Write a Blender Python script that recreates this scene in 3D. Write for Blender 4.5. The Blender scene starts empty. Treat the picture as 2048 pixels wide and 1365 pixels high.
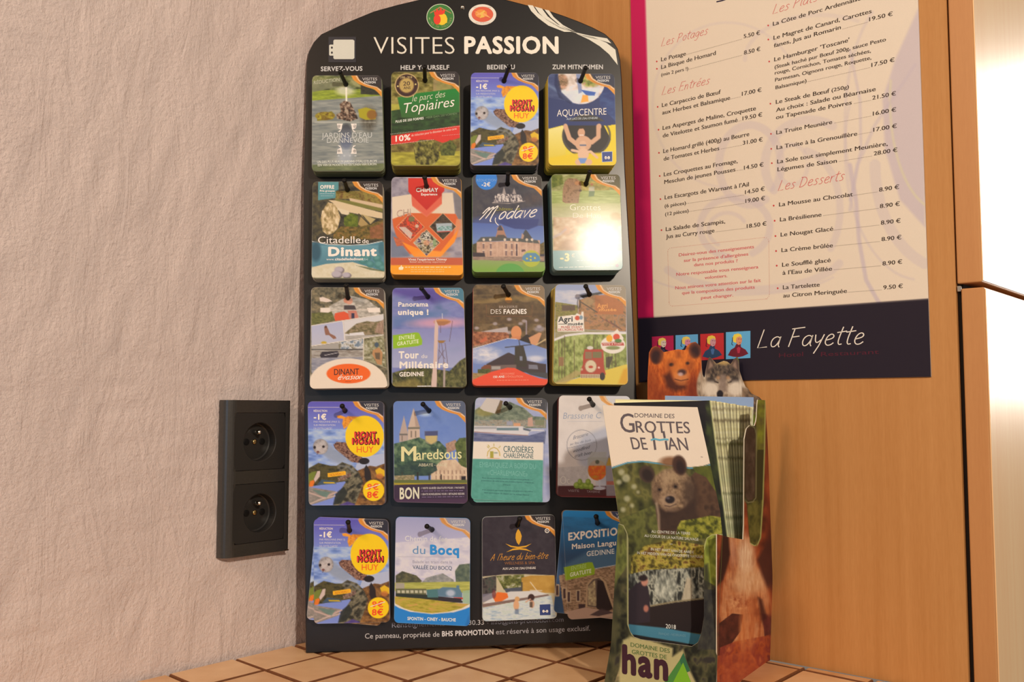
import bpy, math, random
import numpy as np
from mathutils import Vector

# ------------------------------------------------------------ camera, light, exposure
C = bpy.context.scene.collection
SC = bpy.context.scene
F_PX, PITCH, CAM_H = 1935.0, math.atan(137.5 / 1935.0), 0.244
CAM = np.array([0.0, 0.0, CAM_H])
cd = bpy.data.cameras.new('camera'); cam = bpy.data.objects.new('camera', cd); C.objects.link(cam)
cam.location = (0, 0, CAM_H); cam.rotation_euler = (math.pi / 2 + PITCH, 0, 0)
cd.sensor_width = 36.0; cd.lens = 36.0 * F_PX / 2048.0; cd.clip_start = 0.01
SC.camera = cam
SC.view_settings.view_transform = 'Standard'; SC.view_settings.look = 'None'
SC.view_settings.gamma = 1.0; SC.view_settings.exposure = 0.1
SC.view_settings.use_curve_mapping = False

W = bpy.data.worlds.new('room_light'); SC.world = W; W.use_nodes = True
W.node_tree.nodes['Background'].inputs[0].default_value = (0.92, 0.74, 0.60, 1)
W.node_tree.nodes['Background'].inputs[1].default_value = 0.20

LAMP = (0.75, -1.05, 1.12)
def area(name, loc, aim, size, power, col, size_y=None):
    d = bpy.data.lights.new(name, 'AREA'); d.energy = power; d.color = col; d.size = size
    if size_y: d.shape = 'RECTANGLE'; d.size_y = size_y
    o = bpy.data.objects.new(name, d); C.objects.link(o); o.location = loc
    o.rotation_euler = (Vector(aim) - Vector(loc)).to_track_quat('-Z', 'Y').to_euler()
    return o
area('ceiling_lamp', (0.75, -1.05, 1.12), (0.0, 1.0, 0.3), 0.085, 25.5, (1.0, 0.84, 0.66))
area('wall_lamp', (-1.3, -0.9, 1.5), (-0.7, 0.7, 0.4), 0.5, 24.0, (1.0, 0.68, 0.44))
area('daylight_window', (-0.62, -1.9, 0.22), (-0.2, 1.0, 0.15), 0.7, 2.2, (0.4, 0.68, 1.0))
area('side_window', (2.35, 2.25, 0.78), (0.45, 0.80, 0.40), 0.9, 26.0, (1.0, 0.93, 0.84), 1.0)

# ------------------------------------------------------------ small helpers
def ray(u, v):
    u = np.asarray(u, float); v = np.asarray(v, float)
    x = (u - 1024.0) / F_PX; z = -(v - 682.5) / F_PX
    return np.stack([x, math.cos(PITCH) - z * math.sin(PITCH), math.sin(PITCH) + z * math.cos(PITCH)], -1)
def nrm(v): v = np.asarray(v, float); return v / np.linalg.norm(v)
def ground(u, v):
    d = ray(u, v); return CAM + d * (-CAM_H / d[2])
class Plane:                       # a real plane in the room: a point and a unit normal facing the viewer
    def __init__(s, p, n): s.p = np.asarray(p, float); s.n = nrm(n)
    def hit(s, u, v, off=0.0):
        d = ray(u, v); q = s.p + s.n * off
        t = ((q - CAM) @ s.n) / (d @ s.n)
        return CAM + d * t[..., None]
    def off(s, o): return Plane(s.p + s.n * o, s.n)

def s2l(c):
    c = np.asarray(c, float) / 255.0
    return np.where(c <= 0.04045, c / 12.92, ((c + 0.055) / 1.055) ** 2.4)
ILL = np.array([0.93, 0.80, 0.64])
def ink(c):                        # colour seen under the warm lamp -> the print's own colour
    return np.clip(s2l(c) / ILL, 0.002, 0.92)

def link(name, me, mat=None, parent=None):
    o = bpy.data.objects.new(name, me); C.objects.link(o)
    if mat is not None: me.materials.append(mat)
    if parent is not None: o.parent = parent
    return o
def tag(o, label=None, cat=None, group=None, kind=None):
    if label: o['label'] = label
    if cat: o['category'] = cat
    if group: o['group'] = group
    if kind: o['kind'] = kind
    return o
def empty(name, loc=(0, 0, 0)):
    o = bpy.data.objects.new(name, None); C.objects.link(o); o.empty_display_size = 0.02
    return o                       # kept at the world origin so that children can use world coordinates
def mesh(name, V, Fc, smooth=False, cols=None):
    me = bpy.data.meshes.new(name)
    V = np.asarray(V, np.float32)
    if isinstance(Fc, np.ndarray):
        nf, k = Fc.shape; loops = Fc.astype(np.int32).ravel(); starts = np.arange(nf, dtype=np.int32) * k
    else:
        loops = np.array([i for f in Fc for i in f], np.int32)
        ln = np.array([len(f) for f in Fc]); nf = len(Fc); starts = np.concatenate([[0], np.cumsum(ln)[:-1]]).astype(np.int32)
    me.vertices.add(len(V)); me.vertices.foreach_set('co', V.ravel())
    me.loops.add(len(loops)); me.loops.foreach_set('vertex_index', loops)
    me.polygons.add(nf); me.polygons.foreach_set('loop_start', starts)
    me.update(calc_edges=True)
    if cols is not None:
        a = me.color_attributes.new('print', 'FLOAT_COLOR', 'POINT')
        q = np.ones((len(V), 4), np.float32); q[:, :3] = cols
        a.data.foreach_set('color', q.ravel())
    me.polygons.foreach_set('use_smooth', np.full(nf, bool(smooth)))
    me.validate(); return me

# ------------------------------------------------------------ materials
def newmat(name):
    m = bpy.data.materials.new(name); m.use_nodes = True
    nt = m.node_tree; return m, nt, nt.nodes, nt.links, nt.nodes['Principled BSDF']
def rgba(c): return (float(c[0]), float(c[1]), float(c[2]), 1.0)
def plain(name, col, rough=0.5, metal=0.0, spec=0.5, noise=0.0, scale=60.0):
    m, nt, N, L, b = newmat(name)
    b.inputs['Roughness'].default_value = rough; b.inputs['Metallic'].default_value = metal
    b.inputs['Specular IOR Level'].default_value = spec
    t = N.new('ShaderNodeTexNoise'); t.inputs['Scale'].default_value = scale; t.inputs['Detail'].default_value = 4
    g = N.new('ShaderNodeTexCoord'); L.new(g.outputs['Object'], t.inputs['Vector'])
    r = N.new('ShaderNodeMix'); r.data_type = 'RGBA'
    r.inputs[6].default_value = rgba(np.asarray(col) * (1 - noise)); r.inputs[7].default_value = rgba(np.clip(np.asarray(col) * (1 + noise), 0, 1))
    L.new(t.outputs['Fac'], r.inputs[0]); L.new(r.outputs[2], b.inputs['Base Color'])
    return m
def printmat(name, rough, spec=0.5):
    m, nt, N, L, b = newmat(name)
    a = N.new('ShaderNodeAttribute'); a.attribute_name = 'print'
    g = N.new('ShaderNodeTexCoord'); t = N.new('ShaderNodeTexNoise'); t.inputs['Scale'].default_value = 2600; t.inputs['Detail'].default_value = 1
    L.new(g.outputs['Object'], t.inputs['Vector'])
    mr = N.new('ShaderNodeMapRange'); mr.inputs[3].default_value = 0.93; mr.inputs[4].default_value = 1.07
    L.new(t.outputs['Fac'], mr.inputs[0])
    x = N.new('ShaderNodeVectorMath'); x.operation = 'SCALE'
    L.new(a.outputs['Color'], x.inputs[0]); L.new(mr.outputs[0], x.inputs['Scale']); L.new(x.outputs[0], b.inputs['Base Color'])
    b.inputs['Roughness'].default_value = rough; b.inputs['Specular IOR Level'].default_value = spec
    return m
M_CARD = printmat('glossy_card_print', 0.42, 0.35)
M_GLARE = printmat('laminated_card_print', 0.15, 0.10)
M_PAPER = printmat('matt_paper_print', 0.6, 0.25)
M_BOARD = plain('satin_black_board', (0.007, 0.0065, 0.008), 0.30, 0, 0.6, 0.25, 300)
M_HOOK = plain('black_plastic_peg', (0.006, 0.006, 0.007), 0.5, 0, 0.25)
M_SOCK = plain('anthracite_plastic', (0.034, 0.033, 0.032), 0.27, 0, 0.9, 0.2, 400)
M_SOCKD = plain('dark_socket_plastic', (0.026, 0.025, 0.025), 0.33, 0, 0.5)
M_BRASS = plain('brass', (0.75, 0.55, 0.25), 0.25, 1.0)
M_STEEL = plain('nickel_pin', (0.8, 0.78, 0.72), 0.2, 1.0)
M_GROUT = plain('brown_grout', s2l((176, 132, 96)), 0.95, 0, 0.1, 0.25, 300)
M_GAP = plain('dark_gap', (0.012, 0.008, 0.006), 0.9)

def plaster():
    m, nt, N, L, b = newmat('rough_trowelled_plaster')
    g = N.new('ShaderNodeTexCoord')
    def noise(scale, vec, detail=5, rough=0.6, dist=0.0):
        t = N.new('ShaderNodeTexNoise'); t.inputs['Scale'].default_value = scale; t.inputs['Detail'].default_value = detail
        t.inputs['Roughness'].default_value = rough; t.inputs['Distortion'].default_value = dist
        L.new(vec, t.inputs['Vector']); return t.outputs['Fac']
    mp = N.new('ShaderNodeMapping'); mp.inputs['Scale'].default_value = (1, 1, 0.28); mp.inputs['Rotation'].default_value = (0.25, 0.5, 0.0)
    L.new(g.outputs['Object'], mp.inputs['Vector'])
    a = noise(30, mp.outputs[0], 7, 0.62, 1.6); f = noise(230, g.outputs['Object'], 5, 0.65)
    s = N.new('ShaderNodeMath'); s.operation = 'MULTIPLY_ADD'; L.new(a, s.inputs[0]); s.inputs[1].default_value = 1.0
    h = N.new('ShaderNodeMath'); h.operation = 'MULTIPLY'; L.new(f, h.inputs[0]); h.inputs[1].default_value = 0.55; L.new(h.outputs[0], s.inputs[2])
    bp = N.new('ShaderNodeBump'); bp.inputs['Strength'].default_value = 0.7; bp.inputs['Distance'].default_value = 0.006
    L.new(s.outputs[0], bp.inputs['Height']); L.new(bp.outputs[0], b.inputs['Normal'])
    c = N.new('ShaderNodeMix'); c.data_type = 'RGBA'; L.new(noise(7, g.outputs['Object'], 4), c.inputs[0])
    c.inputs[6].default_value = rgba(s2l((222, 208, 207))); c.inputs[7].default_value = rgba(s2l((234, 221, 219)))
    L.new(c.outputs[2], b.inputs['Base Color']); b.inputs['Roughness'].default_value = 0.9; b.inputs['Specular IOR Level'].default_value = 0.15
    return m
def wood(name, c0, c1, rough=0.45, spec=0.4, coat=0.0):
    m, nt, N, L, b = newmat(name)
    g = N.new('ShaderNodeTexCoord'); mp = N.new('ShaderNodeMapping'); mp.inputs['Scale'].default_value = (1, 1, 0.02)
    L.new(g.outputs['Object'], mp.inputs['Vector'])
    t = N.new('ShaderNodeTexNoise'); t.inputs['Scale'].default_value = 95; t.inputs['Detail'].default_value = 6; t.inputs['Roughness'].default_value = 0.6
    L.new(mp.outputs[0], t.inputs['Vector'])
    mp2 = N.new('ShaderNodeMapping'); mp2.inputs['Scale'].default_value = (1, 1, 0.12); L.new(g.outputs['Object'], mp2.inputs['Vector'])
    t2 = N.new('ShaderNodeTexNoise'); t2.inputs['Scale'].default_value = 700; t2.inputs['Detail'].default_value = 2; L.new(mp2.outputs[0], t2.inputs['Vector'])
    ad = N.new('ShaderNodeMath'); ad.operation = 'MULTIPLY_ADD'; L.new(t2.outputs['Fac'], ad.inputs[0]); ad.inputs[1].default_value = 0.35; L.new(t.outputs['Fac'], ad.inputs[2])
    mr = N.new('ShaderNodeMapRange'); mr.inputs[1].default_value = 0.40; mr.inputs[2].default_value = 0.95; L.new(ad.outputs[0], mr.inputs[0])
    c = N.new('ShaderNodeMix'); c.data_type = 'RGBA'; L.new(mr.outputs[0], c.inputs[0])
    c.inputs[6].default_value = rgba(c0); c.inputs[7].default_value = rgba(c1)
    L.new(c.outputs[2], b.inputs['Base Color']); b.inputs['Roughness'].default_value = rough
    b.inputs['Specular IOR Level'].default_value = spec; b.inputs['Coat Weight'].default_value = coat; b.inputs['Coat Roughness'].default_value = 0.25
    return m
def tilemat():
    m, nt, N, L, b = newmat('glazed_beige_tile')
    g = N.new('ShaderNodeTexCoord'); t = N.new('ShaderNodeTexNoise'); t.inputs['Scale'].default_value = 28; t.inputs['Detail'].default_value = 6
    L.new(g.outputs['Object'], t.inputs['Vector'])
    oi = N.new('ShaderNodeObjectInfo'); ad = N.new('ShaderNodeMath'); ad.operation = 'MULTIPLY_ADD'
    L.new(oi.outputs['Random'], ad.inputs[0]); ad.inputs[1].default_value = 0.45; L.new(t.outputs['Fac'], ad.inputs[2])
    mr = N.new('ShaderNodeMapRange'); mr.inputs[1].default_value = 0.35; mr.inputs[2].default_value = 1.05; L.new(ad.outputs[0], mr.inputs[0])
    c = N.new('ShaderNodeMix'); c.data_type = 'RGBA'; L.new(mr.outputs[0], c.inputs[0])
    c.inputs[6].default_value = rgba(s2l((208, 160, 112))); c.inputs[7].default_value = rgba(s2l((236, 200, 158)))
    v = N.new('ShaderNodeTexNoise'); v.inputs['Scale'].default_value = 520; v.inputs['Detail'].default_value = 2; L.new(g.outputs['Object'], v.inputs['Vector'])
    lt = N.new('ShaderNodeMapRange'); lt.inputs[1].default_value = 0.70; lt.inputs[2].default_value = 0.76; lt.inputs[3].default_value = 0; lt.inputs[4].default_value = 0.4
    L.new(v.outputs['Fac'], lt.inputs[0])
    d = N.new('ShaderNodeMix'); d.data_type = 'RGBA'; L.new(lt.outputs[0], d.inputs[0]); L.new(c.outputs[2], d.inputs[6]); d.inputs[7].default_value = rgba(s2l((120, 80, 55)))
    L.new(d.outputs[2], b.inputs['Base Color']); b.inputs['Roughness'].default_value = 0.42
    bp = N.new('ShaderNodeBump'); bp.inputs['Strength'].default_value = 0.25; bp.inputs['Distance'].default_value = 0.002
    L.new(t.outputs['Fac'], bp.inputs['Height']); L.new(bp.outputs[0], b.inputs['Normal'])
    return m
M_PLASTER = plaster()
M_WOOD = wood('beech_veneer', s2l((184, 130, 74)), s2l((202, 150, 94)), 0.5, 0.3)
M_DOOR = wood('glossy_beech_door', s2l((246, 200, 145)), s2l((252, 218, 168)), 0.42, 0.7, 0.6)
M_EDGE = wood('beech_edging', s2l((190, 134, 84)), s2l((202, 148, 96)), 0.4, 0.4)
M_TILE = tilemat(); M_RIM = plain('dark_brown_tile_rim', s2l((122, 78, 50)), 0.6, 0, 0.3, 0.3, 200)  # rim: darker brown on the sloping tile edges beside the joints

# ------------------------------------------------------------ the room shell
ANG_R, ANG_L = math.radians(-41.1), math.radians(51.0)
dR = np.array([math.cos(ANG_R), math.sin(ANG_R), 0]); dL = np.array([math.cos(ANG_L), math.sin(ANG_L), 0])
nR = np.array([dR[1], -dR[0], 0]); nL = np.array([dL[1], -dL[0], 0])       # both face the viewer's side
if nR @ (CAM - ground(1655, 1341.5)) < 0: nR = -nR
if nL @ (CAM - ground(500, 1311)) < 0: nL = -nL
PR = Plane(ground(1655, 1341.5), nR); PL = Plane(ground(480, 1314), nL)
Am = np.array([dL[:2], -dR[:2]]).T
tt = np.linalg.solve(Am, PR.p[:2] - PL.p[:2]); CORNER = PL.p + dL * tt[0]; CORNER[2] = 0

def value_noise(x, y, seed=0):
    xi = np.floor(x).astype(np.int64); yi = np.floor(y).astype(np.int64); fx = x - xi; fy = y - yi
    fx = fx * fx * (3 - 2 * fx); fy = fy * fy * (3 - 2 * fy)
    def h(a, b):
        n = (a * 374761393 + b * 668265263 + seed * 974634777) & 0xffffffff
        n = ((n ^ (n >> 13)) * 1274126177) & 0xffffffff
        return ((n ^ (n >> 16)) & 0xffff) / 65535.0
    return (h(xi, yi) * (1 - fx) + h(xi + 1, yi) * fx) * (1 - fy) + (h(xi, yi + 1) * (1 - fx) + h(xi + 1, yi + 1) * fx) * fy
def fbm(x, y, seed=0, oct=3):
    s = 0; a = 0.5; t = 0
    for k in range(oct): s = s + a * value_noise(x, y, seed + k * 17); t += a; x = x * 2.03; y = y * 2.03; a *= 0.55
    return s / t

# plaster wall: an uneven trowelled surface, a shell 3 cm thick, running from the corner towards the viewer's left
NU, NV = 300, 300
uu = np.linspace(0.0, 1.55, NU); vv = np.linspace(-0.012, 1.15, NV)
U, Vv = np.meshgrid(uu, vv, indexing='ij')
ca, sa = math.cos(0.35), math.sin(0.35)
rel = (fbm(U * 9, Vv * 7, 3, 4) - 0.5) * 0.006
st = fbm((U * ca + Vv * sa) * 70, (-U * sa + Vv * ca) * 16, 9, 3); st2 = fbm((U * ca - Vv * sa * .2) * 24, Vv * 90, 21, 3)
rel += np.where(fbm(U * 5, Vv * 5, 5, 2) > 0.5, (st - 0.5) * 0.0032, (st2 - 0.5) * 0.0022)
ed = np.clip(Vv / 0.05, 0, 1); rel = rel * (0.3 + 0.7 * ed) - 0.0015
rel = np.minimum(rel, 0.0)
G = CORNER + (-dL) * U[..., None] + np.array([0, 0, 1.0]) * Vv[..., None] + nL * rel[..., None]
B = CORNER + (-dL) * U[..., None] + np.array([0, 0, 1.0]) * Vv[..., None] - nL * 0.03
idx = np.arange(NU * NV).reshape(NU, NV)
q = np.stack([idx[:-1, :-1], idx[1:, :-1], idx[1:, 1:], idx[:-1, 1:]], -1).reshape(-1, 4)
cn = [idx[0, 0], idx[-1, 0], idx[-1, -1], idx[0, -1]]
Vw = np.concatenate([G.reshape(-1, 3), B[[0, -1, -1, 0], [0, 0, -1, -1]]])
k = NU * NV; fs = q.tolist()
fs += [list(idx[:, 0][::-1]) + [k, k + 1], list(idx[-1, :][::-1]) + [k + 1, k + 2], list(idx[:, -1]) + [k + 2, k + 3], list(idx[0, :]) + [k + 3, k], [k, k + 3, k + 2, k + 1]]
tag(link('wall_left', mesh('wall_left', Vw, fs, True), M_PLASTER), 'rough white plaster wall with trowel marks, left of the display board', kind='structure')

def boxm(name, o, ax, ay, az, mat, parent=None, bevel=0.0):
    # a box from one corner o and three edge vectors
    o, ax, ay, az = map(lambda t: np.asarray(t, float), (o, ax, ay, az))
    V = [o, o + ax, o + ax + ay, o + ay, o + az, o + ax + az, o + ax + ay + az, o + ay + az]
    Fc = [(0, 3, 2, 1), (4, 5, 6, 7), (0, 1, 5, 4), (1, 2, 6, 5), (2, 3, 7, 6), (3, 0, 4, 7)]
    if np.dot(np.cross(ax, ay), az) < 0: Fc = [f[::-1] for f in Fc]
    me = mesh(name, V, Fc); ob = link(name, me, mat, parent)
    if bevel:
        bv = ob.modifiers.new('bevel', 'BEVEL'); bv.width = bevel; bv.segments = 3; bv.limit_method = 'NONE'
    return ob
UP = np.array([0, 0, 1.0])
def on_right(u, v=1340.0):                # distance along the cabinet side from the corner
    return float((PR.hit(u, v) - CORNER) @ dR)
s_gap, s_e0, s_e1 = on_right(1904, 350), on_right(1907, 350), on_right(1956, 350)
tag(boxm('wall_right', CORNER, dR * (s_gap), -nR * 0.018, UP * 1.15, M_WOOD), 'smooth beech veneered cabinet side panel behind the menu', kind='structure')
# the two doors at the end of the side panel
cab = tag(empty('tall_cabinet'), 'tall beech cabinet whose two glossy doors meet right of the menu', 'cabinet')
LW = 0.62
z_mid = float(PR.hit(1935, 571)[2])
def door(name, s0, s1, z0, z1):
    o = CORNER + dR * s0 + UP * z0
    d = boxm(name, o - nR * 0.0, dR * (s1 - s0), -nR * LW, UP * (z1 - z0), M_EDGE, cab, 0.0012)
    # glossy front sheet
    p = o + dR * (s1 - s0) - nR * 0.0022
    f = boxm('front_sheet', p + UP * 0.0015, dR * 0.0008, -nR * (LW - 0.004), UP * (z1 - z0 - 0.003), M_DOOR, d)
    return d
door('door', s_e0, s_e1, z_mid + 0.002, 1.15)
s_l0, s_l1 = on_right(1922.5, 600), on_right(1969, 600)
door('door', s_l0, s_l1, -0.35, z_mid - 0.0025)
boxm('carcass', CORNER + dR * s_gap - nR * 0.006 + UP * -0.35, dR * (s_l0 - s_gap + 0.0005), -nR * 0.4, UP * 1.5, M_GAP, cab)
boxm('latch', CORNER + dR * (on_right(1914, 578)) + UP * (z_mid - 0.0048) - nR * 0.004, dR * 0.003, nR * 0.0035, UP * 0.005, M_STEEL, cab, 0.0004)

# tiled ledge, tiles laid almost parallel to the walls
T1 = np.array([math.cos(math.radians(51.0)), math.sin(math.radians(51.0))]) * 0.0722
T2 = np.array([math.cos(math.radians(-45.3)), math.sin(math.radians(-45.3))]) * 0.0655
T0 = ground(729, 1336)[:2]
def clip(poly, p, n):                     # keep the side where (x-p).n > 0
    out = []
    for i in range(len(poly)):
        a, b = poly[i], poly[(i + 1) % len(poly)]; da, db = (a - p) @ n, (b - p) @ n
        if da >= 0: out.append(a)
        if (da >= 0) != (db >= 0): out.append(a + (b - a) * da / (da - db))
    return out
def inset(poly, d):
    c = list(poly); n = len(c); area2 = sum(c[i][0] * c[(i + 1) % n][1] - c[(i + 1) % n][0] * c[i][1] for i in range(n))
    sg = 1 if area2 > 0 else -1; p = c
    out = c
    for i in range(n):
        e = c[(i + 1) % n] - c[i]; l = np.linalg.norm(e)
        if l < 1e-6: continue
        nn = np.array([-e[1], e[0]]) / l * sg
        out = clip(out, c[i] + nn * d, nn)
        if len(out) < 3: return []
    return out
ledge = tag(empty('tiled_ledge'), 'ledge of beige glazed tiles laid as diamonds under the display board', 'ledge')
rng = random.Random(4)
eR = nR[:2]; eL = nL[:2]; front = np.array([0.0, 0.62])
s_end = CORNER[:2] + dR[:2] * (s_gap - 0.001)
nt_ = 0
for i in range(-9, 10):
    for j in range(-8, 9):
        a = T0 + T1 * i + T2 * j
        g_ = 0.0017
        poly = [a, a + T1, a + T1 + T2, a + T2][::-1]
        for p_, n_ in ((PR.p[:2] + eR * 0.0015, eR), (PL.p[:2] + eL * 0.0015, eL), (front, np.array([0, 1.0])), (s_end, -dR[:2])):
            poly = clip(poly, p_, n_)
            if len(poly) < 3: break
        if len(poly) < 3: continue
        A0 = inset(poly, g_)
        if len(A0) < 3: continue
        A1 = inset(A0, 0.0011)
        if len(A1) != len(A0): A1 = [np.mean(A0, 0) + (x - np.mean(A0, 0)) * 0.94 for x in A0]
        n = len(A0); h = rng.uniform(-0.0004, 0.0003)
        A05 = [x * 0.6 + y * 0.4 for x, y in zip(A0, A1)]
        V = [(x[0], x[1], -0.007) for x in A0] + [(x[0], x[1], -0.0016 + h) for x in A0] + [(x[0], x[1], -0.0004 + h) for x in A05] + [(x[0], x[1], h) for x in A1]
        Fc = []
        for lv in range(3):
            Fc += [(lv * n + t, lv * n + (t + 1) % n, (lv + 1) * n + (t + 1) % n, (lv + 1) * n + t) for t in range(n)]
        Fc += [tuple(range(3 * n, 4 * n)), tuple(range(n))[::-1]]
        area2 = sum(A0[t][0] * A0[(t + 1) % n][1] - A0[(t + 1) % n][0] * A0[t][1] for t in range(n))
        if area2 < 0: Fc = [f[::-1] for f in Fc]
        tl = link('tile', mesh('tile', V, Fc), M_TILE, ledge); tl.data.materials.append(M_RIM); nt_ += 1
        tl.data.polygons.foreach_set('material_index', [1] * (3 * n) + [0, 0])
bed = clip(clip(clip([np.array([-1.2, 0.62]), np.array([1.2, 0.62]), np.array([1.2, 1.6]), np.array([-1.2, 1.6])], PR.p[:2], eR), PL.p[:2], eL), s_end, -dR[:2])
n = len(bed)
V = [(x[0], x[1], -0.04) for x in bed] + [(x[0], x[1], -0.0034) for x in bed]
Fc = [tuple(range(n, 2 * n)), tuple(range(n))[::-1]] + [(t, (t + 1) % n, n + (t + 1) % n, n + t) for t in range(n)]
link('grout_bed', mesh('grout_bed', V, Fc), M_GROUT, ledge)

# ------------------------------------------------------------ print: shapes and colours laid down on real sheets
class Crop:                                # a measuring frame: its own pixels -> photograph pixels
    def __init__(s, ox, oy, k): s.ox, s.oy, s.k = ox, oy, k
    def ph(s, x, y): return s.ox + np.asarray(x, float) / s.k, s.oy + np.asarray(y, float) / s.k
K = {1: Crop(600, 0, 3.7917), 2: Crop(920, 0, 3.7917), 3: Crop(600, 340, 5.6882), 4: Crop(920, 340, 5.6889),
     5: Crop(600, 560, 5.6882), 6: Crop(920, 560, 5.6889), 7: Crop(600, 780, 5.459), 8: Crop(920, 780, 5.461),
     9: Crop(600, 1020, 4.55), 10: Crop(920, 1020, 4.55), 11: Crop(1260, 0, 3.4125), 12: Crop(1520, 0, 3.411),
     13: Crop(1260, 380, 3.4125), 14: Crop(1520, 340, 3.1027), 15: Crop(1180, 680, 4.0158), 16: Crop(1180, 1010, 3.845), 0: Crop(0, 0, 1)}

def bil(Q, u, v):
    Q = np.asarray(Q, float); u = np.asarray(u)[..., None]; v = np.asarray(v)[..., None]
    return Q[0] * (1 - u) * (1 - v) + Q[1] * u * (1 - v) + Q[2] * u * v + Q[3] * (1 - u) * v
def inv_bil(Q, x, y):
    Q = np.asarray(Q, float); u = np.full(np.shape(x), 0.5); v = np.full(np.shape(x), 0.5)
    for _ in range(6):
        p = bil(Q, u, v); ru, rv = x - p[..., 0], y - p[..., 1]
        du = (Q[1] - Q[0]) * (1 - v)[..., None] + (Q[2] - Q[3]) * v[..., None]
        dv = (Q[3] - Q[0]) * (1 - u)[..., None] + (Q[2] - Q[1]) * u[..., None]
        det = du[..., 0] * dv[..., 1] - du[..., 1] * dv[..., 0]
        u = u + (ru * dv[..., 1] - rv * dv[..., 0]) / det; v = v + (du[..., 0] * rv - du[..., 1] * ru) / det
    return u, v
class Sheet:
    # artq: quad in art coordinates; phq: the same quad in photograph pixels; plane: the plane the sheet lies in
    def __init__(s, plane, artq, phq): s.plane, s.A, s.P = plane, np.asarray(artq, float), np.asarray(phq, float)
    def m(s, x, y, off=0.0):
        x = np.asarray(x, float); y = np.asarray(y, float)
        u, v = inv_bil(s.A, x, y); p = bil(s.P, u, v)
        return s.plane.hit(p[..., 0], p[..., 1]) + s.plane.n * off
class Flat:                                # art coordinates are those of a crop
    def __init__(s, plane, crop): s.plane, s.c = plane, crop
    def m(s, x, y, off=0.0):
        a, b = s.c.ph(x, y); return s.plane.hit(a, b) + s.plane.n * off

class Art:
    def __init__(s, X, Y, soft): s.X, s.Y, s.soft = X, Y, soft; s.C = np.zeros(X.shape + (3,)) + 128.0
    def mix(s, a, col):
        col = np.asarray(col, float); a = a[..., None]; s.C = s.C * (1 - a) + col * a
    def pm(s, pts, soft=None):
        soft = soft or s.soft; pts = np.asarray(pts, float); n = len(pts)
        ins = np.zeros(s.X.shape, bool); d = np.full(s.X.shape, 1e18)
        lo, hi = pts.min(0) - 2 * soft, pts.max(0) + 2 * soft
        w = (s.X >= lo[0]) & (s.X <= hi[0]) & (s.Y >= lo[1]) & (s.Y <= hi[1])
        X, Y = s.X[w], s.Y[w]; I = np.zeros(X.shape, bool); D = np.full(X.shape, 1e18)
        for i in range(n):
            a, b = pts[i], pts[(i + 1) % n]; e = b - a; L2 = e @ e + 1e-12
            t = np.clip(((X - a[0]) * e[0] + (Y - a[1]) * e[1]) / L2, 0, 1)
            D = np.minimum(D, (X - a[0] - t * e[0]) ** 2 + (Y - a[1] - t * e[1]) ** 2)
            c = (a[1] > Y) != (b[1] > Y)
            with np.errstate(all='ignore'): xi = a[0] + (Y - a[1]) * e[0] / (e[1] if abs(e[1]) > 1e-9 else 1e-9)
            I ^= c & (X < xi)
        sd = np.sqrt(D) * np.where(I, 1, -1); M = np.zeros(s.X.shape); M[w] = np.clip(sd / soft + 0.5, 0, 1); return M
    def poly(s, pts, col, a=1.0, soft=None): s.mix(s.pm(pts, soft) * a, col)
    def rect(s, x0, y0, x1, y1, col, a=1.0, soft=None): s.poly([(x0, y0), (x1, y0), (x1, y1), (x0, y1)], col, a, soft)
    def em(s, cx, cy, rx, ry, rot=0, soft=None):
        soft = soft or s.soft; r = math.radians(rot); dx, dy = s.X - cx, s.Y - cy
        x = dx * math.cos(r) + dy * math.sin(r); y = -dx * math.sin(r) + dy * math.cos(r)
        q = np.sqrt((x / rx) ** 2 + (y / ry) ** 2) + 1e-9
        return np.clip((1 - q) * min(rx, ry) / soft + 0.5, 0, 1)
    def ell(s, cx, cy, rx, ry=None, col=(0, 0, 0), a=1.0, rot=0, soft=None): s.mix(s.em(cx, cy, rx, ry or rx, rot, soft) * a, col)
    def ring(s, cx, cy, rx, ry, w, col, a=1.0): s.mix((s.em(cx, cy, rx, ry) - s.em(cx, cy, rx - w, ry - w)).clip(0, 1) * a, col)
    def line(s, pts, w, col, a=1.0, soft=None):
        soft = soft or s.soft; M = np.zeros(s.X.shape)
        for p, q in zip(pts[:-1], pts[1:]):
            ex, ey = q[0] - p[0], q[1] - p[1]; L2 = ex * ex + ey * ey + 1e-12
            t = np.clip(((s.X - p[0]) * ex + (s.Y - p[1]) * ey) / L2, 0, 1)
            d = np.hypot(s.X - p[0] - t * ex, s.Y - p[1] - t * ey); M = np.maximum(M, np.clip((w / 2 - d) / soft + 0.5, 0, 1))
        s.mix(M * a, col)
    def tex(s, mask, cols, sx, sy=None, seed=0, a=1.0, con=1.6, rot=0.0):
        sy = sy or sx; r = math.radians(rot); x = s.X * math.cos(r) + s.Y * math.sin(r); y = -s.X * math.sin(r) + s.Y * math.cos(r)
        f = np.clip((fbm(x / sx, y / sy, seed) - 0.5) * con + 0.5, 0, 0.9999) * (len(cols) - 1)
        i = f.astype(int); t = (f - i)[..., None]; c = np.asarray(cols, float)
        if isinstance(mask, (list, tuple)): mask = s.pm(mask)
        s.mix(mask * a, c[i] * (1 - t) + c[np.minimum(i + 1, len(cols) - 1)] * t)
    def grad(s, mask, c0, c1, y0, y1, x0=None, x1=None, a=1.0):
        t = np.clip((s.Y - y0) / (y1 - y0), 0, 1) if x0 is None else np.clip((s.X - x0) / (x1 - x0), 0, 1)
        if isinstance(mask, (list, tuple)): mask = s.pm(mask)
        s.mix(mask * a, np.asarray(c0, float) * (1 - t[..., None]) + np.asarray(c1, float) * t[..., None])
    def full(s): return np.ones(s.X.shape)

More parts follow.
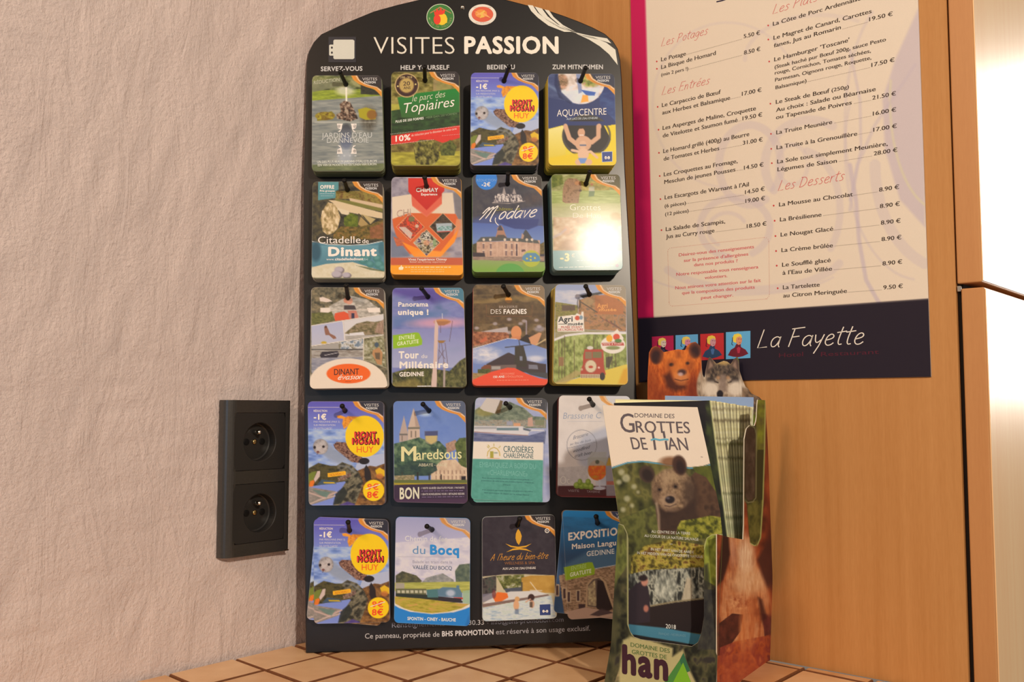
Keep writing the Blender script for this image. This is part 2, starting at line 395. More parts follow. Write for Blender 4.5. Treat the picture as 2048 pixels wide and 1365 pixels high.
# ------------------------------------------------------------ lettering (flat letter shapes in ink)
_tc = {}
def glyphs(txt, bold=0.0):
    key = (txt, bold)
    if key in _tc: return _tc[key]
    if bold > 0 and txt != 'H':            # a heavier letter: the plain one laid down several times, a hair apart
        V0, F0 = glyphs(txt, 0.0) if abs(bold) < .02 else glyphs('\x01' + txt, round(-bold * 2.2, 4))
        b = bold * 1.25; sh = [(-b, 0), (b, 0)] if bold < .02 else [(b * math.cos(t), b * math.sin(t)) for t in np.arange(8) * math.pi / 4]
        V = np.concatenate([V0 + np.array(q) for q in sh]) if len(V0) else V0; n = len(V0)
        F = [tuple(i + n * j for i in f) for j in range(len(sh)) for f in F0]
        if len(V): V = V - [V[:, 0].min(), 0]
        _tc[key] = (V, F); return _tc[key]
    space = 0.0
    if txt[:1] == '\x01': txt = txt[1:]; space = -bold; bold = 0.0
    cu = bpy.data.curves.new('t', 'FONT'); cu.body = txt; cu.size = 1.0; cu.offset = bold; cu.resolution_u = 3; cu.fill_mode = 'FRONT'
    if space: cu.space_character = 1.0 + space
    o = bpy.data.objects.new('t', cu); me = o.to_mesh()
    V = np.zeros(len(me.vertices) * 3, np.float32); me.vertices.foreach_get('co', V); V = V.reshape(-1, 3)[:, :2].astype(float)
    Fc = [tuple(p.vertices) for p in me.polygons]
    o.to_mesh_clear(); bpy.data.objects.remove(o); bpy.data.curves.remove(cu)
    if txt != 'H': 
        hv = glyphs('H', bold)[0]; cap = hv[:, 1].max() - hv[:, 1].min() if len(hv) else 0.7
        if len(V): V = (V - [V[:, 0].min(), 0]) / cap
    _tc[key] = (V, Fc); return _tc[key]

HAND = {'a': (.55, [[(.44, .5), (.3, .6), (.1, .48), (.05, .22), (.14, .02), (.3, .05), (.43, .3), (.47, .58)], [(.46, .55), (.43, .12), (.5, 0)]]),
 'b': (.5, [[(.1, 1), (.05, 0)], [(.06, .2), (.2, 0), (.38, .12), (.4, .4), (.25, .55), (.07, .35)]]),
 'd': (.55, [[(.5, 1), (.44, .1), (.5, 0)], [(.44, .45), (.3, .6), (.1, .45), (.05, .2), (.16, 0), (.32, .05), (.44, .3)]]),
 'e': (.5, [[(.05, .28), (.35, .36), (.41, .5), (.28, .62), (.11, .5), (.04, .2), (.15, .01), (.32, .02), (.44, .14)]]),
 'g': (.55, [[(.43, .5), (.28, .6), (.1, .48), (.06, .25), (.16, .08), (.32, .12), (.43, .4), (.46, .58), (.4, -.15), (.25, -.38), (.05, -.3)]]),
 'h': (.5, [[(.1, 1), (.05, 0)], [(.06, .35), (.2, .56), (.34, .48), (.34, 0)]]), 'i': (.22, [[(.08, .58), (.08, 0)], [(.1, .78), (.11, .82)]]),
 'l': (.22, [[(.12, 1), (.06, .1), (.14, 0)]]), 'm': (.72, [[(.05, .58), (.05, 0)], [(.06, .4), (.18, .57), (.3, .45), (.3, 0)], [(.31, .4), (.44, .57), (.57, .45), (.57, 0)]]),
 'n': (.5, [[(.07, .6), (.05, 0)], [(.06, .35), (.2, .58), (.34, .5), (.34, 0)]]),
 'o': (.5, [[(.25, .6), (.08, .45), (.05, .2), (.15, 0), (.32, .05), (.42, .3), (.38, .52), (.25, .6)]]),
 'r': (.38, [[(.08, .6), (.05, 0)], [(.06, .34), (.17, .55), (.33, .58)]]), 's': (.45, [[(.38, .52), (.24, .62), (.1, .5), (.2, .35), (.34, .22), (.26, .02), (.04, .04)]]),
 't': (.4, [[(.22, .95), (.12, .25), (.18, .02), (.32, .06)], [(0, .66), (.42, .72)]]), 'u': (.5, [[(.05, .58), (.06, .15), (.18, 0), (.34, .15), (.38, .58)], [(.38, .5), (.38, 0)]]),
 'v': (.45, [[(.04, .58), (.18, 0), (.38, .6)]]), 'y': (.5, [[(.05, .6), (.09, .25), (.2, .15), (.38, .35)], [(.44, .6), (.3, .0), (.15, -.4)]]),
 'A': (.75, [[(0, 0), (.3, .9), (.38, 1), (.5, 0)], [(.1, .35), (.55, .4)]]), 'D': (.7, [[(.12, .98), (.05, .0)], [(0, .95), (.4, .95), (.6, .6), (.5, .2), (.2, 0), (.02, .02)]]),
 'E': (.6, [[(.12, 1), (.05, 0), (.5, .03)], [(.12, 1), (.55, 1.02)], [(.09, .52), (.42, .55)]]), 'F': (.6, [[(.16, 1), (.05, 0)], [(.02, .96), (.62, 1.02)], [(.1, .52), (.45, .56)]]),
 'L': (.6, [[(.16, 1), (.05, 0), (.5, .04)]]), 'P': (.62, [[(.14, .95), (.05, 0)], [(.02, .9), (.35, 1.0), (.52, .8), (.4, .55), (.1, .45)]]),
 'M': (1.1, [[(0, .5), (.1, .85), (.25, .95), (.22, .5), (.05, 0)], [(.24, .6), (.5, .98), (.5, .5), (.42, 0)], [(.5, .6), (.78, 1.0), (.74, .3), (.8, -.25), (.95, -.4)]]),
 "'": (.2, [[(.12, 1), (.08, .8)]]), '-': (.35, [[(.03, .3), (.28, .32)]]), ' ': (.35, []), 'H': (.6, [[(.1, 1), (.05, 0)], [(.5, 1), (.45, 0)], [(.08, .5), (.48, .52)]])}
HAND['é'] = (.5, HAND['e'][1] + [[(.22, .78), (.38, .92)]]); HAND['ê'] = (.5, HAND['e'][1] + [[(.15, .76), (.28, .9), (.4, .76)]])
def hand(txt, w=0.07, slant=0.18):
    V, Fc = [], []; x0 = 0.0
    for ch in txt:
        adv, st = HAND[ch]
        for pl in st:
            p = np.array(pl, float)
            if len(p) > 3:
                for _ in range(2):
                    a = p[:-1] * .75 + p[1:] * .25; b = p[:-1] * .25 + p[1:] * .75
                    p = np.concatenate([p[:1], np.stack([a, b], 1).reshape(-1, 2), p[-1:]])
            p = p + [x0, 0]; p[:, 0] += p[:, 1] * slant
            d = np.gradient(p, axis=0); d /= (np.linalg.norm(d, axis=1, keepdims=True) + 1e-9); nn = np.stack([-d[:, 1], d[:, 0]], 1) * w / 2
            k = len(V); V += (p + nn).tolist() + (p - nn).tolist(); n = len(p)
            Fc += [(k + n + i, k + n + i + 1, k + i + 1, k + i) for i in range(n - 1)]
        x0 += adv
    V = np.array(V); V[:, 0] -= V[:, 0].min(); return V, Fc

class Ink:                                 # collects lettering and crisp print of one sheet into ONE mesh
    def __init__(s, sheet, off=0.00012): s.sh, s.off, s.V, s.F, s.C = sheet, off, [], [], []; s.n = 0
    def add(s, V, Fc, col):
        s.V.append(V); s.F += [tuple(i + s.n for i in f) for f in Fc]; s.C.append(np.tile(ink(col), (len(V), 1))); s.n += len(V)
    def text(s, txt, x0, y0, x1, y1, cap, col, bold=0.0, kind=None, w=0.07, slant=0.0, dy=0.0):
        V, Fc = hand(txt, w, slant or 0.18) if kind == 'hand' else glyphs(txt, bold)
        if not len(V): return
        V = V.copy(); V[:, 0] = V[:, 0] + (V[:, 1] * slant if kind != 'hand' else 0)
        lay = np.repeat(np.arange(8), -(-len(V) // 8))[:len(V)] if bold >= .02 and kind != 'hand' else np.arange(len(V)) * 2 // len(V) if bold > 0 and kind != 'hand' else np.zeros(len(V))
        A, Bp, Cp = s.sh.m(x0, y0), s.sh.m(x1, y1), s.sh.m(x0 + dy, y0 - cap)
        ex, ey = (Bp - A) / V[:, 0].max(), (Cp - A)
        s.add(A + V[:, :1] * ex + V[:, 1:2] * ey + s.sh.plane.n * (s.off + lay[:, None] * 4e-6), Fc, col)
    def shape(s, pts, col, lift=0.0):
        pts = np.asarray(pts, float); P = s.sh.m(pts[:, 0], pts[:, 1], s.off + lift)
        s.add(P, [tuple(range(len(pts)))[::-1]], col)
    def stroke(s, pts, w, col, closed=False, lift=0.0):
        p = np.asarray(pts, float)
        if closed: p = np.concatenate([p, p[:1]])
        d = np.gradient(p, axis=0); d /= (np.linalg.norm(d, axis=1, keepdims=True) + 1e-9); nn = np.stack([-d[:, 1], d[:, 0]], 1) * w / 2
        a, b = p + nn, p - nn; q = np.concatenate([a, b]); n = len(p)
        s.add(s.sh.m(q[:, 0], q[:, 1], s.off + lift), [(n + i, n + i + 1, i + 1, i) for i in range(n - 1)], col)
    def dots(s, x0, y0, x1, y1, step, r, col, lift=0.0):
        L = math.hypot(x1 - x0, y1 - y0); n = max(2, int(L / step) + 1); t = np.linspace(0, 1, n)
        cx, cy = x0 + (x1 - x0) * t, y0 + (y1 - y0) * t; an = np.arange(6) * math.pi / 3
        X = (cx[:, None] + r * np.cos(an)).ravel(); Y = (cy[:, None] + r * np.sin(an)).ravel()
        s.add(s.sh.m(X, Y, s.off + lift), [tuple(range(i * 6, i * 6 + 6))[::-1] for i in range(n)], col)
    def disc(s, cx, cy, rx, ry, col, n=20, lift=0.0):
        an = np.arange(n) * 2 * math.pi / n; s.shape(np.stack([cx + rx * np.cos(an), cy + ry * np.sin(an)], 1), col, lift)
    def make(s, parent, mat, name='lettering'):
        if not s.V: return
        V = np.concatenate(s.V); return tag(link(name, mesh(name, V, s.F, cols=np.concatenate(s.C)), mat, parent), kind='stuff' if name == 'lettering' else None)

# ------------------------------------------------------------ sheets as solid bodies
def round_outline(rx, ry, n=6):            # in u,v
    out = []
    for (cx, cy, a0) in ((1 - rx, ry, -90), (1 - rx, 1 - ry, 0), (rx, 1 - ry, 90), (rx, ry, 180)):
        for k in range(n + 1):
            a = math.radians(a0 + 90 * k / n); out.append((cx + rx * math.cos(a), cy + ry * math.sin(a)))
    return np.array(out)
def card_grid(nu, nv, rx, ry):
    u = np.linspace(0, 1, nu); u = np.concatenate([np.linspace(0, rx, 8) ** 1 , u[(u > rx) & (u < 1 - rx)], 1 - np.linspace(rx, 0, 8)])
    e = np.clip((rx - np.minimum(u, 1 - u)) / rx, 0, 1); vt = ry * (1 - np.sqrt(1 - e ** 2))
    v = np.linspace(0, 1, nv); Uu = np.repeat(u[:, None], nv, 1); Vv_ = vt[:, None] + (1 - 2 * vt[:, None]) * v[None]
    return Uu, Vv_
def gridfaces(nu, nv, flip=True):
    idx = np.arange(nu * nv).reshape(nu, nv)
    q = np.stack([idx[:-1, :-1], idx[:-1, 1:], idx[1:, 1:], idx[1:, :-1]], -1).reshape(-1, 4)
    return q, idx
def solid_sheet(name, P, Ccol, n, thick, mat, parent=None, edge=(210, 190, 165)):
    # P: (nu,nv,3) front points with colours; gets a back and a rim
    nu, nv = P.shape[:2]; q, idx = gridfaces(nu, nv)
    loop = list(idx[:, 0]) + list(idx[-1, 1:]) + list(idx[-2::-1, -1]) + list(idx[0, -2:0:-1])
    R = P.reshape(-1, 3)[loop]; m = len(loop); k = nu * nv
    V = np.concatenate([P.reshape(-1, 3), R, R - n * thick]); t = np.arange(m); t2 = (t + 1) % m
    rim = np.stack([k + t, k + t2, k + m + t2, k + m + t], -1)
    Fc = q.tolist() + rim.tolist() + [[k + m + i for i in range(m)]]
    cc = np.concatenate([ink(Ccol).reshape(-1, 3), np.tile(ink(edge), (2 * m, 1))])
    return link(name, mesh(name, V, Fc, cols=cc), mat, parent)

# ------------------------------------------------------------ the display board, leaning back into the corner
PB = None
yaw, roll, lean = math.radians(2.41), math.radians(1.47), math.radians(3.3)
b_e = np.array([math.cos(yaw), math.sin(yaw), 0]); b_f = np.array([math.sin(yaw), -math.cos(yaw), 0])
b_n = nrm(b_f * math.cos(lean) + UP * math.sin(lean))
PB = Plane(ground(606.3, 1307), b_n)
board = tag(empty('display_board'), 'tall black arched leaflet display board with hooks, leaning in the corner on the tiles', 'display board')
bo = [(611, 1308), (609, 1100), (608, 900), (607, 580), (606.6, 360), (611, 220), (611.5, 160), (613, 124), (617, 103), (627, 84), (642, 68), (674, 53), (705, 39.5), (748, 22), (795, 9), (833, 0), (880, -9), (930, -13), (975, -9), (1017, 0),
      (1057, 10.5), (1089, 18), (1125, 30), (1157, 42), (1185, 54), (1210, 67), (1226, 81), (1236, 97), (1241, 120), (1244, 158), (1251, 345), (1256.5, 440), (1261, 516), (1263.5, 570), (1269, 683), (1272.5, 771), (1280, 900), (1286, 1030), (1298, 1281)]
bo = np.array(bo[::-1], float)
BP = PB.hit(bo[:, 0], bo[:, 1]); n = len(BP); T = 0.004
V = np.concatenate([BP, BP - b_n * T]); Fc = [tuple(range(n)), tuple(range(n, 2 * n))[::-1]] + [(i, n + i, n + (i + 1) % n, (i + 1) % n) for i in range(n)]
me = mesh('panel', V, [f[::-1] for f in Fc]); bp_ = link('panel', me, M_BOARD, board)
bv = bp_.modifiers.new('bevel', 'BEVEL'); bv.width = 0.0012; bv.segments = 2; bv.limit_method = 'ANGLE'

I1 = Ink(Flat(PB, K[1]), 0.00025); I2 = Ink(Flat(PB, K[2]), 0.00025); cream = (226, 212, 186); cw = (205, 196, 184)
I1.text('VISITES', 558, 410, 1172, 410, 125, cream, -0.012); I2.text('PASSION', 32, 403, 748, 403, 120, (238, 222, 196), 0.045)
I1.text('SERVEZ-VOUS', 158, 540, 474, 537, 33, cw, 0.03); I1.text('HELP YOURSELF', 763, 530, 1132, 528, 33, cw, 0.03)
I2.text('BEDIEN U', 205, 527, 416, 525, 33, cw, 0.03); I2.text('ZUM MITNEHMEN', 700, 525, 1084, 525, 33, cw, 0.03)
Ib = Ink(Flat(PB, K[0]), 0.00025); tw = (196, 188, 180)
Ib.text('Renseignements', 784, 1256, 889, 1252.5, 9.5, (150, 148, 155)); Ib.text('.30.33', 934, 1251, 968, 1250, 9.5, tw); Ib.text('- info@bhs-promotion.com', 974, 1250, 1127, 1244, 9, (130, 125, 130))
Ib.text('Ce panneau, propriété de', 730, 1278, 879, 1274, 10, tw); Ib.text('BHS PROMOTION', 884, 1273.5, 987, 1269.5, 10, (215, 205, 195), 0.03); Ib.text('est réservé à son usage exclusif.', 992, 1269.5, 1180, 1262, 10, (170, 162, 158))
for I_ in (I1, I2, Ib): I_.make(board, M_PAPER)
Iw = Ink(Flat(PB, K[2]), 0.00025); sw = (222, 210, 184)
for P_ in ([(513, 38), (552, 42), (590, 98), (660, 150), (760, 205), (860, 243), (790, 242), (670, 195), (590, 135), (540, 85)],
           [(566, 50), (622, 66), (665, 125), (740, 185), (850, 240), (880, 252), (760, 215), (660, 155), (600, 100)],
           [(640, 73), (675, 80), (710, 130), (780, 190), (880, 245), (760, 195), (690, 135)],
           [(860, 243), (980, 270), (1115, 292), (1147, 330), (1060, 303), (950, 283)],
           [(880, 255), (1010, 282), (1110, 325), (1178, 378), (1196, 495), (1130, 412), (1060, 352), (980, 302)]):
    Iw.shape(P_, sw, 0.0)
Iw.make(board, M_PAPER, 'swoosh')
# badges
Ir = Ink(Flat(PB, K[1]), 0.0003)
Ir.disc(1064, 130, 105, 100, (205, 205, 170), 32); Ir.disc(1064, 130, 100, 95, (60, 118, 52), 32, 0.00008)
Ir.shape([(985, 98), (1055, 57), (1062, 53), (1148, 100), (1146, 104), (1062, 60), (989, 103)], (190, 130, 84), 0.00012)
Ir.disc(1076, 146, 40, 46, (235, 190, 40), 24, 0.00016); Ir.shape([(1035, 190), (1115, 175), (1118, 140), (1040, 150)], (235, 190, 40), 0.0002)
Ir.shape([(1016, 85), (1030, 92), (1038, 62), (1052, 85), (1068, 58), (1078, 82), (1100, 72), (1098, 100), (1080, 112), (1020, 118)], (225, 60, 40), 0.00024)
Ir.disc(1040, 150, 27, 38, (226, 62, 40), 20, 0.00028)
for t_, (a0, a1, r_) in (('HOTES DE WALLONIE', (172, 8, 76)),):
    for i_, ch in enumerate(t_):
        if ch == ' ': continue
        a = math.radians(a0 + (a1 - a0) * i_ / (len(t_) - 1)); cx, cy = 1064 + 88 * math.cos(a), 130 + 84 * math.sin(a)
        tx, ty = math.sin(a), -math.cos(a); ux, uy = math.cos(a), math.sin(a)
        A = Ir.sh.m(cx - tx * 6, cy - ty * 6); Bq = Ir.sh.m(cx + tx * 6, cy + ty * 6); Cq = Ir.sh.m(cx - tx * 6 - ux * 15, cy - ty * 6 - uy * 15)
        Vg, Fg = glyphs(ch, 0.02); Ir.add(A + Vg[:, :1] * (Bq - A) / max(Vg[:, 0].max(), .3) + Vg[:, 1:2] * (Cq - A) + b_n * 0.0005, Fg, (190, 200, 130))
Ir.make(board, M_CARD, 'emblem')
Io = Ink(Flat(PB, K[2]), 0.0003)
Io.disc(170, 112, 105, 79, (225, 212, 188), 36); Io.disc(170, 110, 82, 58, (214, 92, 62), 32, 0.0001); Io.disc(160, 105, 45, 32, (228, 140, 60), 20, 0.00016)
Io.shape([(105, 85), (150, 100), (175, 98), (200, 110), (235, 140), (195, 125), (160, 115), (120, 120), (135, 103)], (236, 160, 90), 0.00022)
Io.shape([(150, 100), (185, 80), (190, 86), (172, 108), (185, 128), (150, 140), (160, 118)], (232, 180, 80), 0.00026)
Io.text('LA WALLONIE', 105, 62, 235, 62, 9, (190, 120, 90)); Io.text('DESTINATION', 112, 180, 232, 180, 9, (190, 120, 90)); Io.make(board, M_CARD, 'emblem')
# blank white tag under clear tape (upper left)
It = Ink(Flat(PB, K[0]), 0.0004); It.shape([(657, 74), (712, 74), (712, 125), (657, 125)], (48, 46, 50)); It.make(board, M_CARD, 'tape')
It = Ink(Flat(PB, K[0]), 0.0008); It.shape([(669, 80), (706, 80), (709, 82), (709, 117), (706, 119), (669, 119), (667, 117), (667, 112), (660, 112), (658.5, 110), (658.5, 92), (660, 90), (667, 90), (667, 82)][::1], (208, 200, 178))
It.disc(664, 96, 2, 2.4, (60, 55, 55), 10, 0.0001); It.disc(664, 106, 2, 2.4, (60, 55, 55), 10, 0.0001); It.make(board, M_PAPER, 'sticker')

def tube(name, P, R, mat, parent, seg=12, cap=True):
    P = [np.asarray(p, float) for p in P]; V, Fc = [], []
    d0 = nrm(P[1] - P[0]); a = nrm(np.cross(d0, [0.3, 0.2, 1.0])); b = np.cross(d0, a)
    for p, r in zip(P, R):
        for k in range(seg):
            t = 2 * math.pi * k / seg; V.append(p + (a * math.cos(t) + b * math.sin(t)) * r)
    for i in range(len(P) - 1):
        for k in range(seg): Fc.append((i * seg + k, i * seg + (k + 1) % seg, (i + 1) * seg + (k + 1) % seg, (i + 1) * seg + k))
    Fc.append(tuple(range(seg))[::-1]); Fc.append(tuple(range((len(P) - 1) * seg, len(P) * seg)))
    return link(name, mesh(name, V, Fc, True), mat, parent)
tube('rivet', [PB.hit(925, 15, 0.0), PB.hit(925, 15, 0.0012), PB.hit(925, 15, 0.0016)], [.0022, .002, .001], M_STEEL, board)

# ------------------------------------------------------------ the leaflets' pictures, one painter for each design
WH = (232, 218, 200)
def corner(A, I, x, y, k, dark=(48, 42, 42), fade=1.0):
    a = [(-62, -3), (-56, 9), (-45, 17), (-30, 23), (-15, 27), (-7, 34), (1, 43)]; b = [(-50, -3), (-43, 9), (-32, 16), (-20, 20), (-8, 23), (1, 30)]
    f = lambda L, dx=0, dy=0: [(x + (p[0] + dx) * k, y + (p[1] + dy) * k) for p in L]
    A.poly(f(a) + f(b)[::-1], (216, 140, 50), fade); A.poly(f(b) + [(x + 3 * k, y - 3 * k)], dark, fade)
    A.line(f(b, -2, .5), 1.5 * k, (225, 205, 180), fade)
    A.line(f([(-62, -3), (-54, 9), (-43, 16.5), (-30, 21), (-12, 25)], 4), 1.0 * k, (190, 105, 45), .7 * fade)
    I.text('VISITES', x - 38 * k, y + 10 * k, x - 8.5 * k, y + 10 * k, 5.6 * k, (205, 195, 182), 0)
    I.text('PASSION', x - 34 * k, y + 15.8 * k, x - 11.5 * k, y + 15.8 * k, 4.3 * k, (220, 212, 200), 0.03)
def small(I, x0, y0, x1, y1, cap, n, col, seed=0):      # print too small to read: short runs of ink
    r = random.Random(seed); x = 0.0
    while x < 1:
        w = r.uniform(.03, .11)
        I.stroke([(x0 + (x1 - x0) * x, y0 + (y1 - y0) * x - cap / 2), (x0 + (x1 - x0) * min(1, x + w), y0 + (y1 - y0) * min(1, x + w) - cap / 2)], cap * .62, col); x += w + .022
GR = [(58, 62, 30), (96, 102, 46), (140, 140, 62), (178, 172, 92)]
DG = [(30, 34, 22), (52, 58, 30), (84, 86, 42), (120, 116, 60)]

def jardins(A, I):
    A.tex(A.full(), [(60, 66, 40), (104, 110, 60), (150, 146, 96)], 40, 26, 1)
    A.tex([(80, 690), (640, 670), (640, 740), (80, 765)], [(110, 124, 40), (158, 170, 52)], 50, 8, 2)
    A.tex([(80, 765), (640, 725), (640, 1320), (80, 1320)], [(100, 106, 104), (132, 134, 124), (158, 156, 142)], 90, 12, 3, con=1.2)
    A.tex([(460, 640), (610, 700), (610, 720), (460, 715)], [(30, 34, 28), (60, 60, 44)], 20, 14, 4)
    A.tex(A.em(520, 900, 60, 90, soft=40), [(60, 52, 40), (100, 96, 80)], 16, 40, 5, .8)
    A.poly([(95, 620), (330, 585), (320, 650), (95, 700)], (120, 120, 92), .75, 8)
    A.ell(345, 690, 70, 34, (212, 206, 180), .75, soft=26); A.line([(350, 640), (352, 780)], 12, (238, 228, 200), .95, 6)
    A.poly([(125, 865), (240, 845), (265, 870), (250, 905), (130, 918)], (126, 116, 30)); A.tex(A.em(190, 880, 75, 32), [(96, 70, 24), (170, 156, 44)], 14, 10, 6)
    A.poly([(440, 830), (500, 815), (570, 835), (575, 905), (500, 910), (450, 890)], (164, 150, 32)); A.ell(545, 870, 38, 36, (130, 80, 40), .8, soft=10)
    A.tex([(300, 790), (335, 765), (380, 775), (420, 850), (440, 900), (380, 922), (280, 900), (275, 870), (310, 850)], [(46, 34, 28), (112, 84, 66), (170, 148, 122)], 15, 12, 7, con=2.6)
    A.rect(110, 925, 575, 931, (206, 200, 178), .6)
    A.grad(A.em(350, 1000, 42, 60, soft=16), (44, 46, 52), (110, 116, 132), 940, 1060, a=.75); A.ell(345, 1190, 55, 110, (186, 190, 198), .5, soft=50); A.ell(350, 1080, 46, 50, (74, 84, 110), .6, soft=26)
    A.tex([(80, 1250), (640, 1240), (640, 1330), (80, 1330)], [(66, 80, 40), (110, 118, 60)], 60, 16, 8, .7)
    A.rect(80, 1296, 650, 1330, (40, 46, 30), .6, 14)
    for sx in (-1, 1):
        for (yy, sg) in ((970, 1), (1135, -1)):
            I.disc(355 + sx * 60, yy - sg * 12, 13, 13, WH, 12); I.shape([(355 + sx * 30, yy - sg * 32), (355 + sx * 75, yy - sg * 32), (355 + sx * 70, yy + sg * 2), (355 + sx * 45, yy + sg * 14), (355 + sx * 70, yy + sg * 32), (355 + sx * 50, yy + sg * 30), (355 + sx * 38, yy + sg * 6), (355 + sx * 36, yy - sg * 16)][::sx * sg], WH)
    I.text("JARDINS D'EAU", 165, 1048, 545, 1043, 38, (206, 202, 190), -.008); I.text("D'ANNEVOIE", 205, 1085, 520, 1082, 36, (206, 202, 190), -.008)
    I.text('RÉDUCTION', 105, 640, 300, 616, 26, (190, 184, 150), 0)
    I.text("UN DES PLUS BEAUX JARDINS D'EAU D'EUROPE", 130, 1237, 585, 1230, 17, (220, 216, 196), 0.01); I.text('EEN VAN DE MOOISTE WATERTUINEN VAN EUROPA', 135, 1262, 582, 1254, 17, (220, 216, 196), 0.01)
    I.text('*  *  *  *', 285, 1200, 430, 1200, 24, (210, 208, 200)); corner(A, I, 617, 573, 3.79)

def topiaires(A, I):
    A.tex(A.full(), [(70, 62, 24), (120, 110, 48), (168, 152, 84)], 38, 24, 11)
    A.rect(1010, 600, 1062, 700, (172, 146, 96), .8, 8); A.ell(1090, 660, 60, 50, (150, 140, 78), .8, soft=18); A.poly([(690, 790), (800, 790), (800, 850), (690, 860)], (178, 172, 60), .7)
    A.tex([(690, 840), (1220, 760), (1220, 970), (690, 1030)], [(26, 44, 26), (52, 84, 40)], 40, 22, 12)
    A.grad([(740, 740), (900, 706), (1215, 668), (1215, 850), (860, 895), (770, 890)], (28, 120, 46), (56, 96, 44), 700, 890)
    A.poly([(690, 1030), (1215, 950), (1215, 1045), (1080, 1085), (1020, 1062), (690, 1100)], (214, 52, 42)); A.tex([(690, 1050), (1215, 1010), (1215, 1120), (690, 1120)], [(214, 52, 42), (190, 44, 34)], 20, 20, 1, .3)
    A.poly([(690, 1100), (860, 1080), (1020, 1062), (1080, 1085), (1215, 1048), (1215, 1340), (690, 1340)], (110, 100, 46)); 
    A.tex([(690, 1100), (1010, 1064), (1080, 1085), (1215, 1048), (1215, 1155), (690, 1160)], [(80, 66, 28), (140, 124, 62)], 26, 18, 13)
    A.tex([(690, 1155), (1220, 1148), (1220, 1262), (690, 1262)], [(134, 124, 40), (184, 172, 60)], 60, 14, 14)
    A.tex([(860, 1090), (910, 1060), (1000, 1062), (1050, 1100), (1058, 1200), (1020, 1250), (880, 1250), (870, 1180)], [(44, 40, 18), (104, 98, 40), (160, 148, 78)], 22, 24, 15, con=2)
    A.tex([(1060, 1110), (1140, 1060), (1190, 1110), (1170, 1180), (1070, 1180)], [(50, 56, 24), (104, 108, 46)], 16, 16, 16)
    A.rect(680, 1258, 1230, 1350, (34, 36, 14), .85, 16)
    A.ell(810, 648, 92, 92, (60, 36, 34)); A.ring(810, 648, 92, 92, 8, (196, 168, 104)); A.ell(808, 648, 58, 58, (182, 152, 84)); A.ring(808, 648, 58, 58, 5, (110, 80, 50))
    I.text('20', 782, 650, 834, 647, 30, (66, 44, 40), 0.01); I.text('ANS', 785, 678, 838, 675, 20, (66, 44, 40), 0.01); I.text('1998 - 2018', 762, 598, 850, 594, 17, (205, 178, 120)); I.disc(742, 655, 7, 7, (200, 176, 110), 8); I.disc(877, 640, 7, 7, (200, 176, 110), 8)
    I.text('le parc des', 850, 772, 1102, 735, 46, (214, 206, 172), -.01, slant=.25); I.text('Topiaires', 775, 862, 1172, 806, 74, (238, 232, 204), -.004, slant=.2)
    I.text('PLUS DE 250 FORMES', 725, 932, 938, 905, 17, (228, 226, 206), 0.03); I.text('MEER DAN 250 VORMEN', 955, 902, 1190, 868, 15, (110, 138, 90), 0)
    I.text('10%', 724, 1075, 838, 1062, 42, (238, 224, 206), 0.03); I.text('de réduction pour le détenteur de cette carte', 845, 1036, 1188, 984, 17, (240, 190, 170), 0.01)
    I.dots(690, 1018, 1210, 958, 12, 2.6, (225, 206, 190)); I.dots(690, 1098, 1010, 1060, 12, 2.6, (225, 206, 190)); I.dots(1080, 1030, 1210, 1018, 12, 2.2, (225, 206, 190)); corner(A, I, 1207, 545, 3.79)

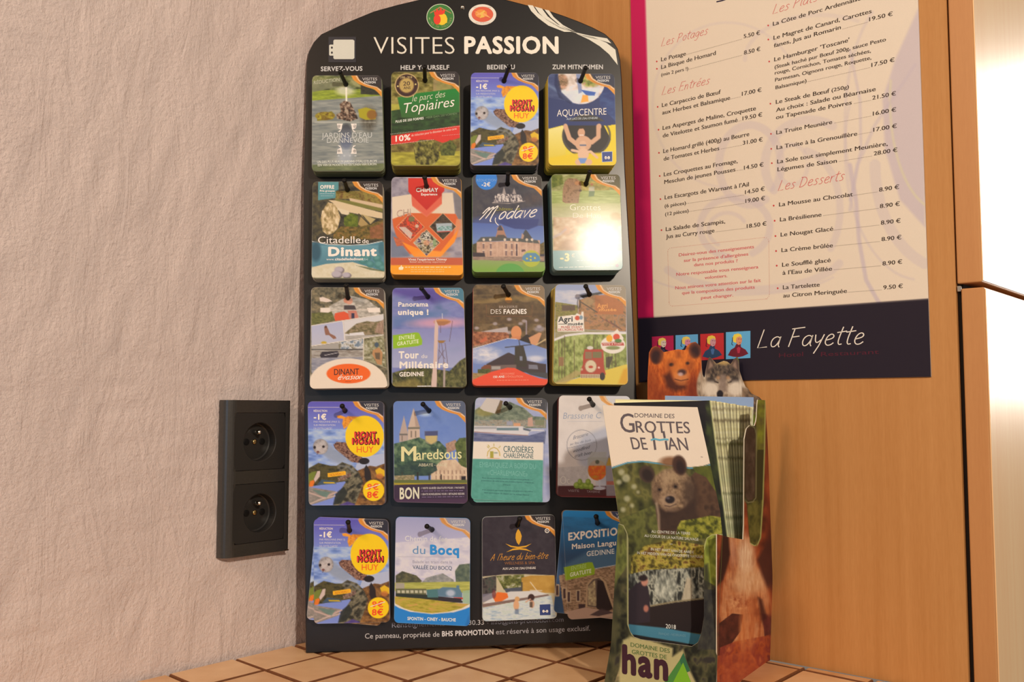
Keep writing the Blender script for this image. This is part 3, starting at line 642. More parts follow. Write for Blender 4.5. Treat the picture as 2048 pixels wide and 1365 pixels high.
def mosan(A, I):                           # drawn in the frame of crop 7
    A.grad(A.full(), (92, 84, 168), (120, 136, 196), 130, 460); A.tex([(60, 430), (940, 430), (940, 900), (60, 900)], [(92, 118, 176), (136, 158, 204), (178, 190, 214)], 110, 40, 21)
    A.tex(A.em(300, 640, 60, 60, soft=60), [(130, 150, 196), (180, 190, 210)], 30, 20, 5, .5)
    A.poly([(600, 860), (640, 760), (760, 720), (940, 690), (940, 890), (700, 900)], (172, 178, 196), 1, 10)
    A.tex([(590, 900), (760, 830), (830, 840), (940, 800), (940, 1280), (560, 1280)], [(58, 38, 26), (110, 74, 40), (150, 106, 56)], 34, 30, 22)
    A.tex([(365, 600), (400, 570), (500, 575), (560, 660), (680, 740), (640, 800), (560, 790), (420, 680), (380, 640)], [(70, 42, 36), (126, 88, 72), (152, 116, 92)], 13, 9, 23, con=2.6)
    A.poly([(250, 700), (330, 640), (420, 680), (560, 790), (600, 860), (430, 820), (330, 790)], (150, 160, 178), .75, 30)
    A.tex([(90, 860), (200, 800), (330, 830), (430, 830), (520, 900), (500, 1000), (90, 1060)], [(42, 40, 24), (84, 76, 42), (70, 62, 34)], 44, 22, 24)
    A.tex([(400, 830), (460, 790), (570, 830), (640, 900), (690, 1000), (660, 1110), (590, 1280), (360, 1280), (440, 1100), (500, 1010), (440, 960)], [(44, 42, 34), (92, 86, 66), (128, 118, 92)], 40, 26, 25, con=2.2, rot=-35)
    A.line([(430, 830), (520, 840), (600, 900)], 22, (128, 128, 120), .7, 16); A.poly([(360, 1260), (390, 1130), (480, 1060), (520, 1130), (450, 1240)], (40, 44, 40), .9, 12)
    A.tex([(90, 1060), (200, 1080), (390, 1110), (360, 1180), (120, 1260), (90, 1260)], [(110, 108, 96), (156, 140, 130)], 40, 16, 26); A.line([(90, 1120), (260, 1180), (400, 1120)], 16, (198, 166, 150), .8, 8); A.line([(100, 1250), (250, 1190), (380, 1160)], 14, (204, 176, 160), .8, 8)
    A.poly([(130, 1090), (330, 1120), (290, 1180), (220, 1150)], (96, 124, 112), .8, 8)
    A.poly([(90, 930), (130, 900), (180, 890), (150, 980), (90, 1030)], (116, 128, 48), .9, 8); A.poly([(150, 980), (190, 890), (220, 885), (215, 950), (165, 1010)], (206, 182, 168), .95, 6); A.poly([(95, 1060), (110, 1000), (150, 985), (160, 1010), (140, 1060)], (226, 116, 34), .95, 8)
    A.poly([(240, 980), (380, 1000), (400, 1030), (180, 1040)], (60, 84, 110), .8, 8); A.poly([(255, 1008), (370, 1010), (390, 1025), (260, 1022)], (206, 168, 30))
    A.poly([(270, 560), (330, 600), (420, 680), (520, 760), (420, 800), (300, 740), (240, 700)], (138, 146, 160), .7, 30); A.ell(225, 622, 82, 84, (126, 118, 116), soft=12); A.ell(222, 640, 66, 60, (186, 172, 164), .9, soft=24); A.tex(A.em(225, 622, 80, 82), [(110, 104, 104), (186, 178, 170), (206, 196, 186)], 20, 16, 29, .45); A.ell(250, 580, 40, 24, (200, 192, 184), .5, soft=18); A.ell(160, 630, 14, 17, (36, 26, 28), soft=7); A.ell(256, 622, 15, 14, (36, 26, 28), soft=7); A.ell(195, 680, 16, 13, (116, 72, 66), soft=7); A.line([(196, 695), (185, 706)], 5, (90, 60, 60))
    A.poly([(400, 285), (440, 278), (500, 300), (480, 320), (410, 310)], (232, 150, 44)); A.tex([(470, 320), (520, 290), (700, 295), (690, 320), (560, 335), (520, 400), (480, 430), (460, 370)], [(196, 112, 30), (236, 158, 50)], 16, 14, 27)
    A.ell(705, 510, 210, 226, (242, 196, 18)); A.rect(900, 250, 960, 690, (242, 196, 18), 0)
    A.ell(700, 780, 58, 36, (34, 28, 32), soft=6); A.poly([(705, 850), (725, 820), (770, 900), (780, 985), (735, 1010), (705, 960)], (40, 32, 32), 1, 6); A.poly([(820, 880), (870, 850), (935, 890), (935, 950), (840, 930)], (224, 178, 30), .95, 8); A.ell(870, 945, 40, 30, (190, 110, 50), .8, soft=14)
    A.poly([(302, 912), (490, 888), (500, 896), (500, 932), (310, 956), (302, 950)], (240, 172, 30)); A.tex([(412, 960), (550, 905), (560, 940), (480, 990), (415, 1000)], [(120, 60, 50), (200, 180, 160)], 12, 10, 28, .6)
    A.ell(803, 1100, 116, 116, (242, 196, 18)); A.poly([(430, 1260), (520, 1220), (600, 1250), (600, 1300), (430, 1300)], (80, 62, 140), .8, 14)
    I.dots(92, 192, 425, 192, 9, 3.2, WH); I.dots(92, 460, 440, 460, 10, 2.4, (200, 200, 206)); I.text('RÉDUCTION', 150, 242, 297, 242, 21, WH, 0.02); I.text('-1€', 150, 325, 287, 325, 56, (240, 228, 210), 0.05)
    for y_, x_, t_ in ((360, 435, 'PAR PERSONNE (MAX 5)'), (397, 385, 'SUR PRÉSENTATION'), (433, 352, 'DE CETTE CARTE*')): I.text(t_, 150, y_, x_, y_, 20, (206, 200, 204), 0)
    for (t_, x0, x1, yb) in (('MONT', 592, 835, 520), ('MOSAN', 565, 860, 590)):
        I.text(t_, x0 + 7, yb + 6, x1 + 7, yb + 6, 60, (66, 20, 18), 0.11); I.text(t_, x0, yb, x1, yb, 58, (232, 66, 52), 0.1)
    I.text('HUY', 620, 685, 803, 685, 66, (236, 84, 36), 0.0); I.text('9€', 734, 1092, 858, 1092, 62, (236, 92, 36), 0.03); I.text('8€', 732, 1180, 856, 1180, 64, (234, 76, 34), 0.03); I.stroke([(716, 1085), (878, 1034)], 7, WH, lift=.0001)
    I.text('NOUVEAU !', 325, 945, 478, 926, 24, (190, 110, 30), 0.01); corner(A, I, 906, 128, 5.46, (46, 44, 54))

def aquacentre(A, I):
    A.grad(A.full(), (44, 56, 96), (34, 50, 98), 560, 960); A.tex([(660, 560), (840, 560), (780, 760), (660, 740)], [(48, 60, 100), (88, 98, 130)], 60, 30, 31, .7); A.tex([(1060, 640), (1190, 640), (1190, 930), (1060, 800)], [(24, 46, 104), (60, 90, 140)], 60, 30, 32, .7)
    A.line([(660, 640), (760, 700), (860, 770)], 22, (140, 160, 180), .5, 20)
    m = A.em(920, 610, 180, 180); A.tex(m, [(190, 170, 150), (226, 206, 190), (206, 210, 214)], 50, 30, 33); A.tex(A.em(770, 620, 50, 60, soft=16) * m, [(90, 74, 44), (200, 150, 120)], 24, 20, 34); A.tex(A.em(990, 610, 80, 50, soft=16) * m, [(96, 104, 40), (170, 170, 80), (210, 160, 120)], 22, 22, 35)
    A.poly([(750, 700), (1060, 660), (1050, 740), (900, 790), (790, 760)], (206, 212, 222), .7, 14); A.poly([(880, 560), (915, 560), (925, 700), (900, 710)], (120, 132, 166), .9, 6); A.poly([(915, 680), (1030, 700), (1020, 725), (960, 725)], (48, 88, 160), .95, 5); A.poly([(930, 720), (970, 722), (975, 770), (915, 780)], (236, 160, 60), .95, 5)
    A.poly([(740, 560), (770, 700), (850, 775), (840, 790), (750, 740), (715, 640), (720, 560)], (24, 36, 76), .8, 10)
    A.poly([(665, 980), (800, 945), (950, 938), (1190, 960), (1190, 1330), (665, 1330)], (222, 196, 48)); A.grad([(665, 985), (800, 950), (800, 1330), (665, 1330)], (232, 218, 150), (214, 182, 40), 960, 1250, a=.8)
    A.ell(960, 1030, 185, 160, (38, 34, 34), soft=8); A.poly([(1090, 950), (1190, 945), (1190, 1320), (1090, 1200), (1145, 1060)], (226, 196, 34)); A.ring(960, 1030, 185, 160, 16, (70, 66, 60), .8); A.rect(780, 920, 1145, 952, (34, 50, 98), 1, 6)
    A.poly([(665, 1200), (900, 1160), (1190, 1160), (1190, 1330), (665, 1330)], (224, 190, 28), 1, 16)
    sk = (206, 158, 122)
    A.line([(800, 960), (830, 1050), (880, 1090), (930, 1060)], 34, sk, 1, 6); A.line([(1050, 960), (1050, 1040), (1000, 1080), (930, 1060)], 34, sk, 1, 6); A.ell(935, 1090, 62, 60, sk, soft=8); A.ell(920, 1005, 28, 40, (204, 154, 118), soft=5); A.poly([(890, 1000), (895, 965), (920, 955), (948, 965), (950, 1000), (935, 975), (905, 978)], (50, 34, 28), 1, 4); A.rect(905, 1022, 938, 1028, (240, 225, 210), .9)
    A.ell(800, 960, 16, 22, sk, soft=5); A.ell(1055, 960, 18, 22, sk, soft=5)
    A.ell(932, 1100, 26, 32, (216, 170, 134), soft=5); A.rect(908, 1096, 958, 1108, (70, 90, 120), .8); A.ell(935, 1170, 42, 46, (220, 176, 140), soft=6); A.line([(850, 1140), (900, 1150), (935, 1160), (990, 1150), (1040, 1195)], 20, (220, 176, 140), 1, 5); A.ell(900, 1230, 28, 24, (214, 168, 132), soft=6); A.ell(975, 1230, 28, 24, (214, 168, 132), soft=6); A.poly([(895, 1200), (965, 1200), (945, 1240), (915, 1240)], (110, 140, 190), 1, 4)
    A.rect(655, 1255, 1195, 1275, (200, 190, 60), .8)
    I.text('AQUACENTRE', 735, 884, 1110, 870, 50, WH, -.004); I.text("AUX LACS DE L'EAU D'HEURE", 808, 910, 1044, 903, 15, (200, 205, 214), 0); I.shape([(1075, 1153), (1155, 1150), (1155, 1225), (1078, 1230)][::-1], (48, 66, 124)); I.stroke([(1075, 1153), (1155, 1150), (1155, 1225), (1078, 1230)], 4, (190, 196, 200), True, .00005)
    I.disc(1105, 1197, 9, 12, WH, 10, .0001); I.disc(1128, 1197, 9, 12, WH, 10, .0001); I.stroke([(1100, 1199), (1133, 1199)], 7, WH, lift=.0001); corner(A, I, 1172, 560, 3.79, (46, 50, 66))

def citadelle(A, I):
    A.tex(A.full(), [(34, 34, 32), (66, 62, 48), (96, 86, 56)], 40, 34, 41); A.tex([(400, 240), (950, 240), (950, 430), (560, 330), (400, 330)], [(96, 80, 34), (146, 128, 58), (104, 72, 36)], 34, 26, 42)
    A.poly([(560, 320), (940, 395), (940, 440), (570, 365)], (204, 174, 136)); A.poly([(400, 330), (560, 350), (940, 440), (940, 480), (400, 360)], (122, 118, 52), .9)
    A.poly([(320, 345), (400, 348), (940, 490), (940, 555), (880, 548), (420, 455), (380, 380)], (210, 184, 142)); A.poly([(420, 430), (560, 470), (560, 520), (470, 500)], (216, 196, 158))
    A.tex([(250, 470), (320, 370), (380, 380), (425, 440), (460, 540), (430, 660), (380, 720), (310, 740), (260, 700), (235, 560)], [(136, 116, 70), (196, 168, 120), (226, 202, 160)], 26, 40, 43, con=2)
    A.poly([(700, 500), (860, 560), (800, 620), (790, 600)], (190, 164, 108), .95); A.poly([(660, 620), (700, 510), (780, 620), (700, 650)], (170, 140, 84), .95); A.line([(668, 500), (790, 625)], 10, (60, 54, 36))
    A.tex([(500, 540), (580, 490), (660, 520), (660, 640), (560, 680), (500, 620)], [(62, 78, 20), (112, 122, 36)], 18, 18, 44); A.tex([(380, 720), (470, 640), (660, 650), (800, 620), (950, 560), (950, 790), (380, 790)], [(60, 52, 26), (110, 92, 40), (146, 104, 54)], 26, 20, 45); A.tex([(790, 660), (950, 600), (950, 780), (800, 780)], [(120, 76, 44), (162, 96, 66)], 24, 24, 46, .8)
    A.poly([(140, 815), (320, 850), (560, 862), (760, 850), (930, 812), (960, 830), (960, 1240), (130, 1240)], (78, 126, 138)); A.line([(140, 815), (320, 848), (560, 858), (760, 848), (935, 812)], 8, (224, 222, 212)); A.line([(140, 822), (320, 838), (560, 848)], 6, (60, 40, 30), .8)
    A.grad([(200, 860), (900, 860), (940, 1060), (230, 1060)], (104, 150, 158), (80, 124, 134), 860, 1060, a=.7); A.ell(180, 930, 60, 110, (40, 74, 88), .8, soft=30); A.ell(930, 900, 40, 80, (60, 104, 112), .8, soft=20)
    A.poly([(130, 1110), (300, 1070), (600, 1050), (800, 1110), (965, 1160), (965, 1250), (130, 1250)], (208, 194, 160)); A.tex(A.pm([(130, 1110), (600, 1060), (965, 1160), (965, 1250), (130, 1250)]), [(196, 180, 140), (220, 208, 180)], 40, 30, 47, .6)
    for cx, cy, r_ in ((720, 1030, 55), (800, 1075, 46), (880, 1010, 50), (900, 1080, 55), (770, 1000, 40), (940, 1120, 40)): A.ell(cx, cy, r_, r_ * .85, (68, 122, 116)); A.ell(cx - 8, cy - 12, r_ * .6, r_ * .45, (96, 148, 142), .8, soft=18)
    A.poly([(640, 1090), (720, 1100), (960, 1150), (960, 1160), (800, 1140)], (84, 94, 62), .8)
    for cx, cy, rx, ry in ((440, 1135, 55, 40), (415, 1185, 62, 42), (525, 1195, 50, 34)): A.ell(cx + 10, cy + 8, rx, ry, (120, 108, 108)); A.ell(cx, cy, rx * .9, ry * .85, (176, 164, 166), soft=14)
    A.rect(130, 1228, 965, 1270, (60, 66, 40), .9)
    A.poly([(208, 138), (438, 138), (438, 235), (405, 240), (405, 300), (208, 345)], (84, 140, 140)); A.poly([(208, 138), (438, 138), (405, 240), (405, 320), (208, 345)], (84, 140, 140))
    I.text('OFFRE', 230, 214, 390, 214, 38, WH, 0.05); I.text('Prix groupes', 226, 248, 395, 248, 20, WH, 0.03); small(I, 226, 276, 395, 276, 8, 8, (190, 200, 196), 1); small(I, 236, 300, 380, 300, 8, 8, (170, 190, 188), 2)
    I.text('Citadelle', 205, 838, 690, 834, 78, WH, 0.002); I.text('de', 708, 835, 782, 835, 50, WH, 0.01); I.text('Dinant', 320, 978, 875, 976, 96, (242, 234, 216), 0.055); I.text('www.', 300, 1030, 392, 1030, 26, WH); I.text('citadellededinant', 398, 1030, 722, 1028, 28, WH, 0.04); I.text('.be', 724, 1028, 775, 1028, 26, (170, 196, 196))
    corner(A, I, 938, 133, 5.69, (48, 38, 34))

def chimay(A, I):
    A.tex(A.full(), [(120, 110, 118), (152, 142, 148), (176, 160, 156)], 90, 60, 51); A.poly([(1045, 310), (1300, 270), (1740, 260), (1760, 500), (1050, 560)], (216, 194, 164)); A.poly([(1740, 260), (1770, 500), (1840, 620), (1840, 240)], (112, 106, 104), .8, 20)
    A.poly([(1050, 560), (1240, 490), (1770, 500), (1830, 620), (1780, 780), (1600, 980), (1250, 960), (1110, 800), (1060, 640)], (206, 94, 44)); A.poly([(1030, 680), (1120, 780), (1250, 980), (1030, 1000)], (104, 112, 128), .8, 20); A.tex([(1060, 760), (1180, 800), (1200, 860), (1100, 870)], [(170, 84, 54), (206, 110, 70)], 30, 16, 52)
    A.poly([(1780, 560), (1840, 560), (1840, 760), (1740, 780)], (212, 140, 96), .8, 10); A.poly([(1160, 820), (1350, 900), (1600, 930), (1800, 680), (1760, 820), (1600, 990), (1300, 990)], (238, 136, 32)); A.ell(1480, 960, 180, 40, (240, 150, 60), .6, soft=30)
    A.poly([(1230, 95), (1645, 95), (1640, 240), (1615, 270), (1615, 380), (1440, 520), (1275, 400), (1270, 290), (1235, 250)], (196, 48, 36)); A.poly([(1268, 290), (1440, 460), (1615, 290), (1615, 390), (1440, 540), (1275, 410)], (216, 106, 76), .8); A.grad([(1235, 95), (1640, 95), (1640, 240), (1440, 455), (1235, 250)], (206, 46, 34), (188, 38, 32), 95, 450)
    def dia(cx, cy, r_, cols, seed): 
        A.poly([(cx - r_ - 6, cy), (cx, cy - r_ - 6), (cx + r_ + 6, cy), (cx, cy + r_ + 6)], (232, 190, 140)); A.tex([(cx - r_, cy), (cx, cy - r_), (cx + r_, cy), (cx, cy + r_)], cols, 28, 24, seed, con=2.4)
    dia(1255, 650, 155, [(216, 62, 36), (196, 70, 40), (110, 50, 40), (220, 90, 50)], 53); A.poly([(1120, 650), (1200, 650), (1280, 720), (1260, 790)], (206, 190, 170), .85, 6); A.ell(1270, 560, 36, 30, (110, 110, 70), .9, soft=8); A.ell(1330, 640, 20, 20, (206, 180, 150), .9)
    dia(1440, 830, 148, [(60, 50, 40), (150, 130, 90), (206, 190, 160), (74, 62, 90)], 54); A.tex(A.em(1430, 750, 60, 46, soft=8), [(40, 34, 30), (226, 214, 190)], 12, 12, 55, con=3); A.ell(1440, 830, 36, 30, (210, 150, 110), .8); A.ell(1530, 830, 20, 50, (126, 150, 100), .8)
    dia(1625, 645, 150, [(40, 30, 26), (84, 66, 46), (60, 46, 36)], 56); A.poly([(1545, 610), (1730, 605), (1730, 700), (1560, 708)], (168, 176, 176), .95); A.tex([(1560, 640), (1725, 640), (1725, 690), (1560, 690)], [(60, 110, 90), (200, 206, 210)], 18, 10, 57); A.line([(1560, 706), (1715, 700)], 8, (196, 60, 44))
    A.rect(1020, 1000, 1860, 1090, (190, 88, 56), 1, 14); A.rect(1020, 1085, 1870, 1260, (238, 152, 32)); A.rect(1020, 1195, 1870, 1260, (222, 130, 26), .8)
    I.text('CHI', 1100, 540, 1260, 520, 80, (196, 160, 140), 0); I.text('CHI', 1106, 534, 1256, 515, 70, (216, 192, 162), 0); I.text('CHIMAY', 1320, 250, 1572, 250, 42, WH, 0.05); I.text('Experience', 1378, 292, 1563, 290, 26, WH, 0.03)
    I.text("Vivez l'expérience Chimay", 1232, 1032, 1670, 1030, 24, WH, 0.03); I.text('Beleef een Chimay experience', 1250, 1056, 1650, 1056, 18, (226, 196, 170)); small(I, 1195, 1115, 1720, 1115, 14, 8, (248, 214, 160), 4); small(I, 1260, 1140, 1640, 1140, 10, 8, (246, 196, 120), 5); small(I, 1260, 1165, 1640, 1165, 10, 8, (246, 196, 120), 6)
    I.shape([(1125, 1108), (1142, 1104), (1150, 1086), (1160, 1090), (1158, 1104), (1176, 1104), (1178, 1118), (1168, 1138), (1140, 1140), (1122, 1134)], (250, 226, 180)); corner(A, I, 1832, 82, 5.69, (46, 36, 40))

def modave(A, I):
    A.tex(A.full(), [(46, 46, 58), (62, 60, 68), (78, 74, 74)], 60, 60, 61, con=1.2); A.poly([(140, 560), (420, 500), (950, 420), (950, 800), (140, 800)], (70, 82, 128), .9, 60); A.grad([(140, 600), (960, 640), (960, 860), (140, 860)], (78, 100, 160), (112, 136, 180), 600, 820, a=.9)
    A.poly([(430, 590), (500, 560), (900, 560), (880, 640), (780, 680), (620, 670), (500, 630)], (46, 58, 112), .9, 12); A.tex(A.em(840, 320, 110, 60, soft=60), [(90, 66, 58), (60, 52, 60)], 40, 30, 62, .6)
    A.tex([(140, 850), (190, 830), (190, 960), (140, 960)], [(60, 56, 36), (90, 84, 52)], 14, 14, 63); A.tex([(900, 850), (960, 820), (960, 960), (900, 960)], [(80, 70, 36), (120, 100, 56)], 14, 14, 64)
    A.tex([(190, 820), (910, 800), (910, 990), (190, 1000)], [(176, 136, 112), (202, 166, 138)], 30, 40, 65); A.poly([(190, 820), (240, 765), (420, 760), (520, 775), (700, 780), (880, 800), (905, 840), (520, 805), (330, 815)], (84, 84, 78))
    A.poly([(405, 765), (425, 690), (420, 670), (440, 640), (470, 630), (490, 660), (530, 765)], (166, 120, 96)); A.poly([(410, 770), (430, 740), (500, 740), (540, 775)], (84, 76, 70)); A.poly([(425, 690), (445, 635), (465, 632), (490, 690)], (66, 64, 74)); A.poly([(695, 785), (730, 700), (745, 680), (760, 690), (830, 790)], (70, 70, 72)); A.poly([(705, 720), (730, 745), (720, 785), (695, 785)], (176, 140, 116))
    for x_ in (268, 350, 525, 590, 645): 
        for y_ in (870, 950): A.rect(x_ - 9, y_ - 30, x_ + 9, y_ + 26, (120, 96, 92)); A.rect(x_ - 13, y_ - 36, x_ + 13, y_ - 30, (226, 204, 180))
    for x_ in (270, 345, 510, 585, 650, 760, 820): A.ell(x_, 795, 14, 16, (214, 190, 162))
    for x_ in (420, 500, 625, 690, 760, 830): A.rect(x_ - 3, 820, x_ + 3, 990, (216, 180, 152), .8)
    A.rect(640, 850, 652, 980, (60, 46, 60)); A.poly([(700, 910), (740, 905), (745, 925), (700, 935)], (100, 74, 76)); A.poly([(145, 940), (280, 945), (290, 1000), (145, 1005)], (60, 50, 54)); A.tex([(140, 990), (960, 985), (960, 1040), (140, 1040)], [(130, 106, 92), (168, 140, 116)], 40, 10, 66); A.poly([(140, 1025), (960, 1050), (980, 1180), (130, 1180)], (124, 150, 66)); A.grad([(140, 1025), (960, 1050), (980, 1180), (130, 1180)], (138, 152, 92), (120, 158, 60), 1030, 1150)
    A.ell(570, 1190, 165, 125, (88, 154, 70)); A.rect(130, 1163, 980, 1230, (52, 96, 30), .85)
    A.ell(300, 105, 122, 122, (42, 120, 196)); A.rect(140, 20, 460, 54, (62, 60, 68), 0)
    A.ell(812, 1010, 100, 95, (176, 178, 56), .9); A.poly([(705, 1020), (715, 980), (760, 945), (860, 945), (905, 985), (915, 1030), (880, 1045), (750, 1045)], (88, 132, 158)); 
    for x_, y_ in ((805, 985), (762, 1010), (805, 1025), (852, 1003)): A.ell(x_, y_, 11, 11, (216, 190, 40))
    # engraved castle
    g_ = (196, 176, 160); A.tex([(375, 370), (400, 290), (440, 270), (560, 275), (690, 285), (715, 360)], [(70, 64, 70), (206, 190, 176)], 11, 22, 67, con=3.4); A.poly([(480, 275), (500, 190), (525, 275)], g_, .7, 8); A.poly([(595, 275), (615, 205), (640, 275)], g_, .7, 8); A.line([(370, 375), (560, 382), (740, 355)], 5, g_)
    I.text('Château  de', 405, 465, 685, 458, 36, (150, 142, 50), 0.0, slant=.15); I.text('M', 215, 572, 440, 520, 128, WH, kind='hand', w=.075, slant=.5); I.text('odave', 440, 565, 880, 535, 145, WH, kind='hand', w=.075, slant=.45)
    I.stroke([(405, 545), (400, 570), (405, 595), (420, 615), (438, 632)], 9, WH); I.text('RÉDUCTION', 190, 133, 412, 131, 28, (118, 160, 206)); I.text('-2€', 246, 188, 345, 186, 42, WH, 0.03); corner(A, I, 925, 55, 5.69, (54, 48, 42))

def grottes_card(A, I):
    A.tex(A.full(), [(110, 112, 60), (148, 146, 86), (178, 172, 120)], 60, 30, 71); A.tex([(1040, 60), (1160, 60), (1180, 160), (1040, 210)], [(80, 92, 36), (126, 130, 56)], 26, 20, 72); A.tex([(1360, 120), (1700, 150), (1700, 240), (1360, 240)], [(140, 128, 56), (190, 166, 84)], 30, 20, 73)
    A.tex([(1040, 240), (1820, 230), (1820, 400), (1040, 420)], [(140, 150, 76), (176, 182, 110)], 90, 14, 74); A.tex([(1165, 360), (1170, 220), (1190, 140), (1230, 95), (1330, 100), (1375, 140), (1385, 210), (1360, 280), (1350, 380), (1200, 380)], [(122, 92, 62), (160, 124, 88), (144, 108, 80)], 22, 26, 75, con=2)
    A.ell(1335, 150, 30, 24, (186, 122, 72), .7, soft=14); A.ell(1368, 235, 18, 14, (70, 48, 40), .8, soft=6); A.rect(1465, 190, 1530, 250, (190, 182, 160), .8, 10); A.poly([(1468, 240), (1535, 240), (1525, 300), (1462, 305)], (96, 116, 82), .8, 8); A.ell(1500, 165, 16, 16, (180, 110, 70), .9, soft=6)
    A.grad([(1040, 380), (1840, 380), (1840, 560), (1040, 560)], (170, 168, 108), (188, 180, 140), 380, 560, a=.8); A.tex([(1060, 540), (1840, 540), (1850, 930), (1062, 930)], [(150, 124, 92), (184, 150, 112), (206, 182, 150)], 80, 60, 76, .95); A.ell(1770, 530, 60, 44, (150, 116, 50), .7, soft=26); A.ell(1210, 690, 44, 50, (190, 146, 112), .7, soft=20); A.line([(1060, 770), (1140, 730), (1200, 680)], 26, (170, 156, 158), .6, 18); A.ell(1240, 850, 90, 70, (150, 112, 80), .6, soft=50)
    A.rect(1050, 918, 1860, 1150, (126, 158, 152)); A.rect(1050, 1130, 1870, 1200, (104, 134, 134))
    I.text('Grottes', 1250, 460, 1600, 460, 66, (226, 216, 186), -.01); I.text('De Han', 1285, 548, 1600, 548, 56, (214, 204, 176), -.01); I.text('-3', 1138, 1038, 1245, 1038, 84, (212, 204, 152), 0.05); I.text('€', 1268, 996, 1308, 996, 40, (216, 204, 180)); small(I, 1330, 1040, 1790, 1030, 12, 4, (190, 200, 190), 9); small(I, 1125, 1118, 1760, 1098, 12, 4, (206, 206, 190), 10)
    I.disc(1788, 1090, 18, 18, (140, 120, 140), 14); corner(A, I, 1818, 50, 5.69, (96, 88, 62))

def evasion(A, I):
    A.tex(A.full(), [(64, 62, 50), (104, 96, 74), (140, 124, 92)], 30, 26, 81); A.tex([(330, 300), (560, 180), (760, 220), (900, 330), (900, 400), (600, 440), (380, 460)], [(150, 140, 124), (216, 204, 186)], 34, 14, 82, .9); A.tex([(130, 380), (360, 360), (400, 460), (130, 520)], [(80, 82, 44), (124, 122, 66)], 26, 14, 83)
    A.poly([(220, 205), (260, 195), (330, 220), (370, 245), (300, 255), (230, 245)], (220, 198, 178)); A.poly([(232, 320), (340, 315), (350, 360), (320, 375), (232, 368)], (226, 208, 188)); A.poly([(760, 320), (910, 318), (915, 370), (780, 372)], (230, 212, 192)); A.line([(340, 345), (780, 340)], 6, (206, 186, 166))
    A.ell(560, 240, 40, 40, (206, 146, 118)); A.ell(520, 235, 24, 30, (196, 130, 100)); A.poly([(500, 290), (620, 290), (640, 340), (500, 340)], (70, 60, 60)); A.poly([(400, 380), (500, 360), (580, 400), (580, 450), (400, 468), (390, 420)], (214, 84, 50)); A.poly([(540, 350), (640, 350), (670, 440), (560, 440)], (190, 120, 100)); A.rect(585, 380, 620, 440, (40, 44, 70), .9)
    A.poly([(130, 520), (950, 390), (950, 630), (130, 755)], (196, 186, 176)); A.grad([(130, 526), (485, 470), (505, 690), (130, 748)], (172, 172, 190), (182, 178, 184), 500, 750)
    A.poly([(275, 540), (300, 525), (320, 560), (340, 610), (400, 640), (415, 668), (380, 675), (330, 630), (290, 630), (280, 590)], (140, 96, 76)); A.ell(293, 536, 14, 14, (90, 60, 46)); A.ell(272, 716, 32, 16, (190, 156, 50)); A.poly([(500, 475), (950, 400), (950, 620), (520, 688)], (206, 198, 190)); A.tex([(505, 610), (640, 500), (760, 470), (850, 480), (950, 460), (950, 620), (730, 650), (560, 620)], [(86, 78, 54), (126, 112, 76), (160, 136, 112)], 26, 18, 84); A.tex([(850, 600), (880, 500), (950, 450), (950, 620)], [(140, 110, 90), (176, 146, 120)], 14, 30, 85); A.poly([(560, 610), (720, 592), (735, 630), (570, 636)], (214, 206, 200)); A.tex([(515, 640), (950, 620), (950, 632), (520, 690)], [(150, 142, 130), (180, 170, 156)], 40, 8, 86)
    A.line([(487, 470), (510, 690)], 7, (226, 212, 194)); A.line([(130, 522), (950, 392)], 7, (226, 212, 194)); A.line([(130, 755), (950, 628)], 7, (232, 216, 196)); A.poly([(130, 760), (720, 668), (720, 900), (130, 900)], (160, 152, 140)); A.tex([(440, 710), (720, 672), (720, 780), (440, 790)], [(120, 112, 90), (206, 200, 190), (110, 124, 134)], 30, 34, 87, con=2.2)
    A.rect(130, 788, 720, 800, (60, 58, 56)); A.tex([(130, 800), (720, 800), (720, 860), (440, 900), (130, 900)], [(124, 112, 98), (176, 168, 156)], 50, 16, 88); A.poly([(225, 860), (250, 820), (430, 810), (445, 850), (420, 890), (240, 890)], (52, 46, 52)); A.line([(280, 860), (430, 830)], 6, (206, 198, 190)); A.tex([(130, 890), (720, 880), (720, 1060), (130, 1060)], [(120, 120, 130), (164, 158, 158)], 70, 14, 89)
    A.poly([(720, 668), (950, 632), (985, 1010), (720, 910)], (150, 142, 112)); A.tex([(725, 670), (950, 640), (985, 1000), (725, 900)], [(86, 80, 58), (140, 134, 96), (190, 182, 158)], 28, 26, 90); A.ell(872, 740, 24, 28, (70, 84, 96)); A.poly([(830, 800), (900, 770), (940, 830), (930, 970), (880, 960), (850, 900), (820, 850)], (180, 130, 84), .95, 6); A.poly([(850, 830), (910, 830), (910, 910), (860, 900)], (96, 80, 60), .9, 6); A.line([(722, 668), (722, 910)], 8, (232, 216, 196))
    A.ell(545, 1200, 450, 305, (226, 206, 180)); A.ell(552, 1068, 250, 112, (232, 98, 32))
    I.text('DINANT', 388, 1084, 672, 1078, 68, (54, 40, 40), 0.01); I.text('évasion', 430, 1138, 712, 1130, 62, (240, 226, 205), kind='hand', w=.11, slant=.25); small(I, 515, 1163, 580, 1163, 8, 2, (150, 70, 40), 3); corner(A, I, 950, 88, 5.69, (78, 66, 58))

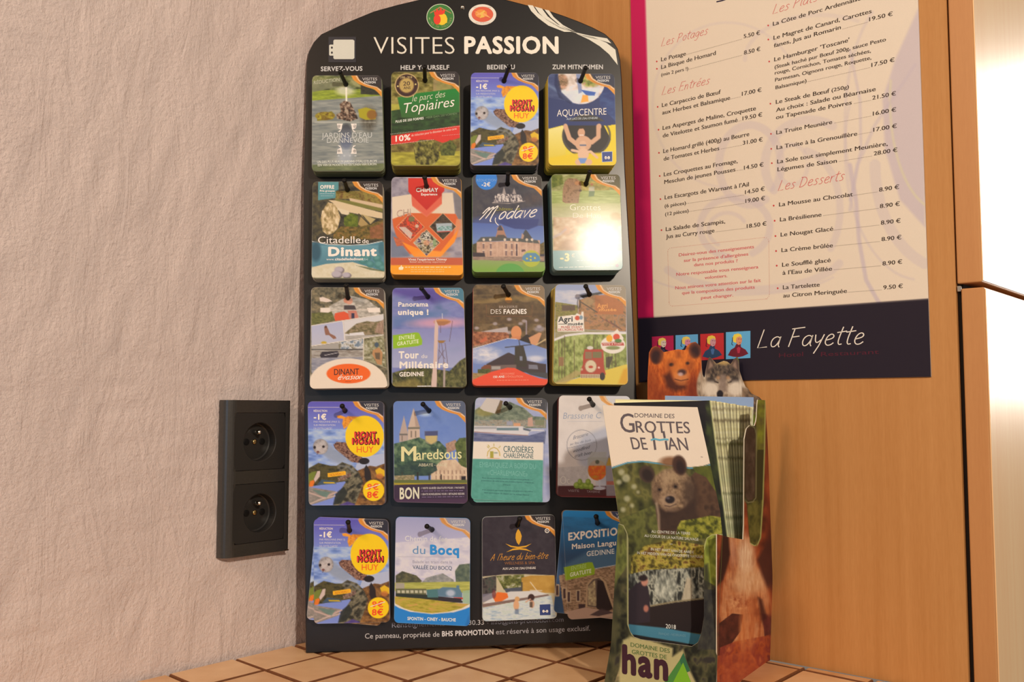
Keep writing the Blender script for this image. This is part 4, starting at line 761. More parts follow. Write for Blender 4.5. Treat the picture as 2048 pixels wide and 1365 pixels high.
def tour(A, I):
    A.tex(A.full(), [(100, 106, 160), (124, 128, 172), (90, 112, 150)], 160, 80, 91, con=1.4); A.poly([(1050, 90), (1860, 90), (1860, 200), (1500, 260), (1200, 200), (1050, 150)], (84, 64, 140), .8, 70); A.poly([(1050, 420), (1400, 340), (1700, 380), (1500, 430), (1050, 560)], (92, 118, 160), .7, 60); A.grad([(1050, 560), (1880, 560), (1890, 1000), (1050, 1000)], (134, 134, 176), (172, 172, 190), 560, 1000, a=.8)
    A.ell(1600, 490, 320, 52, (204, 150, 166), .85, rot=-1, soft=50); A.ell(1620, 480, 90, 32, (196, 132, 66), .9, soft=16); A.poly([(1540, 470), (1720, 470), (1640, 520), (1560, 520)], (160, 106, 70), .9, 8)
    A.tex([(1050, 1060), (1250, 1000), (1500, 1010), (1700, 1040), (1820, 920), (1890, 880), (1900, 1240), (1050, 1240)], [(50, 50, 34), (84, 84, 44), (116, 110, 66)], 26, 34, 92, con=1.8); A.poly([(1050, 1180), (1300, 1120), (1450, 1230), (1050, 1240)], (150, 130, 66), .6, 40)
    A.poly([(1540, 450), (1575, 520), (1560, 900), (1555, 1225), (1490, 1225), (1520, 900), (1530, 560)], (206, 176, 160), 1, 6); A.poly([(1630, 940), (1655, 940), (1650, 1225), (1630, 1225)], (170, 150, 140)); A.poly([(1565, 690), (1660, 690), (1630, 720), (1580, 720)], (150, 110, 60), 1, 6)
    for a_, b_ in (((1590, 720), (1570, 960)), ((1610, 720), (1640, 960)), ((1650, 720), (1680, 960)), ((1580, 800), (1650, 900)), ((1640, 800), (1580, 900)), ((1735, 470), (1700, 700)), ((1600, 520), (1600, 600))): A.line([a_, b_], 6, (96, 72, 76), .8)
    A.line([(1620, 385), (1620, 440)], 6, (220, 210, 200)); A.poly([(1055, 632), (1320, 598), (1355, 606), (1392, 690), (1388, 738), (1340, 755), (1060, 785)], (140, 178, 34)); A.rect(1060, 600, 1390, 640, (140, 178, 34), 0)
    I.text('Panorama', 1118, 305, 1460, 303, 50, WH, 0.03); I.text('unique !', 1115, 397, 1462, 397, 58, WH, 0.05); I.text('ENTRÉE', 1125, 685, 1308, 668, 42, (214, 226, 160), 0.03); I.text('GRATUITE', 1105, 752, 1350, 720, 42, (220, 232, 170), 0.03)
    I.text('Tour', 1122, 894, 1352, 892, 76, WH, 0.045); I.text('du', 1382, 892, 1446, 890, 44, WH, 0.0); I.text('Millénaire', 1132, 1006, 1688, 1002, 72, WH, 0.045); I.text('GEDINNE', 1130, 1100, 1410, 1094, 46, WH, 0.04); small(I, 1335, 1222, 1490, 1220, 20, 2, (216, 210, 200), 5); corner(A, I, 1860, 90, 5.69, (70, 118, 134))

def fagnes(A, I):
    A.tex(A.full(), [(64, 50, 36), (96, 76, 48), (126, 100, 66)], 70, 40, 101); A.poly([(150, 240), (500, 190), (950, 180), (960, 240), (500, 240), (150, 300)], (150, 120, 66), .6, 30); A.tex([(150, 270), (830, 255), (960, 300), (960, 500), (150, 500)], [(70, 52, 36), (100, 76, 46)], 40, 30, 102, .7)
    A.poly([(240, 590), (540, 535), (550, 610), (250, 605)], (186, 172, 168), .9, 10); A.tex([(150, 590), (560, 600), (560, 690), (150, 760)], [(90, 50, 34), (150, 90, 60), (180, 120, 80)], 30, 24, 103); A.poly([(220, 700), (300, 640), (310, 690), (240, 720)], (196, 96, 62), .8)
    for x_, y_ in ((190, 550), (400, 500), (560, 450), (730, 470), (560, 600), (690, 500), (870, 460), (900, 530)): A.ell(x_, y_, 26, 18, (182, 166, 168), .7, soft=14)
    A.line([(755, 470), (755, 680)], 14, (176, 160, 176), .7, 8); A.ell(640, 600, 60, 76, (208, 134, 84)); A.poly([(585, 650), (690, 640), (700, 700), (560, 700)], (200, 124, 80), .9); A.poly([(650, 700), (760, 620), (800, 640), (800, 760), (660, 760)], (40, 32, 30), 1, 8); A.poly([(780, 660), (900, 600), (930, 610), (880, 740), (820, 760)], (206, 144, 100), .95, 8); A.line([(870, 740), (970, 680)], 14, (196, 170, 120)); A.ell(905, 560, 60, 30, (170, 160, 170), .6, soft=20)
    A.poly([(145, 785), (540, 668), (640, 675), (820, 740), (990, 790), (1000, 1200), (140, 1200)], (112, 130, 176)); A.grad([(145, 785), (540, 668), (640, 675), (990, 790), (990, 900), (145, 900)], (104, 124, 176), (142, 154, 184), 680, 900); A.tex(A.em(270, 850, 180, 90, soft=60), [(150, 160, 186), (226, 214, 206)], 60, 34, 104, .9); A.ell(860, 900, 90, 34, (214, 206, 204), .8, soft=30); A.line([(145, 785), (540, 668), (640, 675)], 6, (226, 212, 196))
    A.poly([(300, 960), (540, 832), (560, 830), (760, 920), (900, 950), (980, 960), (980, 1060), (300, 1040)], (62, 50, 52)); A.poly([(620, 910), (625, 760), (720, 745), (760, 900), (760, 990), (620, 990)], (58, 52, 44)); A.line([(515, 770), (810, 738)], 10, (60, 56, 56)); A.line([(670, 690), (700, 860)], 9, (60, 56, 56)); A.rect(680, 870, 710, 920, (130, 134, 150), .9); A.poly([(350, 975), (640, 965), (640, 1060), (350, 1060)], (110, 90, 82)); A.rect(360, 985, 460, 1020, (160, 150, 140)); A.poly([(240, 1000), (280, 970), (350, 970), (350, 1060), (240, 1050)], (120, 70, 46)); A.tex([(200, 1020), (340, 1010), (350, 1080), (200, 1080)], [(60, 66, 34), (100, 100, 50)], 16, 14, 105); A.poly([(780, 965), (880, 970), (890, 1020), (780, 1015)], (130, 130, 140), .8); A.tex([(145, 1060), (350, 1070), (250, 1130), (145, 1140)], [(140, 110, 66), (170, 140, 90)], 30, 12, 106); A.poly([(640, 1000), (1000, 1060), (1000, 1130), (800, 1080)], (60, 58, 56), .9)
    A.poly([(140, 1140), (350, 1050), (540, 1000), (620, 1004), (760, 1070), (900, 1120), (1010, 1135), (1010, 1240), (140, 1240)], (224, 76, 48)); A.rect(130, 1190, 1010, 1240, (206, 62, 38), .6)
    A.ell(553, 230, 40, 36, (216, 140, 42)); A.rect(515, 232, 592, 272, (70, 50, 34), .7, 10); A.ell(548, 180, 8, 8, (60, 40, 30), 0)
    I.text('BRASSERIE', 445, 322, 655, 320, 26, (170, 150, 130)); I.text('DES', 350, 388, 470, 386, 50, WH, -.01); I.text('FAGNES', 495, 388, 758, 386, 52, WH, 0.035); I.text('DÉCOUVREZ', 460, 1082, 620, 1078, 20, (240, 150, 120)); I.text('150 ANS', 378, 1118, 505, 1114, 24, WH, 0.03); I.text("D'ÉVOLUTION", 515, 1114, 715, 1112, 22, (240, 150, 120)); small(I, 420, 1150, 780, 1145, 10, 3, (240, 140, 110), 3)
    I.stroke([(300, 285), (300, 415), (820, 415), (820, 285)], 3, (150, 90, 60)); corner(A, I, 960, 62, 5.69, (128, 106, 78))

def agri(A, I):
    A.grad(A.full(), (138, 148, 176), (170, 168, 176), 50, 330); A.tex([(1080, 120), (1500, 120), (1400, 330), (1080, 250)], [(160, 166, 184), (196, 190, 190)], 70, 30, 111); A.tex([(1080, 250), (1340, 290), (1350, 560), (1080, 600)], [(90, 90, 44), (140, 130, 66), (120, 104, 66)], 34, 22, 112); A.rect(1160, 290, 1310, 350, (84, 64, 60), .8, 8); A.poly([(1360, 180), (1640, 130), (1620, 160), (1400, 210)], (60, 60, 60))
    A.tex([(1350, 230), (1540, 170), (1890, 230), (1890, 590), (1340, 560)], [(104, 80, 56), (150, 112, 72), (172, 120, 80), (120, 100, 80)], 44, 34, 113); A.poly([(1535, 180), (1700, 165), (1860, 270), (1860, 400), (1540, 390)], (172, 104, 60), .9, 8); A.ring(1352, 270, 20, 60, 8, (50, 46, 44)); A.ell(1460, 250, 60, 44, (160, 130, 90), .8, soft=12); A.line([(1370, 250), (1560, 370)], 14, (90, 76, 60)); A.ring(1840, 460, 44, 70, 8, (130, 116, 100), .8)
    for k_ in range(5): A.line([(1600 + 30 * k_, 430 + 14 * k_), (1760 + 20 * k_, 520 + 12 * k_)], 12, ((96, 70, 56), (160, 96, 70))[k_ % 2], .8)
    A.tex([(1080, 560), (1340, 560), (1890, 600), (1080, 690)], [(130, 120, 70), (156, 140, 96)], 40, 12, 114, .8)
    A.tex([(1060, 700), (1300, 620), (1890, 600), (1900, 980), (1060, 1180)], [(92, 98, 44), (140, 148, 74), (176, 180, 110)], 34, 50, 115); A.line([(1060, 690), (1200, 635), (1400, 610), (1880, 606)], 24, (216, 206, 196))
    for x_ in (1125, 1160, 1190, 1300, 1520, 1560, 1690, 1730, 1770): A.line([(x_, 640 + (x_ % 7) * 10), (x_, 1120 - (x_ % 5) * 40)], 9, (80, 60, 40), .7)
    A.rect(1125, 880, 1180, 980, (140, 100, 66), .9, 6); A.poly([(1060, 1180), (1300, 1130), (1880, 965), (1905, 965), (1912, 1200), (1060, 1200)], (212, 184, 70)); A.poly([(1800, 1180), (1860, 1020), (1910, 1000), (1910, 1200)], (206, 146, 30), .8, 30); A.poly([(1060, 1180), (1320, 1030), (1400, 1060), (1200, 1180)], (170, 146, 90), .8, 20)
    A.poly([(1400, 860), (1420, 790), (1630, 790), (1640, 1000), (1660, 1080), (1560, 1090), (1370, 1080), (1375, 1020), (1400, 960)], (168, 66, 48)); A.rect(1425, 820, 1500, 900, (130, 110, 80), .9); A.rect(1510, 820, 1610, 890, (110, 110, 70), .9); A.ell(1488, 985, 68, 74, (206, 186, 150)); A.ring(1488, 985, 68, 74, 6, (150, 90, 70)); A.ell(1488, 992, 26, 16, (180, 70, 50)); A.ell(1480, 775, 36, 20, (206, 196, 180))
    A.rect(1370, 1075, 1590, 1120, (206, 190, 150)); 
    for k_ in range(11): A.rect(1378 + 19 * k_, 1080, 1386 + 19 * k_, 1115, (110, 60, 50))
    A.ell(1620, 1100, 30, 44, (50, 44, 44)); A.ell(1385, 1020, 14, 14, (200, 170, 140), .8); A.ell(1580, 1000, 12, 12, (226, 190, 170)); A.poly([(1660, 880), (1740, 870), (1700, 1000), (1660, 1000)], (60, 50, 44), .8, 8)
    A.poly([(1120, 420), (1280, 400), (1310, 400), (1330, 380), (1375, 400), (1385, 362), (1405, 362), (1415, 590), (1110, 590), (1108, 520), (1105, 480)], (226, 212, 192)); A.ell(1335, 435, 28, 26, (196, 76, 50)); A.ell(1378, 430, 20, 24, (120, 140, 150))
    A.ell(1740, 740, 140, 100, (224, 210, 190)); A.poly([(1640, 700), (1700, 640), (1790, 560), (1860, 660), (1850, 740)], (224, 210, 190)); A.ell(1700, 668, 36, 40, (226, 160, 30)); A.ell(1780, 650, 38, 36, (206, 70, 44)); A.ell(1800, 696, 40, 24, (80, 120, 60)); A.poly([(1610, 718), (1860, 716), (1866, 748), (1620, 750)], (176, 50, 44)); A.ell(1740, 775, 80, 22, (130, 134, 80))
    I.text('Agri', 1118, 480, 1282, 474, 58, (54, 58, 60), 0.035); I.text('musée', 1228, 520, 1400, 514, 34, (54, 58, 60), 0.03); I.stroke([(1118, 505), (1220, 503)], 6, (60, 66, 60)); I.text('MUSÉE VIVANT', 1150, 550, 1388, 548, 22, (180, 66, 50), 0.02); I.text("DE L'AGRICULTURE", 1118, 580, 1400, 578, 24, (180, 66, 50), 0.02)
    I.text('Agri', 1560, 320, 1680, 318, 50, (222, 150, 80), 0.03); I.text('musée', 1580, 358, 1780, 356, 34, (222, 150, 80), 0.03); I.text('FERME & FORÊT', 1622, 742, 1850, 740, 18, (226, 190, 170), 0.02, ); I.text('Anes', 1705, 712, 1775, 710, 14, (150, 60, 50)); corner(A, I, 1885, 62, 5.69, (148, 134, 112))

def maredsous(A, I):
    A.grad(A.full(), (94, 120, 172), (110, 134, 188), 120, 560); A.tex(A.em(1400, 400, 300, 260, soft=150), [(92, 120, 184), (116, 140, 190)], 80, 60, 121, .5); A.ell(1370, 268, 60, 24, (180, 196, 220), .8, soft=30)
    A.poly([(1085, 490), (1135, 285), (1175, 460), (1175, 570), (1085, 570)], (176, 156, 142)); A.poly([(1175, 560), (1180, 410), (1240, 200), (1305, 400), (1310, 540), (1300, 570)], (196, 172, 150)); A.poly([(1175, 410), (1310, 405), (1308, 430), (1178, 432)], (120, 112, 96)); A.rect(1085, 480, 1175, 498, (110, 104, 96)); A.rect(1210, 450, 1222, 520, (110, 96, 84)); A.rect(1256, 450, 1268, 520, (110, 96, 84)); A.rect(1110, 500, 1120, 560, (110, 96, 84)); A.poly([(1240, 200), (1305, 400), (1260, 400)], (160, 134, 118), .7)
    A.tex([(1590, 590), (1700, 545), (1730, 640), (1600, 700)], [(150, 116, 96), (180, 146, 122)], 18, 18, 122); A.tex([(1025, 590), (1150, 560), (1300, 520), (1400, 560), (1520, 560), (1600, 640), (1600, 780), (1500, 930), (1025, 960)], [(46, 70, 60), (80, 104, 76), (116, 136, 100)], 40, 36, 123, con=2); A.tex([(1690, 590), (1740, 530), (1830, 520), (1830, 860), (1740, 840)], [(60, 74, 40), (104, 116, 60)], 26, 26, 124)
    A.tex([(1430, 880), (1550, 770), (1700, 760), (1760, 830), (1830, 860), (1830, 1000), (1430, 1000)], [(190, 160, 130), (216, 190, 156)], 26, 40, 125); 
    for x_ in range(1480, 1820, 44): A.rect(x_, 880, x_ + 12, 920, (150, 120, 100)); A.rect(x_, 940, x_ + 12, 980, (150, 120, 100))
    A.tex([(1030, 860), (1180, 800), (1300, 780), (1480, 800), (1500, 880), (1400, 940), (1030, 940)], [(34, 54, 56), (64, 84, 66)], 36, 26, 126, .9); A.rect(1275, 900, 1295, 985, (44, 44, 40)); A.rect(1110, 900, 1122, 980, (60, 60, 50)); A.rect(1405, 920, 1420, 985, (50, 46, 40)); A.rect(1535, 925, 1548, 985, (50, 40, 36)); A.rect(1760, 945, 1810, 990, (40, 34, 40)); A.tex([(1030, 940), (1250, 930), (1250, 990), (1030, 990)], [(110, 104, 70), (176, 156, 120)], 20, 14, 127)
    A.rect(1020, 985, 1835, 1030, (96, 104, 56)); A.rect(1020, 1020, 1835, 1040, (170, 150, 40)); A.poly([(1020, 1040), (1500, 1028), (1835, 1028), (1840, 1260), (1020, 1260)], (58, 42, 62)); A.rect(1020, 1190, 1840, 1260, (80, 50, 76), .6, 20)
    A.poly([(1362, 455), (1505, 450), (1500, 560), (1475, 585), (1430, 600), (1385, 585), (1365, 560)], (150, 140, 110), .9); A.poly([(1362, 455), (1505, 450), (1505, 500), (1362, 505)], (74, 78, 112)); A.poly([(1372, 505), (1495, 502), (1490, 560), (1432, 596), (1378, 560)], (196, 172, 110), .9)
    I.text('M', 1105, 780, 1270, 775, 155, (222, 210, 150), 0.02); I.text('aredsous', 1270, 765, 1765, 752, 112, (220, 210, 150), 0.012); I.text('ABBAYE - ABDIJ', 1295, 838, 1600, 835, 32, (206, 196, 160)); I.text('BON', 1088, 1193, 1302, 1186, 118, (214, 206, 176), 0.035)
    I.text('1 VISITE GUIDÉE GRATUITE POUR 1 PAYANTE', 1322, 1086, 1795, 1080, 20, (196, 184, 176), 0.03); I.text('1 GRATIS RONDLEIDING VOOR 1 BETALEND BEZOEK', 1322, 1152, 1797, 1146, 20, (196, 184, 176), 0.03); small(I, 1325, 1112, 1790, 1106, 10, 3, (130, 110, 140), 1); small(I, 1330, 1178, 1790, 1172, 10, 3, (130, 110, 140), 2); corner(A, I, 1800, 125, 5.46, (84, 92, 110))

def croisieres(A, I):
    A.tex(A.full(), [(150, 156, 186), (172, 174, 190)], 80, 40, 131); A.tex([(150, 230), (250, 170), (420, 180), (540, 130), (700, 200), (800, 290), (940, 300), (940, 420), (150, 420)], [(80, 92, 76), (112, 122, 100), (140, 146, 120)], 34, 26, 132); A.ell(270, 240, 100, 50, (150, 138, 70), .7, soft=30); A.poly([(215, 200), (290, 90), (440, 110), (380, 260), (260, 230)], (196, 186, 172)); A.poly([(440, 115), (470, 125), (440, 250), (380, 265)], (110, 90, 60))
    A.tex([(150, 330), (940, 330), (940, 410), (150, 400)], [(120, 110, 96), (160, 150, 130), (110, 124, 120)], 26, 14, 133); A.rect(510, 345, 575, 390, (150, 150, 160)); A.rect(585, 365, 660, 400, (206, 150, 110)); A.poly([(740, 400), (742, 310), (790, 295), (800, 400)], (190, 150, 130)); A.rect(820, 330, 920, 390, (120, 124, 90), .8)
    A.poly([(150, 395), (680, 400), (740, 430), (920, 440), (920, 450), (760, 455), (740, 500), (400, 480), (150, 455)], (206, 200, 196)); A.rect(400, 415, 640, 445, (96, 120, 126), .9); A.rect(155, 405, 400, 430, (150, 150, 150), .8); A.poly([(690, 415), (780, 440), (760, 455), (690, 440)], (90, 100, 110)); A.line([(150, 460), (740, 500)], 8, (150, 110, 100)); A.tex([(145, 465), (400, 490), (740, 505), (940, 450), (925, 590), (140, 580)], [(76, 84, 120), (110, 116, 144)], 70, 12, 134)
    A.poly([(135, 565), (910, 575), (905, 775), (130, 765)], (226, 212, 190)); A.poly([(130, 755), (906, 770), (900, 1240), (115, 1230)], (82, 150, 132)); A.tex(A.pm([(130, 758), (906, 773), (900, 1240), (115, 1230)]), [(76, 142, 124), (92, 160, 142)], 30, 30, 135, .7)
    A.line([(298, 725), (305, 680), (335, 645), (370, 630), (405, 645), (430, 680), (435, 720)], 9, (190, 160, 60))
    for a_, b_ in (((308, 605), (322, 625)), ((370, 592), (370, 612)), ((440, 618), (424, 634)), ((300, 622), (312, 636))): A.line([a_, b_], 8, (180, 160, 70))
    A.rect(328, 672, 366, 748, (166, 156, 60)); A.line([(300, 745), (430, 752)], 6, (206, 150, 110)); A.ell(390, 690, 24, 8, (150, 160, 140))
    I.text('CROISIÈRES', 475, 680, 802, 692, 66, (74, 104, 104), 0.012); I.text('CHARLEMAGNE', 475, 742, 802, 752, 52, (74, 104, 104), 0.012); I.text('EMBARQUEZ À BORD DU', 215, 845, 830, 866, 56, (116, 176, 158), 0); I.text('«CHARLEMAGNE»', 300, 930, 738, 948, 54, (116, 176, 158), 0)
    for t_, x0, y0, x1, y1 in (('Pour toute personne payante une personne gratuite sur', 240, 970, 800, 992), ('presentation de cette carte une croisière Namur - Wépion ou', 232, 998, 806, 1024), ('Dinant', 470, 1045, 552, 1048), ('A la croisière personne payante une gratuite à la même', 240, 1100, 795, 1120), ('date quelconque de départ sur le voyage Namur', 262, 1130, 758, 1158)): I.text(t_, x0, y0, x1, y1, 15, (44, 92, 90), 0.0, slant=.2)
    corner(A, I, 942, 92, 5.46, (66, 66, 70))

def brasserie(A, I):
    A.grad(A.full(), (214, 200, 186), (196, 186, 182), 70, 1050); A.tex(A.full(), [(200, 188, 176), (222, 210, 196)], 120, 120, 141, .5); A.poly([(1250, 640), (1350, 500), (1600, 400), (1900, 380), (1900, 1050), (1560, 1050), (1300, 800)], (156, 160, 174), .7, 60); A.tex([(1070, 850), (1400, 830), (1400, 1060), (1070, 1060)], [(160, 154, 152), (190, 182, 176)], 34, 34, 142, .7)
    A.rect(1060, 1050, 1910, 1230, (76, 38, 40)); A.rect(1060, 1160, 1910, 1230, (110, 24, 28), .7, 20); A.ring(1330, 605, 165, 168, 5, (120, 118, 126)); A.line([(1170, 640), (1490, 570)], 4, (120, 118, 126))
    A.poly([(1405, 760), (1425, 680), (1600, 680), (1600, 900), (1560, 960), (1530, 985), (1460, 975), (1400, 900)], (168, 166, 160), .8); A.ell(1500, 880, 102, 110, (206, 106, 50)); A.tex(A.em(1500, 880, 102, 110), [(214, 160, 40), (206, 80, 40), (170, 150, 40)], 40, 60, 143, .8); A.rect(1395, 740, 1610, 830, (160, 158, 148), .85, 10); A.rect(1515, 985, 1535, 1060, (190, 190, 196), .9); A.ell(1520, 1078, 70, 18, (196, 192, 196), .9); A.rect(1480, 1000, 1590, 1080, (180, 180, 190), .5)
    A.ell(1500, 790, 22, 22, (70, 76, 60), .8, soft=10); A.poly([(1590, 820), (1620, 730), (1650, 700), (1900, 700), (1900, 1160), (1600, 1160)], (140, 132, 136), .9); A.poly([(1595, 830), (1625, 740), (1660, 760), (1660, 830)], (176, 140, 60)); A.rect(1600, 1000, 1900, 1040, (170, 90, 70), .8)
    for cx, cy, rx in ((1275, 1045, 34), (1330, 1050, 44), (1385, 1050, 50), (1430, 1060, 30), (1310, 1010, 26), (1400, 1010, 30)): A.ell(cx, cy, rx, 36, (112, 132, 50)); A.ell(cx - 6, cy - 8, rx * .6, 20, (158, 174, 80), .8, soft=14)
    I.text('Brasserie C', 1125, 318, 1545, 312, 66, (150, 156, 168), -.006, slant=.2); I.stroke([(1170, 348), (1560, 345)], 2.5, (170, 170, 175)); I.text('Brasserie', 1235, 545, 1400, 500, 40, (120, 120, 130), kind=None, slant=.3); I.text('au feu de bois', 1200, 610, 1430, 560, 28, (120, 120, 130), slant=.3); I.text('woodfired', 1230, 690, 1420, 640, 36, (96, 96, 106), slant=.3); I.text('craft beer', 1250, 742, 1445, 700, 36, (96, 96, 106), slant=.3)
    I.text('Oc', 1095, 1030, 1200, 1030, 80, (216, 206, 190), -.02); I.text('VISITE', 1180, 1115, 1300, 1118, 24, (150, 130, 130)); I.text('TAVERNE', 1385, 1125, 1530, 1128, 24, (150, 130, 130)); I.text('SHOP', 1625, 1128, 1720, 1130, 24, (150, 130, 130)); corner(A, I, 1850, 70, 5.46, (196, 194, 194), .8)

def bocq(A, I):
    A.grad(A.full(), (152, 152, 184), (190, 184, 200), 60, 430); A.tex([(860, 300), (1560, 250), (1560, 560), (1450, 660), (1100, 620), (870, 560)], [(180, 176, 190), (212, 204, 206), (196, 190, 198)], 90, 60, 151); A.tex([(870, 600), (930, 560), (1060, 600), (1110, 650), (1080, 690), (870, 690)], [(60, 62, 50), (104, 100, 66)], 22, 18, 152); A.tex([(1410, 560), (1450, 500), (1550, 490), (1550, 680), (1420, 680)], [(72, 86, 76), (110, 120, 96)], 26, 26, 153); A.tex([(1150, 620), (1300, 580), (1400, 640), (1400, 670), (1100, 670)], [(120, 124, 120), (160, 156, 150)], 22, 14, 154)
    A.tex([(860, 665), (1560, 655), (1560, 760), (860, 740)], [(150, 152, 70), (190, 186, 96)], 90, 10, 155); A.rect(870, 668, 950, 720, (160, 150, 140), .9); A.poly([(870, 720), (1150, 720), (1150, 815), (870, 790)], (96, 96, 66)); 
    for x_ in range(885, 1150, 40): A.rect(x_, 735, x_ + 28, 760, (186, 180, 150))
    A.poly([(870, 762), (1160, 775), (1480, 830), (1480, 850), (1200, 830), (870, 792)], (46, 52, 44)); A.poly([(1150, 730), (1260, 720), (1260, 800), (1160, 800)], (74, 116, 116)); A.poly([(1250, 730), (1300, 705), (1420, 710), (1425, 690), (1450, 690), (1450, 715), (1475, 760), (1475, 800), (1260, 790)], (90, 120, 138)); A.ell(1370, 760, 40, 30, (206, 206, 216), .7, soft=20); A.rect(1400, 800, 1490, 818, (190, 60, 50)); A.poly([(1260, 790), (1470, 810), (1465, 850), (1260, 830)], (50, 44, 50)); A.poly([(1480, 740), (1560, 730), (1560, 860), (1480, 850)], (150, 176, 140), .9)
    A.tex([(860, 790), (1100, 810), (1480, 855), (1560, 860), (1560, 940), (1200, 950), (870, 900)], [(140, 128, 40), (176, 160, 60), (196, 150, 80)], 50, 10, 156); A.ell(1210, 560, 620, 385, (0, 0, 0), 0)
    A.poly([(855, 850), (950, 900), (1050, 930), (1200, 945), (1350, 930), (1470, 900), (1560, 850), (1560, 1070), (855, 1070)], (218, 208, 192)); A.poly([(855, 868), (900, 895), (1000, 930), (1200, 952), (1400, 935), (1500, 905), (1560, 880), (1560, 1070), (855, 1070)], (36, 124, 194)); A.poly([(1500, 1060), (1560, 900), (1560, 1070)], (30, 96, 160), .6, 20)
    I.text('Chemin de fer', 955, 285, 1340, 290, 46, (212, 206, 212), 0.02); I.text('du', 1025, 402, 1140, 404, 72, (98, 140, 176), 0.0); I.text('Bocq', 1183, 405, 1448, 410, 82, (46, 136, 198), 0.05); I.stroke([(890, 428), (1420, 432)], 2.5, (160, 158, 165)); I.text('Balade en train dans la', 1025, 487, 1385, 490, 26, (150, 146, 160)); I.text('VALLÉE DU BOCQ', 1025, 540, 1383, 550, 34, (76, 92, 116), 0.012); I.text('SPONTIN - CINEY - BAUCHE', 978, 1005, 1418, 1018, 28, (228, 226, 220), 0.03)
    corner(A, I, 1545, 78, 4.55, (140, 138, 150), .8)

def bienetre(A, I):
    A.tex(A.full(), [(44, 36, 44), (56, 48, 54)], 40, 40, 161); A.poly([(205, 610), (400, 590), (600, 588), (860, 598), (885, 1010), (205, 1020)], (190, 176, 140)); A.tex([(205, 625), (330, 600), (330, 740), (205, 800)], [(44, 40, 42), (84, 76, 70), (60, 70, 60)], 30, 26, 162); A.tex([(330, 605), (580, 590), (600, 720), (400, 730)], [(70, 74, 34), (110, 112, 54), (176, 170, 140)], 26, 20, 163, con=2); A.poly([(400, 720), (560, 705), (560, 745), (420, 755)], (76, 80, 90))
    A.tex([(560, 620), (640, 600), (860, 600), (860, 760), (560, 750)], [(170, 126, 50), (196, 152, 72)], 60, 40, 164, con=1); A.rect(555, 660, 570, 800, (84, 76, 60)); A.line([(640, 660), (740, 790)], 8, (216, 196, 160)); A.poly([(300, 790), (460, 745), (700, 740), (800, 770), (500, 820), (205, 860)], (206, 200, 190)); A.poly([(205, 770), (290, 760), (330, 790), (205, 850)], (120, 116, 130), .8)
    A.poly([(300, 800), (340, 750), (430, 760), (440, 800), (370, 840), (320, 840)], (222, 108, 40)); A.ell(310, 770, 18, 40, (120, 60, 60), .8); A.poly([(205, 860), (500, 815), (800, 770), (820, 790), (500, 840), (205, 890)], (124, 100, 90)); A.poly([(205, 895), (500, 840), (830, 780), (885, 1010), (205, 1020)], (190, 196, 190)); A.tex(A.pm([(205, 895), (500, 840), (830, 790), (885, 1010), (205, 1020)]), [(150, 170, 180), (206, 206, 196), (186, 196, 180)], 50, 14, 165, .9)
    A.ell(520, 815, 22, 24, (206, 156, 100)); A.ell(512, 870, 26, 46, (214, 160, 116), soft=6); A.rect(500, 905, 535, 950, (90, 106, 130), .7, 10); A.ell(648, 800, 30, 32, (60, 38, 34)); A.ell(655, 860, 22, 36, (196, 150, 120), soft=6); A.rect(635, 840, 660, 890, (70, 60, 50), .8, 6); A.line([(600, 840), (640, 815)], 12, (206, 160, 130)); A.line([(640, 735), (745, 738)], 8, (214, 206, 190), .8)
    g_ = (216, 156, 40); I.shape([(530, 176), (548, 200), (562, 240), (555, 280), (536, 322), (518, 300), (505, 260), (508, 220), (520, 190)], g_); I.shape([(412, 308), (470, 330), (530, 338), (600, 328), (652, 308), (600, 342), (530, 352), (460, 340)], g_); I.shape([(420, 388), (480, 355), (540, 348), (600, 356), (656, 384), (600, 370), (540, 364), (480, 370)], g_)
    I.text("A l'heure du bien-être", 275, 465, 805, 445, 62, (206, 140, 50), kind='hand', w=.07, slant=.4); I.text('WELLNESS & SPA', 405, 500, 682, 495, 24, (150, 96, 50), 0); I.text("AUX LACS DE L'EAU D'HEURE", 388, 548, 690, 540, 20, WH, 0.01)
    I.shape([(725, 865), (822, 860), (824, 960), (727, 962)], (48, 62, 110)); I.disc(760, 925, 11, 13, WH, 10, .0001); I.disc(792, 925, 11, 13, WH, 10, .0001); I.stroke([(755, 927), (797, 927)], 7, WH, lift=.0001)
    I.disc(792, 192, 21, 21, WH, 20); I.disc(792, 192, 14, 14, (44, 36, 44), 20, .0001); I.shape([(787, 184), (787, 200), (799, 192)], WH, .0002); corner(A, I, 860, 48, 4.55, (44, 38, 40))

